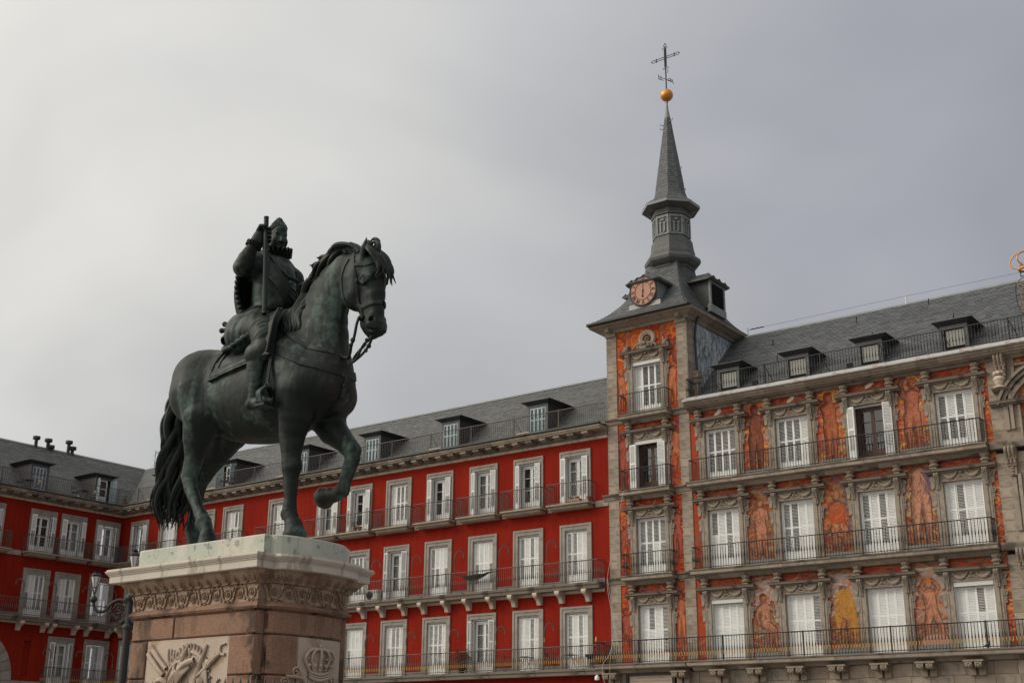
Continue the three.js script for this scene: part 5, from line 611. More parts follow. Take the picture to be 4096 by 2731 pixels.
  { const g = [], cyl = (u, yy, d = 0.0) => { const tt = Math.acos(clamp(-u / 0.56, -1, 1)), x = 1.04 + 0.16 * Math.sin(tt) ** 0.7 - 0.012 + d; return [x, yy, -u]; }; // u: leftwards negative = nearer
    const U = 0.13; for (let k = 0; k < 3; k++) g.push(tube([-0.16, -0.1, 0, 0.1, 0.16].map((q) => cyl(U + q, 2.44 + k * 0.03 - 0.04 * Math.cos(q * 9), 0.012)), k === 1 ? 0.012 : 0.018, 6)); for (const q of [-0.2, -0.12, 0, 0.12, 0.2]) g.push(tube([cyl(U + q * 0.75, 2.5, 0.015), cyl(U + q * 1.15, 2.62, 0.035), cyl(U + q * 0.85, 2.7, 0.035), cyl(U, 2.73, 0.02)], 0.017, 6)); for (const q of [-0.17, -0.085, 0, 0.085, 0.17]) g.push(ball(...cyl(U + q, 2.55, 0.03), 0.024), ball(...cyl(U + q * 1.1, 2.62, 0.03), 0.015)); g.push(ball(...cyl(U, 2.755, 0.02), 0.025), bar(cyl(U, 2.77, 0.02), cyl(U, 2.83, 0.02), 0.009, 4));
    const spi = (u, yy, s, d) => { const p = []; for (let i = 0; i <= 22; i++) { const a = i / 22 * 9, R = 0.055 * s * (1 - i / 26); p.push(cyl(u + d * R * Math.cos(a), yy + R * Math.sin(a), 0.014)); } g.push(tube(p, 0.011, 5, false, 50)); }; for (const [u, yy, s, d] of [[-0.2, 2.47, 1, 1], [-0.33, 2.36, 1, -1], [0.05, 2.32, 1, 1], [0.36, 2.4, 0.9, -1], [0.2, 2.34, 0.7, -1]]) spi(u, yy, s, d); g.push(tube([cyl(-0.33, 2.42, 0.01), cyl(-0.22, 2.42, 0.016), cyl(-0.1, 2.4, 0.012), cyl(0.02, 2.3, 0.01)], 0.02, 5), tube([cyl(-0.34, 2.3, 0.01), cyl(-0.36, 2.1, 0.012), cyl(-0.37, 1.9, 0.01)], 0.018, 5));
    for (const [u0, yy, a, b] of [[-0.1, 2.02, 0.2, 0.24], [0.33, 2.0, 0.12, 0.2]]) { for (const k of [1, 0.86]) { const p = []; for (let i = 0; i < 28; i++) p.push(cyl(u0 + a * k * Math.cos(i / 28 * 6.283), yy + b * k * Math.sin(i / 28 * 6.283), 0.012)); g.push(tube(p, 0.012, 5, true, 56)); } for (let k = -2; k <= 2; k++) g.push(tube([cyl(u0 + k * a * 0.28, yy - b * 0.6, 0.008), cyl(u0 + k * a * 0.28, yy, 0.008), cyl(u0 + k * a * 0.28, yy + b * 0.66, 0.008)], 0.006, 4), tube([cyl(u0 - a * 0.7, yy + k * b * 0.28, 0.008), cyl(u0, yy + k * b * 0.28, 0.008), cyl(u0 + a * 0.7, yy + k * b * 0.28, 0.008)], 0.006, 4)); }
    M('crown_relief', g, Mt.relief, bow); }
}
// iron fence round the monument: only its spear tips reach into the picture
{
  const G = thing('iron_fence', 'black iron spear fence around the pedestal, only its tips showing', 'fence', [-11.14, 0, -9.6]), X = 2.72, Z = 2.1, spear = merged([bar([0, 0.16, 0], [0, 2.13, 0], 0.011, 5), lathe([[0.011, 2.12], [0.024, 2.15], [0.014, 2.17], [0.02, 2.19], [0.0, 2.29]], 6)]);
  M('rail', [[-X, Z, X, Z], [X, Z, X, -Z], [X, -Z, -X, -Z], [-X, -Z, -X, Z]].flatMap(([a, b, c, d]) => [bar([a, 2.02, b], [c, 2.02, d], 0.02, 4), bar([a, 0.35, b], [c, 0.35, d], 0.02, 4)]), Mt.iron, G);
  for (const [a, b, c, d] of [[-X, Z, X, Z], [X, Z, X, -Z], [X, -Z, -X, -Z], [-X, -Z, -X, Z]]) { const L = Math.hypot(c - a, d - b), n = Math.round(L / 0.1); for (let i = 0; i < n; i++) if (b === Z && d === Z || a === X && c === X) at(M('spear', spear, Mt.iron, G), lerp(a, c, i / n), 0, lerp(b, d, i / n)); }
  M('kerb', [box(-X - 0.15, X + 0.15, 0, 0.16, Z - 0.15, Z + 0.15), box(-X - 0.15, X + 0.15, 0, 0.16, -Z - 0.15, -Z + 0.15), box(X - 0.15, X + 0.15, 0, 0.16, -Z + 0.15, Z - 0.15), box(-X - 0.15, -X + 0.15, 0, 0.16, -Z + 0.15, Z - 0.15)], Mt.grey, G);
}
// ---------------------------------------------------------------- signed distance modelling for the bronze
// a part is a list of prims: round cones joined by a smooth minimum; d > 0 outside
function Field() {
  const G = [], P = G;
  const seg = (a, b, ra, rb) => ({ a, b, ra, rb });
  const add = (segs, k, zs, sub) => { const lo = [1e3, 1e3, 1e3], hi = [-1e3, -1e3, -1e3]; for (const s of segs) for (const [p, r] of [[s.a, s.ra], [s.b, s.rb]]) for (let i = 0; i < 3; i++) { const q = i === 2 ? r * Math.max(1, zs) : r; lo[i] = Math.min(lo[i], p[i] - q); hi[i] = Math.max(hi[i], p[i] + q); } G.push({ segs, k, zs, sub, lo, hi }); return f; };
  const raw = (g, x, y, z) => { let m = 1e3; const zz = g.zs;
    for (const p of g.segs) { const ax = p.a[0], ay = p.a[1], az = p.a[2], bx = p.b[0] - ax, by = p.b[1] - ay, bz = (p.b[2] - az) / zz, qx = x - ax, qy = y - ay, qz = (z - az) / zz, L = bx * bx + by * by + bz * bz, t = L ? clamp((qx * bx + qy * by + qz * bz) / L) : 0;
      const ex = qx - bx * t, ey = qy - by * t, ez = qz - bz * t, e = Math.sqrt(ex * ex + ey * ey + ez * ez); let q = e - (p.ra + (p.rb - p.ra) * t);
      if (zz !== 1 && e > 1e-6) q /= Math.max(0.6, Math.sqrt(ex * ex + ey * ey + ez * ez / (zz * zz)) / e);
      if (m > 1e2) m = q; else { const k = 0.012, h = clamp(0.5 + 0.5 * (q - m) / k); m = lerp(q, m, h); } }
    return m; };
  const f = {
    cone: (a, b, ra, rb, k = 0.06, zs = 1) => add([seg(a, b, ra, rb)], k, zs, false),
    chain(pts, k = 0.06, zs = 1) { const S = []; for (let i = 0; i < pts.length - 1; i++) S.push(seg(pts[i].slice(0, 3), pts[i + 1].slice(0, 3), pts[i][3], pts[i + 1][3])); return add(S, k, zs, false); },
    ball: (c, r, k = 0.04, zs = 1) => add([seg(c, c, r, r)], k, zs, false),
    cut: (a, b, ra, rb, k = 0.02) => add([seg(a, b, ra, rb)], k, 1, true),
    d(x, y, z) {
      let m = 1e3;
      for (const g of G) {
        const dx = Math.max(g.lo[0] - x, 0, x - g.hi[0]), dy = Math.max(g.lo[1] - y, 0, y - g.hi[1]), dz = Math.max(g.lo[2] - z, 0, z - g.hi[2]), lb = Math.sqrt(dx * dx + dy * dy + dz * dz) * 0.75; if (g.sub ? lb > g.k + 0.05 : lb > m + g.k + 0.02) continue;
        const q = raw(g, x, y, z);
        if (g.sub) { const s = -q, h = clamp(0.5 + 0.5 * (m - s) / g.k); m = lerp(s, m, h) + g.k * h * (1 - h); }
        else { const h = clamp(0.5 + 0.5 * (q - m) / g.k); m = lerp(q, m, h) - g.k * h * (1 - h); }
      }
      return m;
    },
    n(x, y, z, e = 0.006) { const v = new THREE.Vector3(f.d(x + e, y, z) - f.d(x - e, y, z), f.d(x, y + e, z) - f.d(x, y - e, z), f.d(x, y, z + e) - f.d(x, y, z - e)); return v.normalize(); },
    snap(p, off = 0) { let [x, y, z] = p; for (let i = 0; i < 14; i++) { const d = f.d(x, y, z) - off, n = f.n(x, y, z); x -= n.x * d * 0.8; y -= n.y * d * 0.8; z -= n.z * d * 0.8; } return [x, y, z]; },
    P,
  };
  return f;
}
function surfaceNet(f, lo, hi, h, disp) {                              // dual mesh of the zero level, smooth normals from the field
  const N = [0, 1, 2].map((i) => Math.ceil((hi[i] - lo[i]) / h) + 1), [nx, ny, nz] = N, D = new Float32Array(nx * ny * nz).fill(9), B = 6, id = (i, j, k) => i + nx * (j + ny * k);
  const g = (x, y, z) => f.d(x, y, z) + (disp ? disp(x, y, z) : 0);
  for (let bk = 0; bk < nz; bk += B) for (let bj = 0; bj < ny; bj += B) for (let bi = 0; bi < nx; bi += B) {
    const c = f.d(lo[0] + (bi + B / 2) * h, lo[1] + (bj + B / 2) * h, lo[2] + (bk + B / 2) * h), sg = c < 0 ? -9 : 9, far = Math.abs(c) > B * h * 1.35 + 0.03;
    for (let k = bk; k < Math.min(nz, bk + B); k++) for (let j = bj; j < Math.min(ny, bj + B); j++) for (let i = bi; i < Math.min(nx, bi + B); i++) D[id(i, j, k)] = far ? sg : g(lo[0] + i * h, lo[1] + j * h, lo[2] + k * h);
  }
  const V = [], map = new Int32Array(nx * ny * nz).fill(-1), I = [];
  for (let k = 0; k < nz - 1; k++) for (let j = 0; j < ny - 1; j++) for (let i = 0; i < nx - 1; i++) {
    let s = 0, n = 0, X = 0, Y = 0, Z = 0; for (let c = 0; c < 8; c++) if (D[id(i + (c & 1), j + (c >> 1 & 1), k + (c >> 2))] < 0) s |= 1 << c; if (s === 0 || s === 255) continue;
    for (let a = 0; a < 8; a++) for (const e of [1, 2, 4]) if (!(a & e)) { const b = a | e; if ((s >> a & 1) !== (s >> b & 1)) { const da = D[id(i + (a & 1), j + (a >> 1 & 1), k + (a >> 2))], db = D[id(i + (b & 1), j + (b >> 1 & 1), k + (b >> 2))], t = clamp(da / (da - db)); X += (a & 1) + (e === 1 ? t : 0); Y += (a >> 1 & 1) + (e === 2 ? t : 0); Z += (a >> 2) + (e === 4 ? t : 0); n++; } }
    map[id(i, j, k)] = V.length / 3; V.push(lo[0] + (i + X / n) * h, lo[1] + (j + Y / n) * h, lo[2] + (k + Z / n) * h);
  }
  const quad = (a, b, c, d, fl) => { if (a < 0 || b < 0 || c < 0 || d < 0) return; fl ? I.push(a, b, c, a, c, d) : I.push(a, c, b, a, d, c); };
  for (let k = 1; k < nz - 1; k++) for (let j = 1; j < ny - 1; j++) for (let i = 1; i < nx - 1; i++) {
    const s = D[id(i, j, k)] < 0;
    if (s !== D[id(i + 1, j, k)] < 0) quad(map[id(i, j - 1, k - 1)], map[id(i, j, k - 1)], map[id(i, j, k)], map[id(i, j - 1, k)], s);
    if (s !== D[id(i, j + 1, k)] < 0) quad(map[id(i - 1, j, k - 1)], map[id(i - 1, j, k)], map[id(i, j, k)], map[id(i, j, k - 1)], s);
    if (s !== D[id(i, j, k + 1)] < 0) quad(map[id(i - 1, j - 1, k)], map[id(i, j - 1, k)], map[id(i, j, k)], map[id(i - 1, j, k)], s);
  }
  const geo = new THREE.BufferGeometry(), nrm = new Float32Array(V.length); for (let i = 0; i < V.length; i += 3) { const e = 0.008, x = V[i], y = V[i + 1], z = V[i + 2], q = new THREE.Vector3(g(x + e, y, z) - g(x - e, y, z), g(x, y + e, z) - g(x, y - e, z), g(x, y, z + e) - g(x, y, z - e)).normalize(); nrm[i] = q.x; nrm[i + 1] = q.y; nrm[i + 2] = q.z; }
  geo.setAttribute('position', new THREE.BufferAttribute(new Float32Array(V), 3)); geo.setAttribute('normal', new THREE.BufferAttribute(nrm, 3)); geo.setIndex(I); return geo.toNonIndexed();
}
// bronze with verdigris: colour belongs to the metal (streaks run down, blotches), one sample per vertex
function patina(g, amt = 0.5, seed = 1) {
  if (g.index) g = g.toNonIndexed(); const p = g.attributes.position, c = new Float32Array(p.count * 3);
  for (let i = 0; i < p.count; i++) { const x = p.getX(i), y = p.getY(i), z = p.getZ(i);
    const s = fbm(x * 9 + seed, y * 1.3, z * 9, 4), b = fbm(x * 2.2, y * 2.2 + seed, z * 2.2, 4), sp = fbm(x * 30, y * 30, z * 30, 2), k = step(0.50, 0.72, s * 0.55 + b * 0.45 + (sp - 0.5) * 0.16) * amt, br = step(0.5, 0.75, fbm(x * 3 + 7, y * 2, z * 3, 3)) * 0.6;
    const v = 0.82 + 0.36 * sp; c[i * 3] = lerp(lerp(0.013, 0.028, br), 0.095, k) * v; c[i * 3 + 1] = lerp(lerp(0.018, 0.023, br), 0.145, k) * v; c[i * 3 + 2] = lerp(lerp(0.016, 0.017, br), 0.125, k) * v; }
  g.setAttribute('color', new THREE.BufferAttribute(c, 3)); return g;
}
Mt.bronze = new THREE.MeshPhysicalMaterial({ specularIntensity: 0.6,  vertexColors: true, roughness: 0.55, metalness: 0.25 });
const patched = (list, a, s) => patina(merged(list), a, s);
function ribbon(f, pts, w, th, n = 60, wf, up) {                       // a strap lying on the field's surface
  const c = new THREE.CatmullRomCurve3(pts.map((p) => new THREE.Vector3(...p)), false, 'centripetal'), R = []; for (let i = 0; i <= n; i++) { const q = c.getPointAt(i / n).toArray(); R.push(f ? new THREE.Vector3(...f.snap(q, 0.001)) : new THREE.Vector3(...q)); }
  const v = [], ringAt = (i) => { const t = R[Math.min(n, i + 1)].clone().sub(R[Math.max(0, i - 1)]).normalize(), nn = f ? f.n(R[i].x, R[i].y, R[i].z) : new THREE.Vector3(...up), b = t.clone().cross(nn).normalize(), W = w * (wf ? wf(i / n) : 1) / 2, q = (s, o) => { let p = R[i].clone().addScaledVector(b, s * W); if (f && o > 0) { const e = f.snap(p.toArray(), 0); p = new THREE.Vector3(...e); } return p.addScaledVector(nn, o); }; return [q(-1, -0.01), q(-0.96, th), q(-0.4, th * 1.15), q(0.4, th * 1.15), q(0.96, th), q(1, -0.01)]; };
  let A = ringAt(0); for (let i = 1; i <= n; i++) { const B = ringAt(i); for (let j = 0; j < 5; j++) v.push(...A[j].toArray(), ...A[j + 1].toArray(), ...B[j + 1].toArray(), ...A[j].toArray(), ...B[j + 1].toArray(), ...B[j].toArray()); A = B; }
  return soup(v);
}
function lock(pts, r, tw = 1) { return tube(pts, (t) => r * (0.35 + 0.65 * Math.sin(Math.PI * Math.min(1, 0.25 + t * 0.75)) ** 0.7) * (1 - t ** 6) + 0.002, 6, false, pts.length * 5); }
// ---------------------------------------------------------------- horse
const horse = Field();
horse.chain([[-0.93, 2.07, 0, 0.49], [-0.66, 1.98, 0, 0.53], [-0.4, 1.9, 0, 0.555], [-0.1, 1.85, 0, 0.59], [0.2, 1.83, 0, 0.61], [0.45, 1.85, 0, 0.6], [0.66, 1.88, 0, 0.57], [0.98, 1.83, 0, 0.44]], 0.12, 0.84);
horse.chain([[0.9, 2.12, 0, 0.46], [0.92, 2.34, 0, 0.43], [0.95, 2.52, 0, 0.385], [1.0, 2.7, 0, 0.345], [1.07, 2.86, 0, 0.305], [1.17, 3.0, 0, 0.27], [1.3, 3.1, 0, 0.235], [1.44, 3.11, 0, 0.2]], 0.14, 0.64).cone([0.5, 2.32, 0], [0.8, 2.5, 0], 0.3, 0.3, 0.14, 0.6);
horse.cone([-0.88, 2.12, 0.18], [-0.84, 1.9, 0.24], 0.37, 0.36, 0.1).cone([-1.02, 2.16, -0.15], [-0.95, 1.95, -0.24], 0.36, 0.34, 0.1);
horse.cone([0.72, 2.1, 0.22], [0.98, 1.72, 0.26], 0.24, 0.25, 0.12).cone([0.72, 2.1, -0.22], [1.0, 1.7, -0.26], 0.24, 0.25, 0.12).cone([1.12, 1.82, 0.13], [1.2, 1.7, 0.12], 0.2, 0.16, 0.07).cone([1.12, 1.82, -0.13], [1.2, 1.7, -0.12], 0.2, 0.16, 0.07);
const LEG = {
  RF: [[0.93, 1.66, 0.27, 0.25], [0.9, 1.39, 0.25, 0.2], [0.85, 1.165, 0.24, 0.15], [0.862, 0.928, 0.24, 0.112], [0.872, 0.79, 0.24, 0.108], [0.876, 0.68, 0.24, 0.084], [0.89, 0.44, 0.24, 0.07], [0.885, 0.3, 0.24, 0.088], [0.95, 0.17, 0.24, 0.082]],
  LF: [[0.85, 1.55, -0.24, 0.24], [1.0, 1.31, -0.24, 0.175], [1.18, 1.16, -0.24, 0.128], [1.33, 1.02, -0.24, 0.108], [1.34, 0.92, -0.24, 0.09], [1.25, 0.69, -0.24, 0.07], [1.21, 0.58, -0.24, 0.085], [1.09, 0.54, -0.24, 0.078]],
  RH: [[-0.8, 1.9, 0.26, 0.33], [-0.66, 1.62, 0.29, 0.26], [-0.76, 1.35, 0.28, 0.175], [-0.79, 1.12, 0.27, 0.118], [-0.865, 0.9, 0.26, 0.095], [-0.82, 0.76, 0.26, 0.085], [-0.66, 0.52, 0.26, 0.069], [-0.535, 0.345, 0.26, 0.085], [-0.46, 0.21, 0.26, 0.08]],
  LH: [[-1.05, 1.95, -0.24, 0.32], [-0.84, 1.56, -0.26, 0.25], [-1.02, 1.31, -0.26, 0.165], [-1.17, 1.15, -0.26, 0.118], [-1.3, 0.99, -0.26, 0.096], [-1.33, 0.87, -0.26, 0.08], [-1.36, 0.6, -0.26, 0.07], [-1.37, 0.4, -0.26, 0.085], [-1.33, 0.24, -0.26, 0.08]] };
horse.chain(LEG.RF, 0.05).chain(LEG.LF, 0.05).chain(LEG.RH, 0.06).chain(LEG.LH, 0.06);
for (const [x, z] of [[0.97, 0.24], [-0.44, 0.26], [-1.31, -0.26]]) horse.cone([x, 0.13, z], [x + 0.02, 0.04, z], 0.1, 0.132, 0.02);
horse.cone([1.03, 0.55, -0.24], [0.935, 0.53, -0.24], 0.092, 0.126, 0.025);
horse.ball([-0.93, 0.93, 0.26], 0.06, 0.05).ball([-1.37, 1.02, -0.26], 0.06, 0.05).ball([0.83, 0.27, 0.24], 0.055, 0.04).ball([-0.6, 0.3, 0.26], 0.055, 0.04).ball([-1.43, 0.36, -0.26], 0.055, 0.04).ball([0.93, 0.82, 0.24], 0.07, 0.05);
// head
const HD = [[1.6, 3.06, 0, 0.215], [1.7, 2.95, 0, 0.22], [1.765, 2.72, 0, 0.17], [1.8, 2.5, 0, 0.13], [1.8, 2.36, 0, 0.125]];
horse.chain(HD, 0.06, 0.72).cone([1.56, 2.96, 0.035], [1.54, 2.78, 0.03], 0.215, 0.185, 0.05, 0.72).cone([1.58, 2.78, 0], [1.7, 2.55, 0], 0.15, 0.1, 0.07, 0.75).cone([1.56, 2.96, -0.035], [1.54, 2.78, -0.03], 0.215, 0.185, 0.05, 0.72);
horse.cone([1.72, 2.4, 0], [1.8, 2.26, 0], 0.1, 0.075, 0.05, 0.85).cone([1.86, 2.34, 0.05], [1.87, 2.3, 0.05], 0.075, 0.07, 0.05).cone([1.86, 2.34, -0.05], [1.87, 2.3, -0.05], 0.075, 0.07, 0.05);
for (const s of [-1, 1]) { horse.cone([1.72, 2.94, s * 0.125], [1.84, 2.9, s * 0.115], 0.04, 0.045, 0.04).cut([1.76, 2.85, s * 0.215], [1.8, 2.85, s * 0.185], 0.062, 0.05, 0.02).ball([1.765, 2.855, s * 0.128], 0.054, 0.006).cone([1.7, 2.865, s * 0.165], [1.76, 2.905, s * 0.175], 0.014, 0.016, 0.012).cone([1.76, 2.905, s * 0.175], [1.82, 2.86, s * 0.15], 0.016, 0.012, 0.012).cone([1.7, 2.86, s * 0.165], [1.77, 2.81, s * 0.17], 0.012, 0.013, 0.012).cone([1.77, 2.81, s * 0.17], [1.82, 2.85, s * 0.15], 0.013, 0.011, 0.012);
  horse.cone([1.86, 2.42, s * 0.075], [1.85, 2.34, s * 0.09], 0.05, 0.055, 0.03).cut([1.9, 2.4, s * 0.135], [1.86, 2.37, s * 0.1], 0.034, 0.028, 0.015).cut([1.9, 2.25, s * 0.09], [1.74, 2.31, s * 0.12], 0.012, 0.012, 0.015).cone([1.84, 2.7, s * 0.07], [1.87, 2.5, s * 0.05], 0.03, 0.02, 0.05);
  horse.cone([1.63, 2.98, s * 0.12], [1.6, 2.78, s * 0.11], 0.06, 0.05, 0.08);
  horse.cone([1.66, 3.14, s * 0.1], [1.71, 3.28, s * 0.12], 0.05, 0.042, 0.03, 0.7).cone([1.71, 3.28, s * 0.12], [1.75, 3.4, s * 0.12], 0.042, 0.008, 0.01, 0.7).cut([1.77, 3.22, s * 0.145], [1.77, 3.33, s * 0.145], 0.024, 0.012, 0.012); }
const hair3 = (x, y, z) => 0.006 * (fbm(x * 26, y * 5, z * 26, 2) - 0.5) + 0.012 * (fbm(x * 5, y * 5, z * 5, 3) - 0.5);
const statue = thing('equestrian_statue', 'dark green bronze statue of an armoured rider raising a baton on a walking horse', 'statue', [-11.05, 3.88, -9.6]);
const HB = M('horse_body', patina(surfaceNet(horse, [-1.75, -0.02, -0.72], [2.1, 3.66, 0.72], 0.0165, hair3), 0.62, 3), Mt.bronze, statue);
// mane, forelock, tail
{
  const r = rng(12), crest = new THREE.CatmullRomCurve3([[0.62, 2.66, -0.04], [0.72, 2.88, -0.02], [0.82, 3.08, 0], [1.0, 3.26, 0], [1.2, 3.36, 0], [1.42, 3.36, 0], [1.6, 3.28, 0]].map((p) => new THREE.Vector3(...p))), g = [];
  for (let i = 0; i < 96; i++) { const t = clamp((i + r() * 1.5) / 96), p = crest.getPointAt(t), q0 = crest.getPointAt(Math.max(0, t - 0.16 - 0.08 * r())), q1 = crest.getPointAt(Math.max(0, t - 0.3 - 0.12 * r())), far = r() < 0.6, z = far ? -0.1 - 0.12 * r() : 0.03 + 0.06 * r(), L = 0.06 + 0.14 * r(), w = (r() - 0.5) * 0.08;
    g.push(lock([[p.x + 0.05, p.y - 0.06, z * 0.2], [p.x - 0.03, p.y + 0.035 + 0.03 * r(), z * 0.5], [q0.x, q0.y + 0.04 + w, z * 0.9 + w * 0.5], [(q0.x + q1.x) / 2 - 0.03, (q0.y + q1.y) / 2 - L * 0.4, z * 1.3 - w], [q1.x - 0.05, q1.y - L + w, z * 1.35], [q1.x - 0.12, q1.y - L * 1.15 + 0.05 * r(), z * 1.3 + w * 0.4]], 0.03 + 0.012 * r())); }
  for (const [t, dx, dy] of [[0.04, -0.2, -0.26], [0.12, -0.16, -0.34], [0.2, -0.28, -0.12], [0.3, -0.27, 0.02], [0.36, -0.22, -0.06], [0.5, -0.22, 0.04], [0.58, -0.2, 0.05], [0.75, -0.16, 0.05], [0.9, -0.12, 0.07]]) { const p = crest.getPointAt(t); for (let k = 0; k < 3; k++) g.push(lock([[p.x + 0.08, p.y - 0.06, 0.02 * k], [p.x, p.y + 0.04, 0.03 * (k - 1)], [p.x + dx * 0.5, p.y + dy * 0.5 + 0.05, 0.04 * (k - 1)], [p.x + dx * 0.9, p.y + dy * 0.9 + 0.02 * k, 0.03 * (k - 1)], [p.x + dx * 1.1, p.y + dy * 1.1 + 0.05, 0.03 * (k - 1)]], 0.034)); }
  for (let i = 0; i < 16; i++) { const w = r() - 0.5, x = 0.66 + 0.22 * r(); g.push(lock([[x + 0.1, 2.86 - 0.02 * i + 0.1, 0.12], [x + 0.02, 2.72, 0.2 + 0.02 * r()], [x - 0.04 + w * 0.1, 2.58, 0.25], [x + w * 0.14, 2.44, 0.26 + 0.03 * r()], [x - 0.05 + w * 0.2, 2.3 + 0.08 * r(), 0.27]], 0.028)); }
  M('mane', patched(g, 0.35, 5), Mt.bronze, statue);
  const f = []; for (let i = 0; i < 26; i++) { const z = -0.12 + 0.24 * r(), w = (r() - 0.5) * 0.08, L = 0.3 + 0.12 * r(); f.push(lock([[1.58, 3.22, z * 0.4], [1.7, 3.29 + 0.02 * r(), z * 0.7], [1.83, 3.21, z + w], [1.91 + 0.04 * r(), 3.2 - L * 0.55, z * 1.1 - w], [1.92 + 0.06 * r(), 3.2 - L * 0.9, z * 1.15 + w]], 0.03)); }
  for (const [a, b, c] of [[1.7, 3.36, 0.03], [1.76, 3.4, -0.03], [1.8, 3.34, 0]]) f.push(lock([[1.6, 3.2, 0], [a, b - 0.1, c * 0.6], [a + 0.02, b, c], [a - 0.06, b + 0.04, c], [a - 0.1, b - 0.01, c]], 0.036));
  M('forelock', patched(f, 0.4, 6), Mt.bronze, statue);
  const q = []; for (let i = 0; i < 46; i++) { const a = r() * 6.28, ra = Math.sqrt(r()), x = -0.075 * ra * Math.cos(a), z = 0.10 * ra * Math.sin(a), w = () => (r() - 0.5) * 0.09, e = 0.34 + 0.5 * r() * r();
    const A = 0.05 + 0.03 * r(), ph = r() * 6.28, P = (y, x0, spread) => [x0 + x * spread + A * 0.5 * Math.sin(ph + y * 7), y, 0.05 + z * spread + A * Math.cos(ph * 1.3 + y * 6.5)]; q.push(lock([[-1.26, 2.4, z * 0.4 + 0.02], [-1.37, 2.36, z * 0.5 + 0.02], [-1.43 + x, 2.15, z * 0.8 + 0.03], P(1.9, -1.43, 1.2), P(1.68, -1.43, 1.4), P(1.45, -1.43, 1.6), P(1.22, -1.43, 1.8), P(1.0, -1.44, 2.0), P(0.8, -1.44, 2.1), P(0.62 + 0.3 * (e - 0.34), -1.45, 2.1), P(0.5 + 0.5 * (e - 0.34), -1.46, 2.0), P(e, -1.47, 1.9)], 0.047 + 0.016 * r())); }
  M('tail', patched(q, 0.16, 7), Mt.bronze, statue);
}
// ---------------------------------------------------------------- rider: one continuous body
const rider = Field();
rider.chain([[-0.06, 2.52, 0, 0.3], [-0.05, 2.72, 0, 0.25], [-0.02, 2.9, 0, 0.225], [0.06, 3.04, 0, 0.265], [0.09, 3.14, 0, 0.285], [0.07, 3.3, 0, 0.285], [0.06, 3.4, 0, 0.25], [0.07, 3.5, 0, 0.16]], 0.06, 0.86);
rider.cone([0.24, 3.0, 0], [0.2, 3.22, 0], 0.14, 0.17, 0.12, 0.7);                                       // peascod breastplate
rider.cone([0.04, 3.42, 0.16], [0.03, 3.4, 0.3], 0.17, 0.155, 0.08).cone([0.05, 3.44, -0.16], [0.06, 3.38, -0.3], 0.17, 0.15, 0.08);
rider.chain([[0.07, 3.48, 0, 0.11], [0.1, 3.66, 0, 0.095]], 0.04);
// raised right arm with pauldron and elbow cop; left arm to the reins
rider.chain([[0.03, 3.4, 0.28, 0.13], [0.07, 3.31, 0.48, 0.105]], 0.05).chain([[0.08, 3.29, 0.51, 0.11], [0.13, 3.4, 0.5, 0.098], [0.2, 3.54, 0.47, 0.07], [0.235, 3.6, 0.455, 0.056]], 0.03).cone([0.06, 3.42, 0.25], [0.06, 3.38, 0.34], 0.13, 0.12, 0.03);
rider.chain([[0.06, 3.4, -0.32, 0.14], [0.05, 3.22, -0.42, 0.115], [0.1, 3.12, -0.42, 0.1], [0.26, 3.0, -0.3, 0.07], [0.34, 2.98, -0.2, 0.06]], 0.04);
// tassets, trunk hose, legs
rider.cone([0.06, 2.72, 0.14], [0.28, 2.52, 0.34], 0.19, 0.2, 0.08).cone([0.06, 2.72, -0.14], [0.28, 2.52, -0.34], 0.19, 0.2, 0.08).cone([-0.16, 2.6, 0.16], [0.02, 2.47, 0.34], 0.26, 0.23, 0.07).cone([-0.16, 2.6, -0.16], [0.02, 2.47, -0.34], 0.26, 0.23, 0.07);
rider.chain([[0.25, 2.5, 0.36, 0.2], [0.44, 2.44, 0.42, 0.175], [0.53, 2.33, 0.46, 0.15]], 0.05).chain([[0.25, 2.5, -0.36, 0.2], [0.44, 2.44, -0.42, 0.175], [0.53, 2.33, -0.46, 0.15]], 0.05);
for (const s of [1, -1]) { rider.chain([[0.5, 2.34, s * 0.46, 0.135], [0.54, 2.2, s * 0.49, 0.125], [0.5, 2.12, s * 0.5, 0.112], [0.472, 1.98, s * 0.5, 0.118], [0.47, 1.87, s * 0.505, 0.108], [0.48, 1.75, s * 0.51, 0.084], [0.475, 1.63, s * 0.515, 0.066], [0.46, 1.57, s * 0.515, 0.064]], 0.04); rider.chain([[0.43, 1.53, s * 0.515, 0.062], [0.5, 1.535, s * 0.52, 0.06], [0.66, 1.535, s * 0.54, 0.064], [0.78, 1.51, s * 0.56, 0.05], [0.84, 1.5, s * 0.57, 0.03]], 0.03); rider.chain([[0.57, 2.16, s * 0.48, 0.155], [0.47, 2.125, s * 0.5, 0.15]], 0.015); }
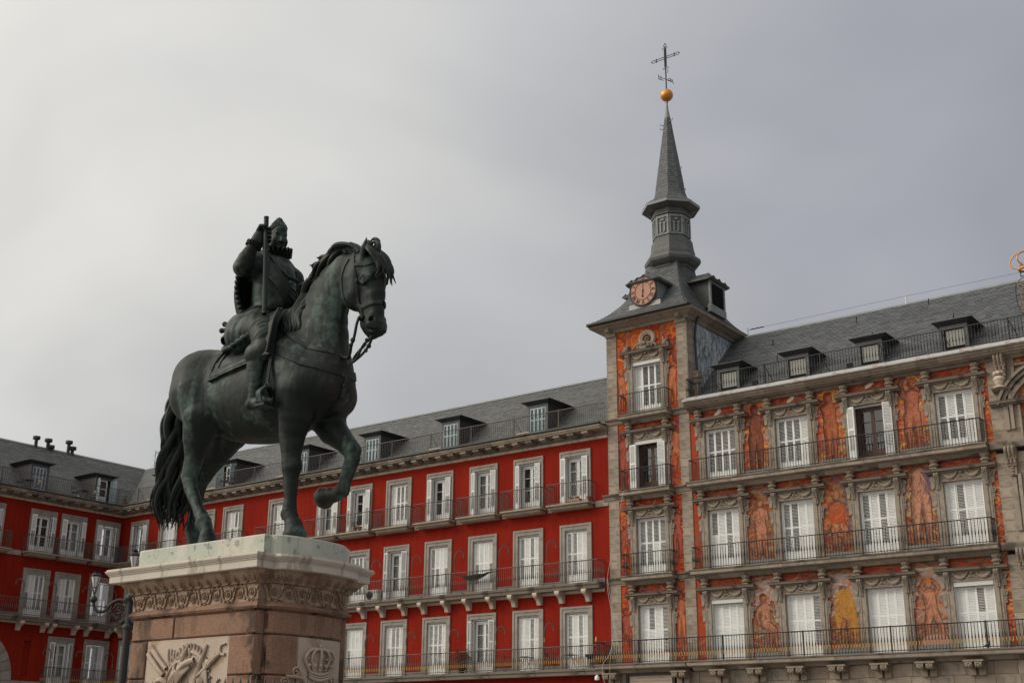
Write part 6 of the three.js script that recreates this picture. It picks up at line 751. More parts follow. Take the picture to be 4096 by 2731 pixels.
// raised right hand round the baton
const BA = new THREE.Vector3(0.345, 3.91, 0.42), BB = new THREE.Vector3(0.44, 2.66, 0.42), HANDC = BA.clone().lerp(BB, 0.185);
const handGrip = (F, c, ax, from, r0, k) => {                          // palm, four fingers closed round an axis, thumb
  const A = ax.clone().normalize(), w = from.clone().sub(c).addScaledVector(A, -from.clone().sub(c).dot(A)).normalize(), t = A.clone().cross(w), q = (ang, rr, al) => c.clone().addScaledVector(w, rr * Math.cos(ang)).addScaledVector(t, rr * Math.sin(ang)).addScaledVector(A, al).toArray();
  F.chain([[...from.toArray(), 0.056 * k], [...q(0.15, 0.085 * k, -0.01), 0.05 * k]], 0.03); F.cone(q(0.2, 0.062 * k, -0.055 * k), q(0.2, 0.062 * k, 0.055 * k), 0.036 * k, 0.036 * k, 0.03);
  [[-0.058, 1.0], [-0.02, 1.08], [0.018, 1.04], [0.054, 0.9]].forEach(([al, L], i) => { const R = r0 + 0.017 * k; F.chain([[...q(0.35, R + 0.022 * k, al * k), 0.0185 * k], [...q(1.25 * L, R + 0.008 * k, al * k), 0.018 * k], [...q(2.15 * L, R, al * k), 0.0165 * k], [...q(3.0 * L, R - 0.003, al * k), 0.0145 * k]], 0.006); });
  F.chain([[...q(-0.1, 0.075 * k, -0.05 * k), 0.024 * k], [...q(-0.9, r0 + 0.03 * k, -0.075 * k), 0.021 * k], [...q(-1.9, r0 + 0.018 * k, -0.07 * k), 0.018 * k], [...q(-2.6, r0 + 0.014 * k, -0.05 * k), 0.014 * k]], 0.008);
};
const handF = Field(); handGrip(handF, HANDC, BB.clone().sub(BA), new THREE.Vector3(0.235, 3.6, 0.455), 0.027, 1.35);
handGrip(rider, new THREE.Vector3(0.4, 2.97, -0.13), new THREE.Vector3(-0.2, 1, 0.2), new THREE.Vector3(0.34, 2.98, -0.2), 0.02, 1.2);
// head, in its own frame: x forward, y up, z to the right
const headF = Field();
headF.cone([-0.01, 0.07, 0], [0.0, 0.045, 0], 0.135, 0.135, 0.03, 0.84).cone([0.04, -0.05, 0], [0.06, -0.1, 0], 0.095, 0.07, 0.06, 0.9).cone([-0.02, -0.1, 0], [-0.04, -0.24, 0], 0.085, 0.1, 0.04);
headF.cone([0.1, 0.12, 0.03], [0.1, 0.12, -0.03], 0.04, 0.04, 0.05).cone([0.117, 0.068, 0.06], [0.128, 0.058, 0.015], 0.017, 0.017, 0.02).cone([0.117, 0.068, -0.06], [0.128, 0.058, -0.015], 0.017, 0.017, 0.02);
headF.cone([0.128, 0.05, 0], [0.165, -0.03, 0], 0.016, 0.021, 0.018).ball([0.145, -0.033, 0.02], 0.014, 0.012).ball([0.145, -0.033, -0.02], 0.014, 0.012);
for (const s of [-1, 1]) headF.cut([0.142, 0.034, s * 0.045], [0.138, 0.034, s * 0.055], 0.021, 0.02, 0.016).ball([0.103, 0.034, s * 0.047], 0.026, 0.006).cone([0.126, 0.046, s * 0.03], [0.115, 0.047, s * 0.07], 0.0065, 0.006, 0.006).cone([0.127, 0.021, s * 0.032], [0.116, 0.021, s * 0.066], 0.0055, 0.005, 0.006).cone([0.093, -0.02, s * 0.065], [0.07, -0.06, s * 0.065], 0.034, 0.03, 0.05).cone([0.136, -0.064, s * 0.006], [0.12, -0.056, s * 0.045], 0.011, 0.009, 0.008).cone([0.12, -0.056, s * 0.045], [0.108, -0.044, s * 0.062], 0.009, 0.004, 0.005).cone([-0.01, 0.035, s * 0.112], [-0.005, -0.02, s * 0.105], 0.026, 0.018, 0.01, 0.6);
headF.cone([0.134, -0.085, 0.024], [0.134, -0.085, -0.024], 0.0085, 0.0085, 0.008).cone([0.13, -0.101, 0.018], [0.13, -0.101, -0.018], 0.0105, 0.0105, 0.01).cone([0.125, -0.125, 0], [0.118, -0.165, 0], 0.018, 0.012, 0.012);
const headM = new THREE.Matrix4().makeTranslation(0.09, 3.8, 0).multiply(new THREE.Matrix4().makeRotationY(-0.36)).multiply(new THREE.Matrix4().makeRotationZ(-0.06)).multiply(new THREE.Matrix4().makeScale(1.0, 1.06, 0.98));
const R1 = rng(77);
{
  const body = surfaceNet(rider, [-0.62, 1.4, -0.75], [0.98, 3.76, 0.75], 0.0135, (x, y, z) => (y < 2.85 && y > 2.34 && x < 0.5 ? 0.003 * Math.sin(Math.atan2(z, x + 0.05) * 40) : 0) + (y < 2.66 && x > 0.32 && y > 2.3 ? 0.002 * Math.sin((x * 1.1 - y) * 70) : 0) + 0.006 * (fbm(x * 14, y * 14, z * 14, 2) - 0.5));
  const head = surfaceNet(headF, [-0.2, -0.3, -0.16], [0.22, 0.24, 0.16], 0.0055); head.applyMatrix4(headM);
  const hand = surfaceNet(handF, [0.15, 3.48, 0.25], [0.6, 3.85, 0.6], 0.006);
  const RB = M('rider_body', patched([body, head, hand].map((g) => uvm(g)), 0.5, 21), Mt.bronze, statue);
  // hair: short waves combed up to a crest
  const hf = Field(); hf.cone([-0.035, 0.08, 0], [-0.03, 0.02, 0], 0.138, 0.125, 0.03, 0.86).chain([[-0.03, 0.13, 0, 0.12], [0.0, 0.18, 0, 0.095], [0.02, 0.235, 0.005, 0.055]], 0.05, 0.85).cone([0.075, 0.15, 0.04], [0.075, 0.15, -0.04], 0.045, 0.045, 0.04);
  const hg = surfaceNet(hf, [-0.22, -0.14, -0.16], [0.16, 0.32, 0.16], 0.0075, (x, y, z) => 0.007 * Math.sin(Math.atan2(z, x) * 26 + y * 30 + 4 * fbm(x * 20, y * 20, z * 20, 2)) + (x > 0.06 && y < 0.115 ? 0.06 : 0) + (x > 0.0 && y < 0.02 ? 0.05 : 0));
  M('hair', patina(uvm(hg).applyMatrix4(headM), 0.3, 23), Mt.bronze, RB);
  // pleated ruff and cuffs
  const ruff = (r0, r1, hgt, n) => { const v = [], P = (i, j, s) => { const a = i / (n * 6) * 6.2832, w = Math.sin(a * n), t = j / 4, rr = lerp(r0, r1, t); return [Math.cos(a) * rr, w * hgt * (0.35 + 0.65 * t) + s, Math.sin(a) * rr]; }; for (let i = 0; i < n * 6; i++) for (let j = 0; j < 4; j++) { const a = P(i, j, 0.006), b = P(i + 1, j, 0.006), c = P(i + 1, j + 1, 0.006), d = P(i, j + 1, 0.006), e = P(i, j, -0.006), f = P(i + 1, j, -0.006), g = P(i + 1, j + 1, -0.006), k = P(i, j + 1, -0.006); v.push(...a, ...c, ...b, ...a, ...d, ...c, ...e, ...f, ...g, ...e, ...g, ...k); if (j === 3) v.push(...d, ...g, ...c, ...d, ...k, ...g); } return soup(v); };
  const two = (a, b, c, n) => merged([ruff(a, b, c, n), moved(ruff(a, b, c, n), 0, c * 1.5, 0, 3.1416 / n)]);
  const rf = two(0.08, 0.185, 0.034, 20); rf.rotateZ(-0.2); rf.rotateX(0.12); rf.translate(0.105, 3.63, 0); M('ruff', patina(rf, 0.35, 25), Mt.bronze, RB);
  const cuff = two(0.05, 0.1, 0.018, 14); cuff.applyQuaternion(new THREE.Quaternion().setFromUnitVectors(new THREE.Vector3(0, 1, 0), new THREE.Vector3(0.24, 0.9, -0.25).normalize())); cuff.translate(0.205, 3.555, 0.465); M('cuff', patina(cuff, 0.3, 26), Mt.bronze, RB);
  M('baton', patched([bar(BA.toArray(), BB.toArray(), 0.029, 16, 0.029), bar(BA.clone().lerp(BB, -0.004).toArray(), BA.clone().lerp(BB, 0.01).toArray(), 0.031, 16), bar(BA.clone().lerp(BB, 0.955).toArray(), BA.clone().lerp(BB, 0.965).toArray(), 0.033, 16)], 0.25, 27), Mt.bronze, statue);
  // sash, chain, belt, edging of the armour
  const sash = [[-0.22, 3.36, 0.2], [-0.1, 3.54, 0.16], [0.06, 3.5, 0.22], [0.22, 3.36, 0.24], [0.33, 3.22, 0.16], [0.36, 3.06, 0.06], [0.26, 2.93, -0.12]]; const s = []; for (const [o, w] of [[0, 0.06], [0.055, 0.05], [-0.05, 0.05], [0.1, 0.04], [-0.095, 0.03]]) s.push(ribbon(rider, sash.map(([x, y, z]) => [x, y - o, z]), w, 0.034, 46)); M('sash', patched(s, 0.45, 28), Mt.bronze, RB);
  const ch = []; const cc = new THREE.CatmullRomCurve3([[0.1, 3.5, 0.17], [0.24, 3.38, 0.15], [0.34, 3.24, 0.02], [0.3, 3.28, -0.14], [0.2, 3.42, -0.2]].map((p) => new THREE.Vector3(...p))); for (let i = 0; i < 44; i++) { const p = rider.snap(cc.getPointAt(i / 43).toArray(), 0.012); ch.push(i % 2 ? ball(...p, 0.017, 1, 1, 1, 6, 4) : ring(...p, 0.019, 0.007, 0, 6.28, 8, 4)); } ch.push(ball(...rider.snap([0.36, 3.16, 0.02], 0.015), 0.035)); M('collar_chain', patched(ch, 0.5, 29), Mt.bronze, RB);
  const bl = []; for (const [y, w] of [[2.9, 0.03], [2.865, 0.025]]) { const c = []; for (let i = 0; i <= 16; i++) { const a = -2.9 + 5.8 * i / 16; c.push(rider.snap([-0.02 + 0.3 * Math.cos(a), y - 0.05 * Math.cos(a), 0.3 * Math.sin(a)], 0)); } bl.push(ribbon(rider, c, w, 0.014, 60)); } M('armour_edging', patched(bl.map((g) => g.attributes.uv ? g : uvm(g)), 0.4, 30), Mt.bronze, RB);
  // scalloped cloak behind the shoulders
  { const v = [], nU = 16, nV = 20, P = (i, j, o) => { const a = lerp(2.05, 4.3, i / nU), t = j / nV, fold = 0.028 * Math.sin(a * 13 + t * 3) * t, R = 0.3 + 0.05 * Math.sin(t * 3.0) + fold + o, y = 3.46 - 0.72 * t + (i % 2 ? 0.0 : -0.022) * (j === nV ? 1 : 0); return [0.0 + Math.cos(a) * R * (0.92 + 0.1 * Math.sin(t * 3.1)) - 0.03 * Math.sin(t * 3), y, Math.sin(a) * R * 1.05 * (1 - 0.35 * t) + 0.06]; };
    for (let i = 0; i < nU; i++) for (let j = 0; j < nV; j++) { const q = [P(i, j, 0.014), P(i + 1, j, 0.014), P(i + 1, j + 1, 0.014), P(i, j + 1, 0.014)], e = [P(i, j, -0.014), P(i + 1, j, -0.014), P(i + 1, j + 1, -0.014), P(i, j + 1, -0.014)]; v.push(...q[0], ...q[2], ...q[1], ...q[0], ...q[3], ...q[2], ...e[0], ...e[1], ...e[2], ...e[0], ...e[2], ...e[3]); for (const [k, x] of [[0, i === 0], [1, i === nU - 1]]) if (x) { const a = k ? 1 : 0, b = k ? 2 : 3; v.push(...q[a], ...e[a], ...e[b], ...q[a], ...e[b], ...q[b]); } if (j === nV - 1) v.push(...q[3], ...e[3], ...e[2], ...q[3], ...e[2], ...q[2]); }
    const sc = []; for (let j = 0; j < 12; j++) for (const i of [0, nU]) { const p = P(i, j * 1.7, 0); sc.push(ball(p[0], p[1], p[2], 0.036, 1, 1.1, 0.9, 6, 5)); } M('cloak', patched([soup(v), ...sc], 0.2, 31), Mt.bronze, RB); }
  // sword hilt bow at the back, skirt hem rolls
  { const g = []; for (let i = 0; i < 7; i++) { const a = i * 0.9; g.push(tube([[-0.36, 2.66, 0.1], [-0.46 - 0.04 * Math.cos(a), 2.7 + 0.06 * Math.sin(a), 0.12 + 0.08 * Math.cos(a)], [-0.54, 2.7 + 0.12 * Math.sin(a), 0.12 + 0.1 * Math.cos(a)]], 0.03, 6)); g.push(ball(-0.55, 2.7 + 0.12 * Math.sin(a), 0.12 + 0.1 * Math.cos(a), 0.036, 1, 1, 1, 6, 5)); } M('sword_hilt', patched(g, 0.2, 32), Mt.bronze, RB);
    const hem = []; for (const [z0, s] of [[1, 1], [-1, -1]]) { hem.push(tube([[-0.42, 2.5, s * 0.2], [-0.28, 2.36, s * 0.38], [-0.02, 2.31, s * 0.5], [0.2, 2.36, s * 0.53], [0.36, 2.4, s * 0.53]], (t) => 0.032 + 0.008 * Math.sin(t * 60), 8, false, 60)); } M('hose_roll', patched(hem, 0.4, 33), Mt.bronze, RB); }
  for (const s of [1, -1]) { // stirrups
    const g = [bar([0.7, 2.2, s * 0.5], [0.72, 1.72, s * 0.55], 0.016, 5), bar([0.73, 2.2, s * 0.5], [0.735, 1.72, s * 0.55], 0.012, 5), ring(0.725, 1.7, s * 0.55, 0.03, 0.014, 0, 6.28, 10, 5)]; g.push(ribbon(null, [[0.725, 1.69, s * 0.53], [0.71, 1.6, s * 0.455], [0.72, 1.49, s * 0.465]], 0.07, 0.014, 12, null, [0, 0.3, -s]), ribbon(null, [[0.725, 1.69, s * 0.57], [0.72, 1.6, s * 0.655], [0.73, 1.49, s * 0.645]], 0.075, 0.014, 12, null, [0, 0.3, s]), box(0.64, 0.8, 1.452, 1.476, Math.min(s * 0.46, s * 0.65), Math.max(s * 0.46, s * 0.65))); M('stirrup', patched(g, 0.45, 34), Mt.bronze, statue); }
}
// ---------------------------------------------------------------- tack on the horse
{
  const drape = (rows, off, th, seed) => { const nU = rows.length - 1, nV = 44, v = [], S = (i, j) => { const [x0, y0, z0, x1, y1, z1] = rows[i], t = j / nV, a = lerp(0, 1, t); const p = [lerp(x0, x1, a), lerp(y0, y1, a), lerp(z0, z1, a)]; const m = 1 - Math.abs(2 * t - 1); p[1] += 0.5 * Math.sqrt(Math.max(0, m)) ; return horse.snap(p, off + (t < 0.025 || t > 0.975 || i === 0 ? th : 0) + (Math.min(t, 1 - t) < 0.12 ? 0.012 * (fbm(i * 1.7, j * 1.9, 1, 2)) : 0)); };
    const G = rows.map((_, i) => Array.from({ length: nV + 1 }, (_, j) => S(i, j))); for (let i = 0; i < nU; i++) for (let j = 0; j < nV; j++) v.push(...G[i][j], ...G[i + 1][j + 1], ...G[i + 1][j], ...G[i][j], ...G[i][j + 1], ...G[i + 1][j + 1]);
    const inn = (p) => horse.snap(p, -0.01); for (let i = 0; i < nU; i++) for (const j of [0, nV]) { const a = G[i][j], b = G[i + 1][j], c = inn(b), d = inn(a); v.push(...a, ...b, ...c, ...a, ...c, ...d); } for (let j = 0; j < nV; j++) for (const i of [0, nU]) { const a = G[i][j], b = G[i][j + 1], c = inn(b), d = inn(a); v.push(...a, ...b, ...c, ...a, ...c, ...d); } return soup(v); };
  const rows = []; for (let i = 0; i <= 22; i++) { const t = i / 22, x = lerp(-0.38, 0.62, t), y = lerp(1.96, 2.12, t); rows.push([x, y, 0.62, x, y, -0.62]); }
  const cl = M('saddle_cloth', patched([drape(rows, 0.03, 0.012, 1)], 0.55, 41), Mt.bronze, statue);
  const b = []; for (const s of [1, -1]) { b.push(ribbon(horse, [[-0.36, 2.0, s * 0.6], [-0.12, 2.04, s * 0.62], [0.14, 2.08, s * 0.6], [0.4, 2.12, s * 0.58]], 0.03, 0.045, 40), ribbon(horse, [[-0.355, 1.99, s * 0.6], [-0.35, 2.2, s * 0.5], [-0.33, 2.42, s * 0.25], [-0.32, 2.48, s * 0.05]], 0.03, 0.045, 30), ribbon(horse, [[-0.25, 2.11, s * 0.58], [0, 2.15, s * 0.6], [0.25, 2.19, s * 0.58]], 0.02, 0.042, 30), ribbon(horse, [[-0.245, 2.1, s * 0.58], [-0.24, 2.3, s * 0.44], [-0.22, 2.44, s * 0.15]], 0.02, 0.042, 24)); } M('cloth_border', patched(b, 0.6, 42), Mt.bronze, cl);
  const saddle = []; saddle.push(tube([[-0.36, 2.5, -0.3], [-0.42, 2.66, -0.16], [-0.43, 2.7, 0], [-0.42, 2.66, 0.16], [-0.36, 2.5, 0.3]], 0.07, 8), tube([[0.42, 2.5, -0.26], [0.46, 2.72, -0.14], [0.48, 2.76, 0], [0.46, 2.72, 0.14], [0.42, 2.5, 0.26]], 0.06, 8)); for (const s of [1, -1]) saddle.push(ribbon(null, [[0.52, 2.7, s * 0.3], [0.62, 2.5, s * 0.45], [0.66, 2.3, s * 0.52], [0.66, 2.14, s * 0.55], [0.66, 2.06, s * 0.56]], 0.19, 0.025, 30, null, [0.1, 0.25, s]), ribbon(null, [[0.6, 2.7, s * 0.31], [0.7, 2.5, s * 0.46], [0.74, 2.3, s * 0.53], [0.74, 2.08, s * 0.565]], 0.03, 0.05, 30, null, [0.1, 0.25, s])); M('saddle', patched(saddle, 0.5, 43), Mt.bronze, statue);
  const br = [ribbon(horse, [[0.66, 2.22, 0.5], [0.9, 2.08, 0.5], [1.14, 1.96, 0.4], [1.3, 1.88, 0.2], [1.36, 1.85, 0], [1.3, 1.88, -0.2], [1.14, 1.96, -0.4], [0.8, 2.12, -0.5]], 0.1, 0.014, 90), ribbon(horse, [[1.37, 1.84, 0.0], [1.4, 1.75, 0.0], [1.4, 1.62, 0.0], [1.34, 1.48, 0], [1.22, 1.36, 0]], 0.05, 0.014, 40)]; for (let i = 0; i < 5; i++) br.push(ball(...horse.snap([1.37, 1.8 - 0.02 * i, (i - 2) * 0.014], 0.012), 0.02, 1, 1.4, 1, 6, 4)); M('breast_strap', patched(br, 0.6, 44), Mt.bronze, statue);
  const band = (p, w = 0.045) => ribbon(horse, p, w, 0.012, 60);
  const bd = []; bd.push(band([[1.78, 3.05, 0.12], [1.85, 3.07, 0], [1.78, 3.05, -0.12]]), band([[1.92, 2.6, 0.02], [1.85, 2.58, 0.12], [1.72, 2.56, 0.13], [1.62, 2.6, 0.08]]), band([[1.92, 2.6, -0.02], [1.85, 2.58, -0.12], [1.72, 2.56, -0.13], [1.62, 2.6, -0.08]]));
  for (const s of [1, -1]) bd.push(band([[1.5, 3.32, s * 0.08], [1.56, 3.2, s * 0.15], [1.62, 3.05, s * 0.17], [1.66, 2.9, s * 0.16], [1.66, 2.74, s * 0.14], [1.66, 2.6, s * 0.12], [1.7, 2.46, s * 0.11]], 0.04), band([[1.62, 3.06, s * 0.17], [1.78, 3.05, s * 0.13]], 0.045), band([[1.48, 3.2, s * 0.13], [1.42, 3.02, s * 0.16], [1.4, 2.84, s * 0.16], [1.46, 2.7, s * 0.12]], 0.03), ball(...horse.snap([1.7, 2.44, s * 0.12], 0.012), 0.045, 1, 1, 0.6), tube([[1.7, 2.44, s * 0.13], [1.68, 2.36, s * 0.14], [1.64, 2.22, s * 0.13], [1.58, 2.12, s * 0.11], [1.54, 2.06, s * 0.08], [1.47, 2.0, s * 0.05]], 0.017, 6), ball(1.62, 2.18, s * 0.13, 0.03), ball(1.585, 2.13, s * 0.12, 0.026));
  M('bridle', patched(bd, 0.3, 45), Mt.bronze, statue);
  const rn = [ribbon(horse, [[0.55, 2.62, 0.3], [0.75, 2.42, 0.36], [0.98, 2.24, 0.36], [1.2, 2.13, 0.28], [1.34, 2.08, 0.14]], 0.055, 0.013, 60), tube([[1.33, 2.08, 0.12], [1.4, 2.04, 0.06], [1.46, 2.02, 0.05], [1.5, 2.02, 0.05]], 0.022, 6), tube([[1.84, 2.26, 0.03], [1.8, 2.18, 0.05], [1.72, 2.12, 0.06], [1.62, 1.98, 0.06], [1.55, 1.95, 0.05], [1.56, 2.0, 0.04], [1.64, 2.06, 0.05], [1.73, 2.12, 0.05]], 0.016, 6), ring(1.5, 1.99, 0.05, 0.025, 0.01, 0, 6.28, 8, 4), ring(1.51, 1.96, 0.05, 0.025, 0.01, 0, 6.28, 8, 4), ball(1.77, 2.17, 0.06, 0.025), ball(1.74, 2.13, 0.06, 0.022), tube([[0.5, 2.68, 0.1], [0.46, 2.8, 0], [0.42, 2.95, -0.1]], 0.022, 6)]; M('reins', patched(rn, 0.3, 46), Mt.bronze, statue);
}
// ---------------------------------------------------------------- street lamp behind the pedestal
{
  const G = thing('street_lamp', 'dark cast iron street lamp with scrolled arms and lanterns, left of the pedestal', 'street lamp', [-34.3, 0, -25]);
  M('post', [lathe([[0.42, 0], [0.42, 0.5], [0.3, 0.6], [0.2, 1.4], [0.15, 1.6], [0.13, 3.2], [0.12, 5.35], [0.17, 5.4], [0.17, 5.52], [0.1, 5.58], [0.09, 6.25], [0.16, 6.3], [0.19, 6.42], [0.1, 6.5], [0.05, 6.62], [0.045, 7.2], [0.09, 7.26], [0.04, 7.32]], 12)], Mt.iron, G);
  const arm = (a) => { const g = [tube([[0.05, 6.2, 0], [0.35, 6.32, 0], [0.62, 6.2, 0], [0.8, 5.98, 0], [1.0, 5.94, 0], [1.17, 6.08, 0], [1.22, 6.28, 0]], 0.05, 7), tube([[0.05, 5.62, 0], [0.2, 5.58, 0], [0.3, 5.68, 0], [0.5, 5.84, 0], [0.72, 6.0, 0], [0.8, 6.12, 0]], 0.045, 7), ring(0.36, 6.03, 0, 0.15, 0.036, 0, 5.2, 16, 6), ring(0.34, 6.05, 0, 0.065, 0.032, 0, 6.28, 12, 6), ball(0.2, 5.62, 0, 0.085), ball(0.36, 5.74, 0, 0.07), ball(0.62, 5.93, 0, 0.065), ball(0.95, 5.95, 0, 0.065), lathe([[0.05, 6.22], [0.11, 6.3], [0.13, 6.36], [0.05, 6.46]], 8, 1.22, 0, 0), ...[0, 1, 2, 3].map((k) => bar([1.22, 6.45, 0], [1.22 + 0.09 * Math.cos(k * 1.571 + 0.785), 6.7, 0.09 * Math.sin(k * 1.571 + 0.785)], 0.014, 4))]; const m = merged(g); m.rotateY(a); return m; };
  const lamp = (x, y, z, s) => { const sq = (y0, r0, y1, r1) => { const c = new THREE.CylinderGeometry(r1, r0, y1 - y0, 6); c.translate(0, (y0 + y1) / 2, 0); c.rotateY(0.52); return uvm(c); }; const shell = [sq(0, 0.13, 0.04, 0.14), sq(0.64, 0.3, 0.72, 0.33), sq(0.72, 0.31, 0.86, 0.16), sq(0.86, 0.13, 0.93, 0.17), sq(0.93, 0.06, 0.99, 0.1)]; for (let k = 0; k < 6; k++) { const q = k * 1.047 + 0.52; shell.push(bar([0.14 * Math.sin(q), 0.02, 0.14 * Math.cos(q)], [0.295 * Math.sin(q), 0.64, 0.295 * Math.cos(q)], 0.016, 4), ball(0.33 * Math.sin(q), 0.76, 0.33 * Math.cos(q), 0.035)); } const m = M('lantern', shell, Mt.iron, G); m.position.set(x, y, z); m.scale.setScalar(s); M('lantern_glass', sq(0.04, 0.125, 0.64, 0.28), std({ color: new THREE.Color().setRGB(0.62, 0.60, 0.58), roughness: 0.4 }), m); };
  for (const a of [3.72, 0.58]) { M('arm', arm(a), Mt.iron, G); lamp(1.22 * Math.cos(a), 6.7, -1.22 * Math.sin(a), 0.56); } lamp(0, 7.33, 0, 0.6);
}
// ---------------------------------------------------------------- curved lamp brackets standing on the long balconies
{
  const G = [tube([[0, 0, 0], [0, 0.4, 0], [0, 0.85, 0], [0.02, 0.98, -0.01], [0.1, 1.17, -0.06], [0.23, 1.24, -0.14], [0.36, 1.16, -0.22], [0.42, 1.0, -0.26], [0.43, 0.92, -0.265]], (t) => t < 0.35 ? 0.018 : 0.034, 7, false, 40), ball(0, 0.86, 0, 0.05), ball(0, 0.3, 0, 0.03), ball(0.43, 0.9, -0.265, 0.05, 1, 1.4, 1)];
  const nth = ['', 'first', 'second', 'third', 'fourth', 'fifth', 'sixth'];
  const proto = M('bracket_arm', G, Mt.ironGrey, null);
  const put = (name, x, y, z, ry, label, gilt) => { const t = thing('lamp_bracket', label, 'lamp bracket', [x, y, z], ry, 'curved lamp brackets on the red balconies'); t.add(proto.clone()); if (gilt) M('gilded_sleeve', bar([0, 0.28, 0], [0, 0.5, 0], 0.03, 6), Mt.gilt, t); };
  [-38.78, -41.98, -45.16, -48.36, -51.55].forEach((u, i) => put('b', u, F[1] + 1.1, -55 + 0.68, 0, `curved iron lamp bracket on the middle balcony, ${nth[i + 1]} one left of the clock tower`));
  [-38.94, -42.16, -45.42, -48.61, -51.82].forEach((u, i) => put('b', u, F[0] + 1.1, -55 + 0.68, 0, `curved iron lamp bracket with gilded sleeve, lowest balcony, ${nth[i + 1]} left of clock tower`, true));
  [[54.6, 1, 'nearest the inner corner'], [52.45, 1, 'between the second and third window'], [49.75, 1, 'between the first and second window'], [47.3, 1, 'by the leftmost window']].forEach(([u, f, w]) => put('b', -77.3 + 0.68, F[f] + 1.1, -u, Math.PI / 2 + 2.0, `curved lamp bracket on left building's middle balcony, ${w}`));
  [[54.9, 'in the inner corner'], [52.5, 'between the two windows'], [49.95, 'by the balcony end']].forEach(([u, w]) => put('b', -77.3 + 0.68, F[0] + 1.1, -u, Math.PI / 2 + 2.0, `curved lamp bracket on left building's lowest balcony, ${w}`, true));
}
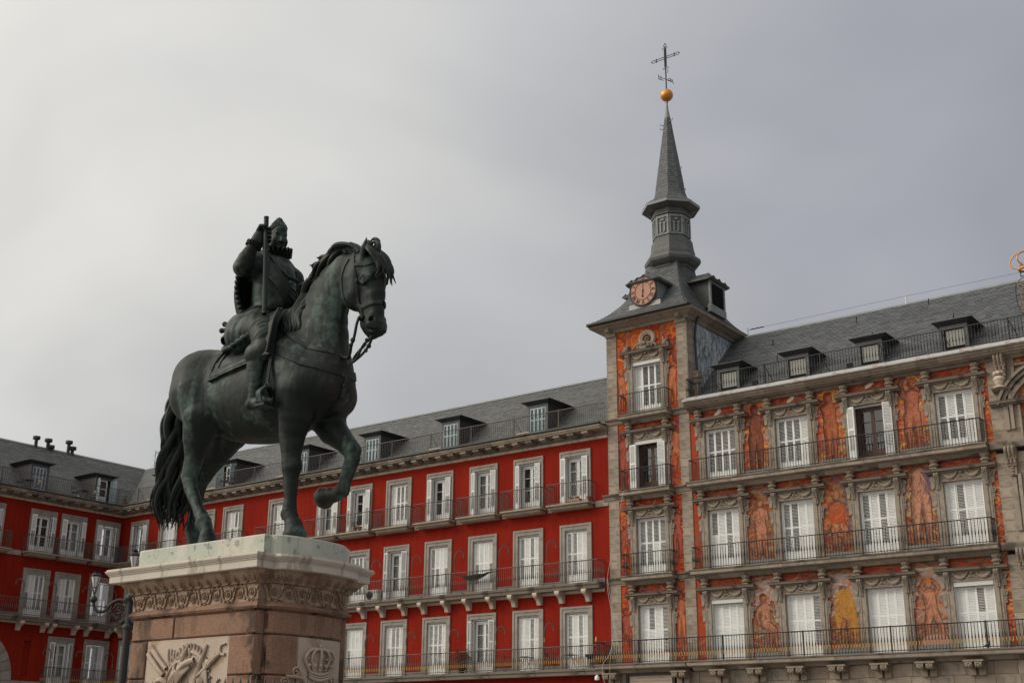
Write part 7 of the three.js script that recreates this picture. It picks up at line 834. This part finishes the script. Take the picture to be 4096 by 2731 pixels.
// ---------------------------------------------------------------- things on the balconies
const Z0 = -55;
{
  const h = thing('hammock', 'dark green cloth hammock hung behind the middle balcony railing', 'hammock', [-43.7, 11.3, Z0 + 0.35]); const v = [], N = 22, K = 8, P = (i, j) => { const t = i / N, s = j / K - 0.5, sag = -0.52 * Math.sin(Math.PI * Math.min(1, t * 1.25)) ** 0.8 * (1 - t * 0.55) * (0.25 + 1.5 * Math.abs(0.5 - Math.abs(s))), w = 0.35 * Math.sin(Math.PI * t); return [lerp(-1.28, 1.22, t), sag + 0.03 * Math.sin(j * 3 + i * 0.3), s * w]; }; for (let i = 0; i < N; i++) for (let j = 0; j < K; j++) v.push(...P(i, j), ...P(i + 1, j), ...P(i + 1, j + 1), ...P(i, j), ...P(i + 1, j + 1), ...P(i, j + 1)); const m = std({ color: new THREE.Color().setRGB(0.018, 0.026, 0.022), side: THREE.DoubleSide }); M('cloth', soup(v), m, h); M('rope', [bar([-1.28, 0, 0], [-1.5, 0.03, 0.3], 0.02, 4), bar([1.22, 0, 0], [1.55, 0.12, 0.3], 0.02, 4)], m, h);
  const ac = thing('air_conditioner', 'pale grey air conditioner unit behind the middle balcony railing', 'air conditioner', [-51.7, F[1], Z0 + 0.3]); M('case', [box(-0.46, 0.46, 0.05, 0.66, -0.16, 0.16), box(-0.4, -0.3, 0, 0.05, -0.1, 0.1), box(0.3, 0.4, 0, 0.05, -0.1, 0.1)], Mt.plastic, ac); M('fan_grille', [...[0.05, 0.1, 0.15, 0.2, 0.24].map((R) => uvm(moved(new THREE.TorusGeometry(R, 0.008, 4, 24), -0.16, 0.36, 0.17))), box(-0.4, 0.08, 0.355, 0.365, 0.165, 0.175)], Mt.iron, ac, 'stuff'); M('fan_shade_disc', uvm(moved(new THREE.CylinderGeometry(0.25, 0.25, 0.01, 24), -0.16, 0.36, 0.163, 0, Math.PI / 2)), Mt.dark, ac);  // flat near-black disc behind the grille paints in the shade of the fan opening
  const pot = (x, y, z, s, label, plant) => { const t = thing('flower_pot', label, 'flower pot', [x, y, z], 0); M('pot', lathe([[0.06 * s, 0], [0.1 * s, 0.17 * s], [0.12 * s, 0.17 * s], [0.12 * s, 0.21 * s], [0.09 * s, 0.21 * s], [0.08 * s, 0.15 * s]], 10), Mt.terracotta, t); if (plant) M('foliage', leaves(plant, 0.19 * s, 0.3 * s, 0.2 * s, 61), Mt.leaf, t, 'stuff'); };
  const leaves = (n, y0, hgt, R, seed) => { const r = rng(seed), v = []; for (let i = 0; i < n; i++) { const a = r() * 6.28, q = R * Math.sqrt(r()), x = q * Math.cos(a), z = q * Math.sin(a), y = y0 + hgt * r(), b = r() * 6.28, L = R * (0.25 + 0.25 * r()), ux = Math.cos(b) * L, uz = Math.sin(b) * L, up = (r() - 0.2) * L; v.push(x, y, z, x + ux * 0.5 - uz * 0.3, y + up * 0.6, z + uz * 0.5 + ux * 0.3, x + ux, y + up, z + uz, x, y, z, x + ux, y + up, z + uz, x + ux * 0.5 + uz * 0.3, y + up * 0.6, z + uz * 0.5 - ux * 0.3); } return soup(v); };
  pot(-53.3, F[2] + 0.02, Z0 + 0.45, 1.25, 'terracotta pot with a green plant on an upper balcony', 130); pot(-52.92, F[2] + 0.02, Z0 + 0.45, 1.35, 'empty terracotta pot beside the potted green plant on upper balcony', 0); pot(-36.2, F[2] + 0.02, Z0 + 0.45, 1.2, 'red pot at the right end of the upper balcony nearest the tower', 0);
  const bx = thing('planter_box', 'tan cardboard coloured box with two clay pots on the upper balcony nearest the tower', 'planter', [-37.1, F[2] + 0.01, Z0 + 0.45]); M('box', [box(-0.38, 0.38, 0, 0.03, -0.13, 0.13), box(-0.38, 0.38, 0.03, 0.22, 0.11, 0.13), box(-0.38, 0.38, 0.03, 0.22, -0.13, -0.11), box(-0.38, -0.36, 0.03, 0.22, -0.11, 0.11), box(0.36, 0.38, 0.03, 0.22, -0.11, 0.11)], Mt.card, bx); for (const x of [-0.2, 0.16]) at(M('clay_pot', lathe([[0.08, 0.06], [0.1, 0.28], [0.12, 0.28], [0.12, 0.32], [0.08, 0.32]], 9), Mt.terracotta, bx), x, 0, 0);
  const pk = thing('potted_shrub', 'dark bushy potted shrub on the lowest balcony by the open window', 'plant', [-44.75, F[0], Z0 + 0.38]); M('pot', lathe([[0.14, 0], [0.2, 0.34], [0.22, 0.34], [0.22, 0.4], [0.16, 0.4]], 10), Mt.dark, pk); M('foliage', leaves(420, 0.4, 0.85, 0.34, 71), Mt.leaf, pk, 'stuff');
  const chairG = (() => { const g = []; for (const s of [-0.2, 0.2]) g.push(bar([s, 0, 0.22], [s, 0.46, -0.16], 0.013, 4), bar([s, 0, -0.22], [s, 0.86, 0.2], 0.013, 4)); const sl = []; for (let i = 0; i < 4; i++) sl.push(box(-0.21, 0.21, 0.445, 0.462, -0.17 + i * 0.095, -0.1 + i * 0.095)); for (const y of [0.68, 0.79]) sl.push(box(-0.21, 0.21, y, y + 0.06, 0.14, 0.16)); return [merged(g), sl]; })();
  const chair = (pos, ry, label, wm) => { const t = thing('folding_chair', label, 'chair', pos, ry); M('frame', chairG[0], Mt.iron, t); for (const s of chairG[1]) M('slat', s, wm || Mt.wood, t); };
  const table = (pos, label, ry = 0) => { const t = thing('bistro_table', label, 'table', pos, ry); M('tabletop', [box(-0.32, 0.32, 0.69, 0.715, -0.3, 0.3)], Mt.wood, t); for (const s of [-0.22, 0.22]) for (const k of [-1, 1]) M('leg', bar([s, 0, k * 0.26], [s, 0.69, -k * 0.26], 0.013, 4), Mt.iron, t); };
  chair([-43.95, F[0], Z0 + 0.42], -1.2, 'dark folding chair beside the bushy potted shrub on lowest balcony'); chair([-42.0, F[0], Z0 + 0.36], 1.9, 'dark folding chair on lowest balcony between open window and table'); table([-40.4, F[0], Z0 + 0.38], 'small dark bistro table before the second window left of the tower'); chair([-38.9, F[0], Z0 + 0.36], -1.6, 'dark folding chair on lowest balcony between the two windows nearest the tower'); table([-37.5, F[0], Z0 + 0.38], 'small dark bistro table before the window nearest the clock tower');
  const bq = thing('barbecue', 'round dark kettle barbecue on stand at the end of the lowest red balcony', 'barbecue', [-36.25, F[0], Z0 + 0.4]); M('bowl', lathe([[0.0, 0.42], [0.16, 0.46], [0.26, 0.6], [0.28, 0.68], [0.24, 0.68], [0.0, 0.5]], 12), Mt.iron, bq); for (let i = 0; i < 3; i++) M('leg', bar([0.1 * Math.cos(i * 2.09), 0.46, 0.1 * Math.sin(i * 2.09)], [0.22 * Math.cos(i * 2.09), 0, 0.22 * Math.sin(i * 2.09)], 0.014, 4), Mt.iron, bq);
  const pb = thing('planter_box', 'brown wooden planter at the tower end of the lowest red balcony', 'planter', [-35.75, F[0], Z0 + 0.32]); for (let i = 0; i < 4; i++) M('plank', box(-0.4, 0.4, 0.1 + i * 0.12, 0.215 + i * 0.12, 0.14, 0.17), Mt.wood, pb); M('box', [box(-0.4, 0.4, 0.06, 0.6, -0.16, 0.135), box(-0.44, 0.44, 0.602, 0.64, -0.18, 0.18)], Mt.wood, pb);
  // roof terrace furniture on the left
  const W = (u, w) => [-77.3 + w, 18.66, -u];
  chair(W(46.35, 0), 0.2, 'wooden folding chair on left roof terrace, at far left of the terrace table'); table(W(47.0, -0.05), 'small wooden table on the left roof terrace below the shuttered dormer', 0.1); chair(W(47.75, 0), 3.1, 'wooden folding chair on left roof terrace in front of the shuttered dormer', Mt.card);
  chair(W(50.7, 0), 0.2, 'wooden folding chair on left roof terrace, left of the open dormer\'s table'); table(W(51.45, -0.05), 'small wooden table on the left roof terrace beside the open white dormer', 0.1); chair(W(52.2, 0), 3.0, 'wooden folding chair on left roof terrace right beside the open white dormer', Mt.card);
  table([-66.4, 18.66, Z0 - 0.1], 'small table on the roof terrace seen between the horse hind legs'); chair([-65.6, 18.66, Z0 + 0.0], 1.6, 'folding chair on the roof terrace seen behind the horse belly');
  const cp = thing('potted_plant', 'small pale green potted plant in the corner of roof terraces', 'plant', [-76.7, 18.7, -54.55]); M('pot', lathe([[0.1, 0], [0.16, 0.28], [0.12, 0.28]], 9), Mt.terracotta, cp); M('foliage', leaves(120, 0.25, 0.45, 0.24, 81), std({ color: new THREE.Color().setRGB(0.16, 0.17, 0.07), side: THREE.DoubleSide }), cp, 'stuff');
  // aerial on the corner roof
  const an = thing('television_aerial', 'thin metal television aerial on the roof corner behind the horse tail', 'aerial', [-81.3, 22.6, -60.2]); { const g = []; for (const [y, L, tz] of [[1.75, 1.0, 0.1], [0.95, 1.0, -0.5]]) { g.push(bar([0, y, 0], [L, y + 0.03 + (tz < 0 ? 0.28 : 0), tz * 0.3], 0.018, 4)); for (let i = 0; i < 9; i++) { const t = 0.15 + i / 10, x = L * t, yy = y + (0.03 + (tz < 0 ? 0.28 : 0)) * t; g.push(bar([x, yy - 0.12, tz * 0.3 * t], [x, yy + 0.12, tz * 0.3 * t], 0.009, 4)); } g.push(bar([-0.3, y - 0.3, 0], [0.1, y + 0.05, 0], 0.01, 4), bar([-0.25, y + 0.3, 0], [0.1, y, 0], 0.01, 4)); } M('elements', g, Mt.ironGrey, an); M('mast', bar([0, 0, 0], [0, 1.95, 0], 0.025, 5), Mt.ironGrey, an); }
  // lightning wire along the palace ridge
  const wr = thing('ridge_wire', 'thin wire on posts along the palace roof ridge', 'wire', [-29.3, 24.36, -60.45]); M('wire', [bar([0, 0, 0], [9, 0.06, 0], 0.008, 4), bar([9, 0.06, 0], [21.2, 0.02, 0], 0.008, 4)], Mt.ironGrey, wr); M('strainer', bar([0.15, 0.0, 0], [0.95, 0.01, 0], 0.035, 5), Mt.iron, wr); for (const x of [0, 9]) M('post', [bar([x, -0.5, 0], [x, 0.06, 0], 0.03, 5), bar([x - 0.1, 0.1, 0], [x + 0.1, 0.1, 0], 0.018, 4)], Mt.white, wr);
  // crowned letter sign on the roof edge at the far right
  const cs = thing('crowned_letter_sign', 'wrought iron sign of copper letters under a gilded crown at the right edge', 'sign', [-12.55, 19.3, Z0 + 0.45]); { const g = []; const rim = [[-0.62, 0.95], [-0.82, 1.35], [-0.86, 1.9], [-0.8, 2.35], [-0.55, 2.58], [0, 2.66], [0.55, 2.58], [0.8, 2.35], [0.86, 1.9], [0.82, 1.35], [0.62, 0.95], [0, 0.86]].map(([x, y]) => [x, y, 0]); g.push(tube(rim, 0.018, 6, true, 60), bar([-0.86, 1.3, 0], [0.86, 1.3, 0], 0.01, 4), ...[1.58, 1.86, 2.14].map((y) => bar([-0.86, y, 0], [0.86, y, 0], 0.01, 4)), bar([-0.7, 2.35, -0.03], [0.3, 0.9, -0.03], 0.014, 4), bar([0.7, 2.35, -0.03], [-0.1, 0.9, -0.03], 0.014, 4), bar([0, -0.1, 0], [0, 0.9, 0], 0.03, 5), ...[2.68, 2.86].map((y) => tube([[-0.55, y, 0], [0, y + 0.03, 0], [0.55, y, 0]], 0.02, 5)), bar([-0.56, 2.66, 0], [-0.56, 2.88, 0], 0.02, 4), bar([0.56, 2.66, 0], [0.56, 2.88, 0], 0.02, 4)); M('iron_frame', g, Mt.iron, cs);
    const font = { R: [[0, 0, 0, 1], [0, 1, 0.5, 0.9], [0.5, 0.9, 0.5, 0.6], [0.5, 0.6, 0, 0.5], [0.2, 0.5, 0.6, 0]], E: [[0, 0, 0, 1], [0, 1, 0.5, 1], [0, 0.5, 0.4, 0.5], [0, 0, 0.5, 0]], Y: [[0, 1, 0.3, 0.5], [0.6, 1, 0.3, 0.5], [0.3, 0.5, 0.3, 0]], C: [[0.55, 0.9, 0.3, 1], [0.3, 1, 0.05, 0.75], [0.05, 0.75, 0.05, 0.25], [0.05, 0.25, 0.3, 0], [0.3, 0, 0.55, 0.1]], A: [[0, 0, 0.3, 1], [0.3, 1, 0.6, 0], [0.12, 0.4, 0.48, 0.4]], T: [[0, 1, 0.6, 1], [0.3, 1, 0.3, 0]], I: [[0.2, 0, 0.2, 1]], N: [[0, 0, 0, 1], [0, 1, 0.55, 0], [0.55, 0, 0.55, 1]], V: [[0, 1, 0.3, 0], [0.3, 0, 0.6, 1]], S: [[0.55, 0.9, 0.3, 1], [0.3, 1, 0.05, 0.8], [0.05, 0.8, 0.5, 0.3], [0.5, 0.3, 0.3, 0], [0.3, 0, 0, 0.1]], O: [[0.05, 0.25, 0.05, 0.75], [0.05, 0.75, 0.3, 1], [0.3, 1, 0.55, 0.75], [0.55, 0.75, 0.55, 0.25], [0.55, 0.25, 0.3, 0], [0.3, 0, 0.05, 0.25]] };
    const cop = std({ color: new THREE.Color().setRGB(0.42, 0.22, 0.12), roughness: 0.5 }); [['REY', 2.2, 0.5], ['CATO', 1.9, 0.43], ['IRNA', 1.62, 0.43], ['NAVI', 1.34, 0.43], ['SICI', 1.05, 0.4]].forEach(([s, y, p]) => { [...s].forEach((c, i) => M('letter', font[c].map(([a, b, d, e]) => bar([-0.74 + i * p + a * 0.5, y + b * 0.24, 0.02], [-0.74 + i * p + d * 0.5, y + e * 0.24, 0.02], 0.014, 4)), cop, cs)); });
    const cr = [tube([[-0.58, 2.95, 0.1], [-0.3, 3.0, 0.3], [0, 3.02, 0.36], [0.3, 3.0, 0.3], [0.58, 2.95, 0.1], [0.4, 2.95, -0.2], [0, 2.97, -0.3], [-0.4, 2.95, -0.2]], 0.055, 8, true, 50)]; for (const s of [-1, 1]) cr.push(tube([[s * 0.58, 3.0, 0], [s * 0.9, 3.2, 0], [s * 0.92, 3.5, 0], [s * 0.6, 3.78, 0], [0, 3.86, 0]], 0.028, 6), tube([[s * 0.3, 3.02, 0.28], [s * 0.5, 3.3, 0.45], [s * 0.45, 3.6, 0.4], [0, 3.84, 0]], 0.035, 6)); for (let i = 0; i < 8; i++) { const a = i * 0.785; cr.push(tube([[0.5 * Math.cos(a), 3.02, 0.05 + 0.28 * Math.sin(a)], [0.56 * Math.cos(a), 3.16, 0.05 + 0.32 * Math.sin(a)], [0.5 * Math.cos(a + 0.2), 3.22, 0.05 + 0.3 * Math.sin(a + 0.2)]], 0.025, 5)); } cr.push(ball(0, 3.93, 0, 0.09)); M('gilded_crown', cr, Mt.gold, cs); }
  // small fittings
  const cam = thing('security_camera', 'white dome security camera under the balcony at the tower corner', 'camera', [-35.75, 5.3, Z0 + 0.55]); M('housing', lathe([[0.1, 0.02], [0.13, 0.06], [0.12, 0.2], [0.06, 0.26], [0.03, 0.32]], 12), Mt.white, cam); M('dome', lathe([[0, -0.07], [0.07, -0.04], [0.1, 0.02]], 12), Mt.dark, cam); M('bracket', [bar([0, 0.3, 0], [0, 0.38, 0], 0.02, 5), bar([0, 0.37, 0], [0.4, 0.37, -0.3], 0.02, 5)], Mt.white, cam);
  const rp = thing('hanging_cable', 'thin white cables hanging down the left edge of the clock tower', 'cable', [-34.6, 6, Z0 + 0.9]); M('cable', [tube([[0.85, 8.7, 0], [0.7, 7.9, 0.05], [-0.18, 4.3, 0.06], [-0.2, 3.9, 0.05], [0.05, 2.3, 0], [0.25, 1.1, 0]], 0.011, 4, false, 40), tube([[-0.2, 4.3, 0.06], [-0.12, 3.9, 0.05], [0.12, 2.3, 0], [0.3, 1.0, -0.05]], 0.009, 4, false, 30), tube([[0.1, 1.3, 0], [-0.15, 0.5, 0.05], [-0.5, 0.05, 0.1], [-0.52, -0.6, 0.1], [-0.4, -0.9, 0.05]], 0.011, 4, false, 30), tube([[0.05, 1.2, 0.02], [-0.1, 0.3, 0.05], [-0.15, -0.8, 0.05]], 0.009, 4, false, 20)], Mt.plastic, rp);
  const pg = thing('pigeon', 'small dark pigeon standing on the lowest palace balcony before a white shutter', 'pigeon', [-16.2, PF[0] + 0.0, Z0 + 0.78], -0.4); { const f = Field(); f.chain([[-0.12, 0.11, 0, 0.03], [-0.03, 0.14, 0, 0.062], [0.06, 0.16, 0, 0.06]], 0.03).chain([[0.08, 0.19, 0, 0.04], [0.105, 0.25, 0, 0.028], [0.115, 0.275, 0, 0.03]], 0.02).cone([-0.12, 0.11, 0], [-0.24, 0.085, 0], 0.03, 0.014, 0.02).cone([0.14, 0.275, 0], [0.17, 0.268, 0], 0.01, 0.004, 0.008).cone([0.0, 0.09, 0.03], [0.02, 0.01, 0.03], 0.01, 0.007, 0.01).cone([0.0, 0.09, -0.03], [0.02, 0.01, -0.03], 0.01, 0.007, 0.01); M('body', uvm(surfaceNet(f, [-0.27, -0.02, -0.09], [0.2, 0.33, 0.09], 0.011)), std({ color: new THREE.Color().setRGB(0.03, 0.032, 0.038), roughness: 0.8 }), pg); }
  for (const [u, y, l] of [[-26.5, 19.5, 'small black floodlight on the palace roof right of the first dormer'], [-21.5, 19.5, 'small black floodlight on the palace roof left of the third dormer']]) { const t = thing('floodlight', l, 'floodlight', [u, y - 0.28, Z0 - 0.1]); M('housing', [box(-0.14, 0.14, 0.18, 0.4, -0.1, 0.08)], Mt.iron, t); M('lens', box(-0.11, 0.11, 0.21, 0.37, 0.081, 0.09), Mt.dark, t); M('stand', [bar([0, 0, 0], [0, 0.2, 0], 0.03, 5)], Mt.iron, t); }
}
renderer.render(scene, camera);
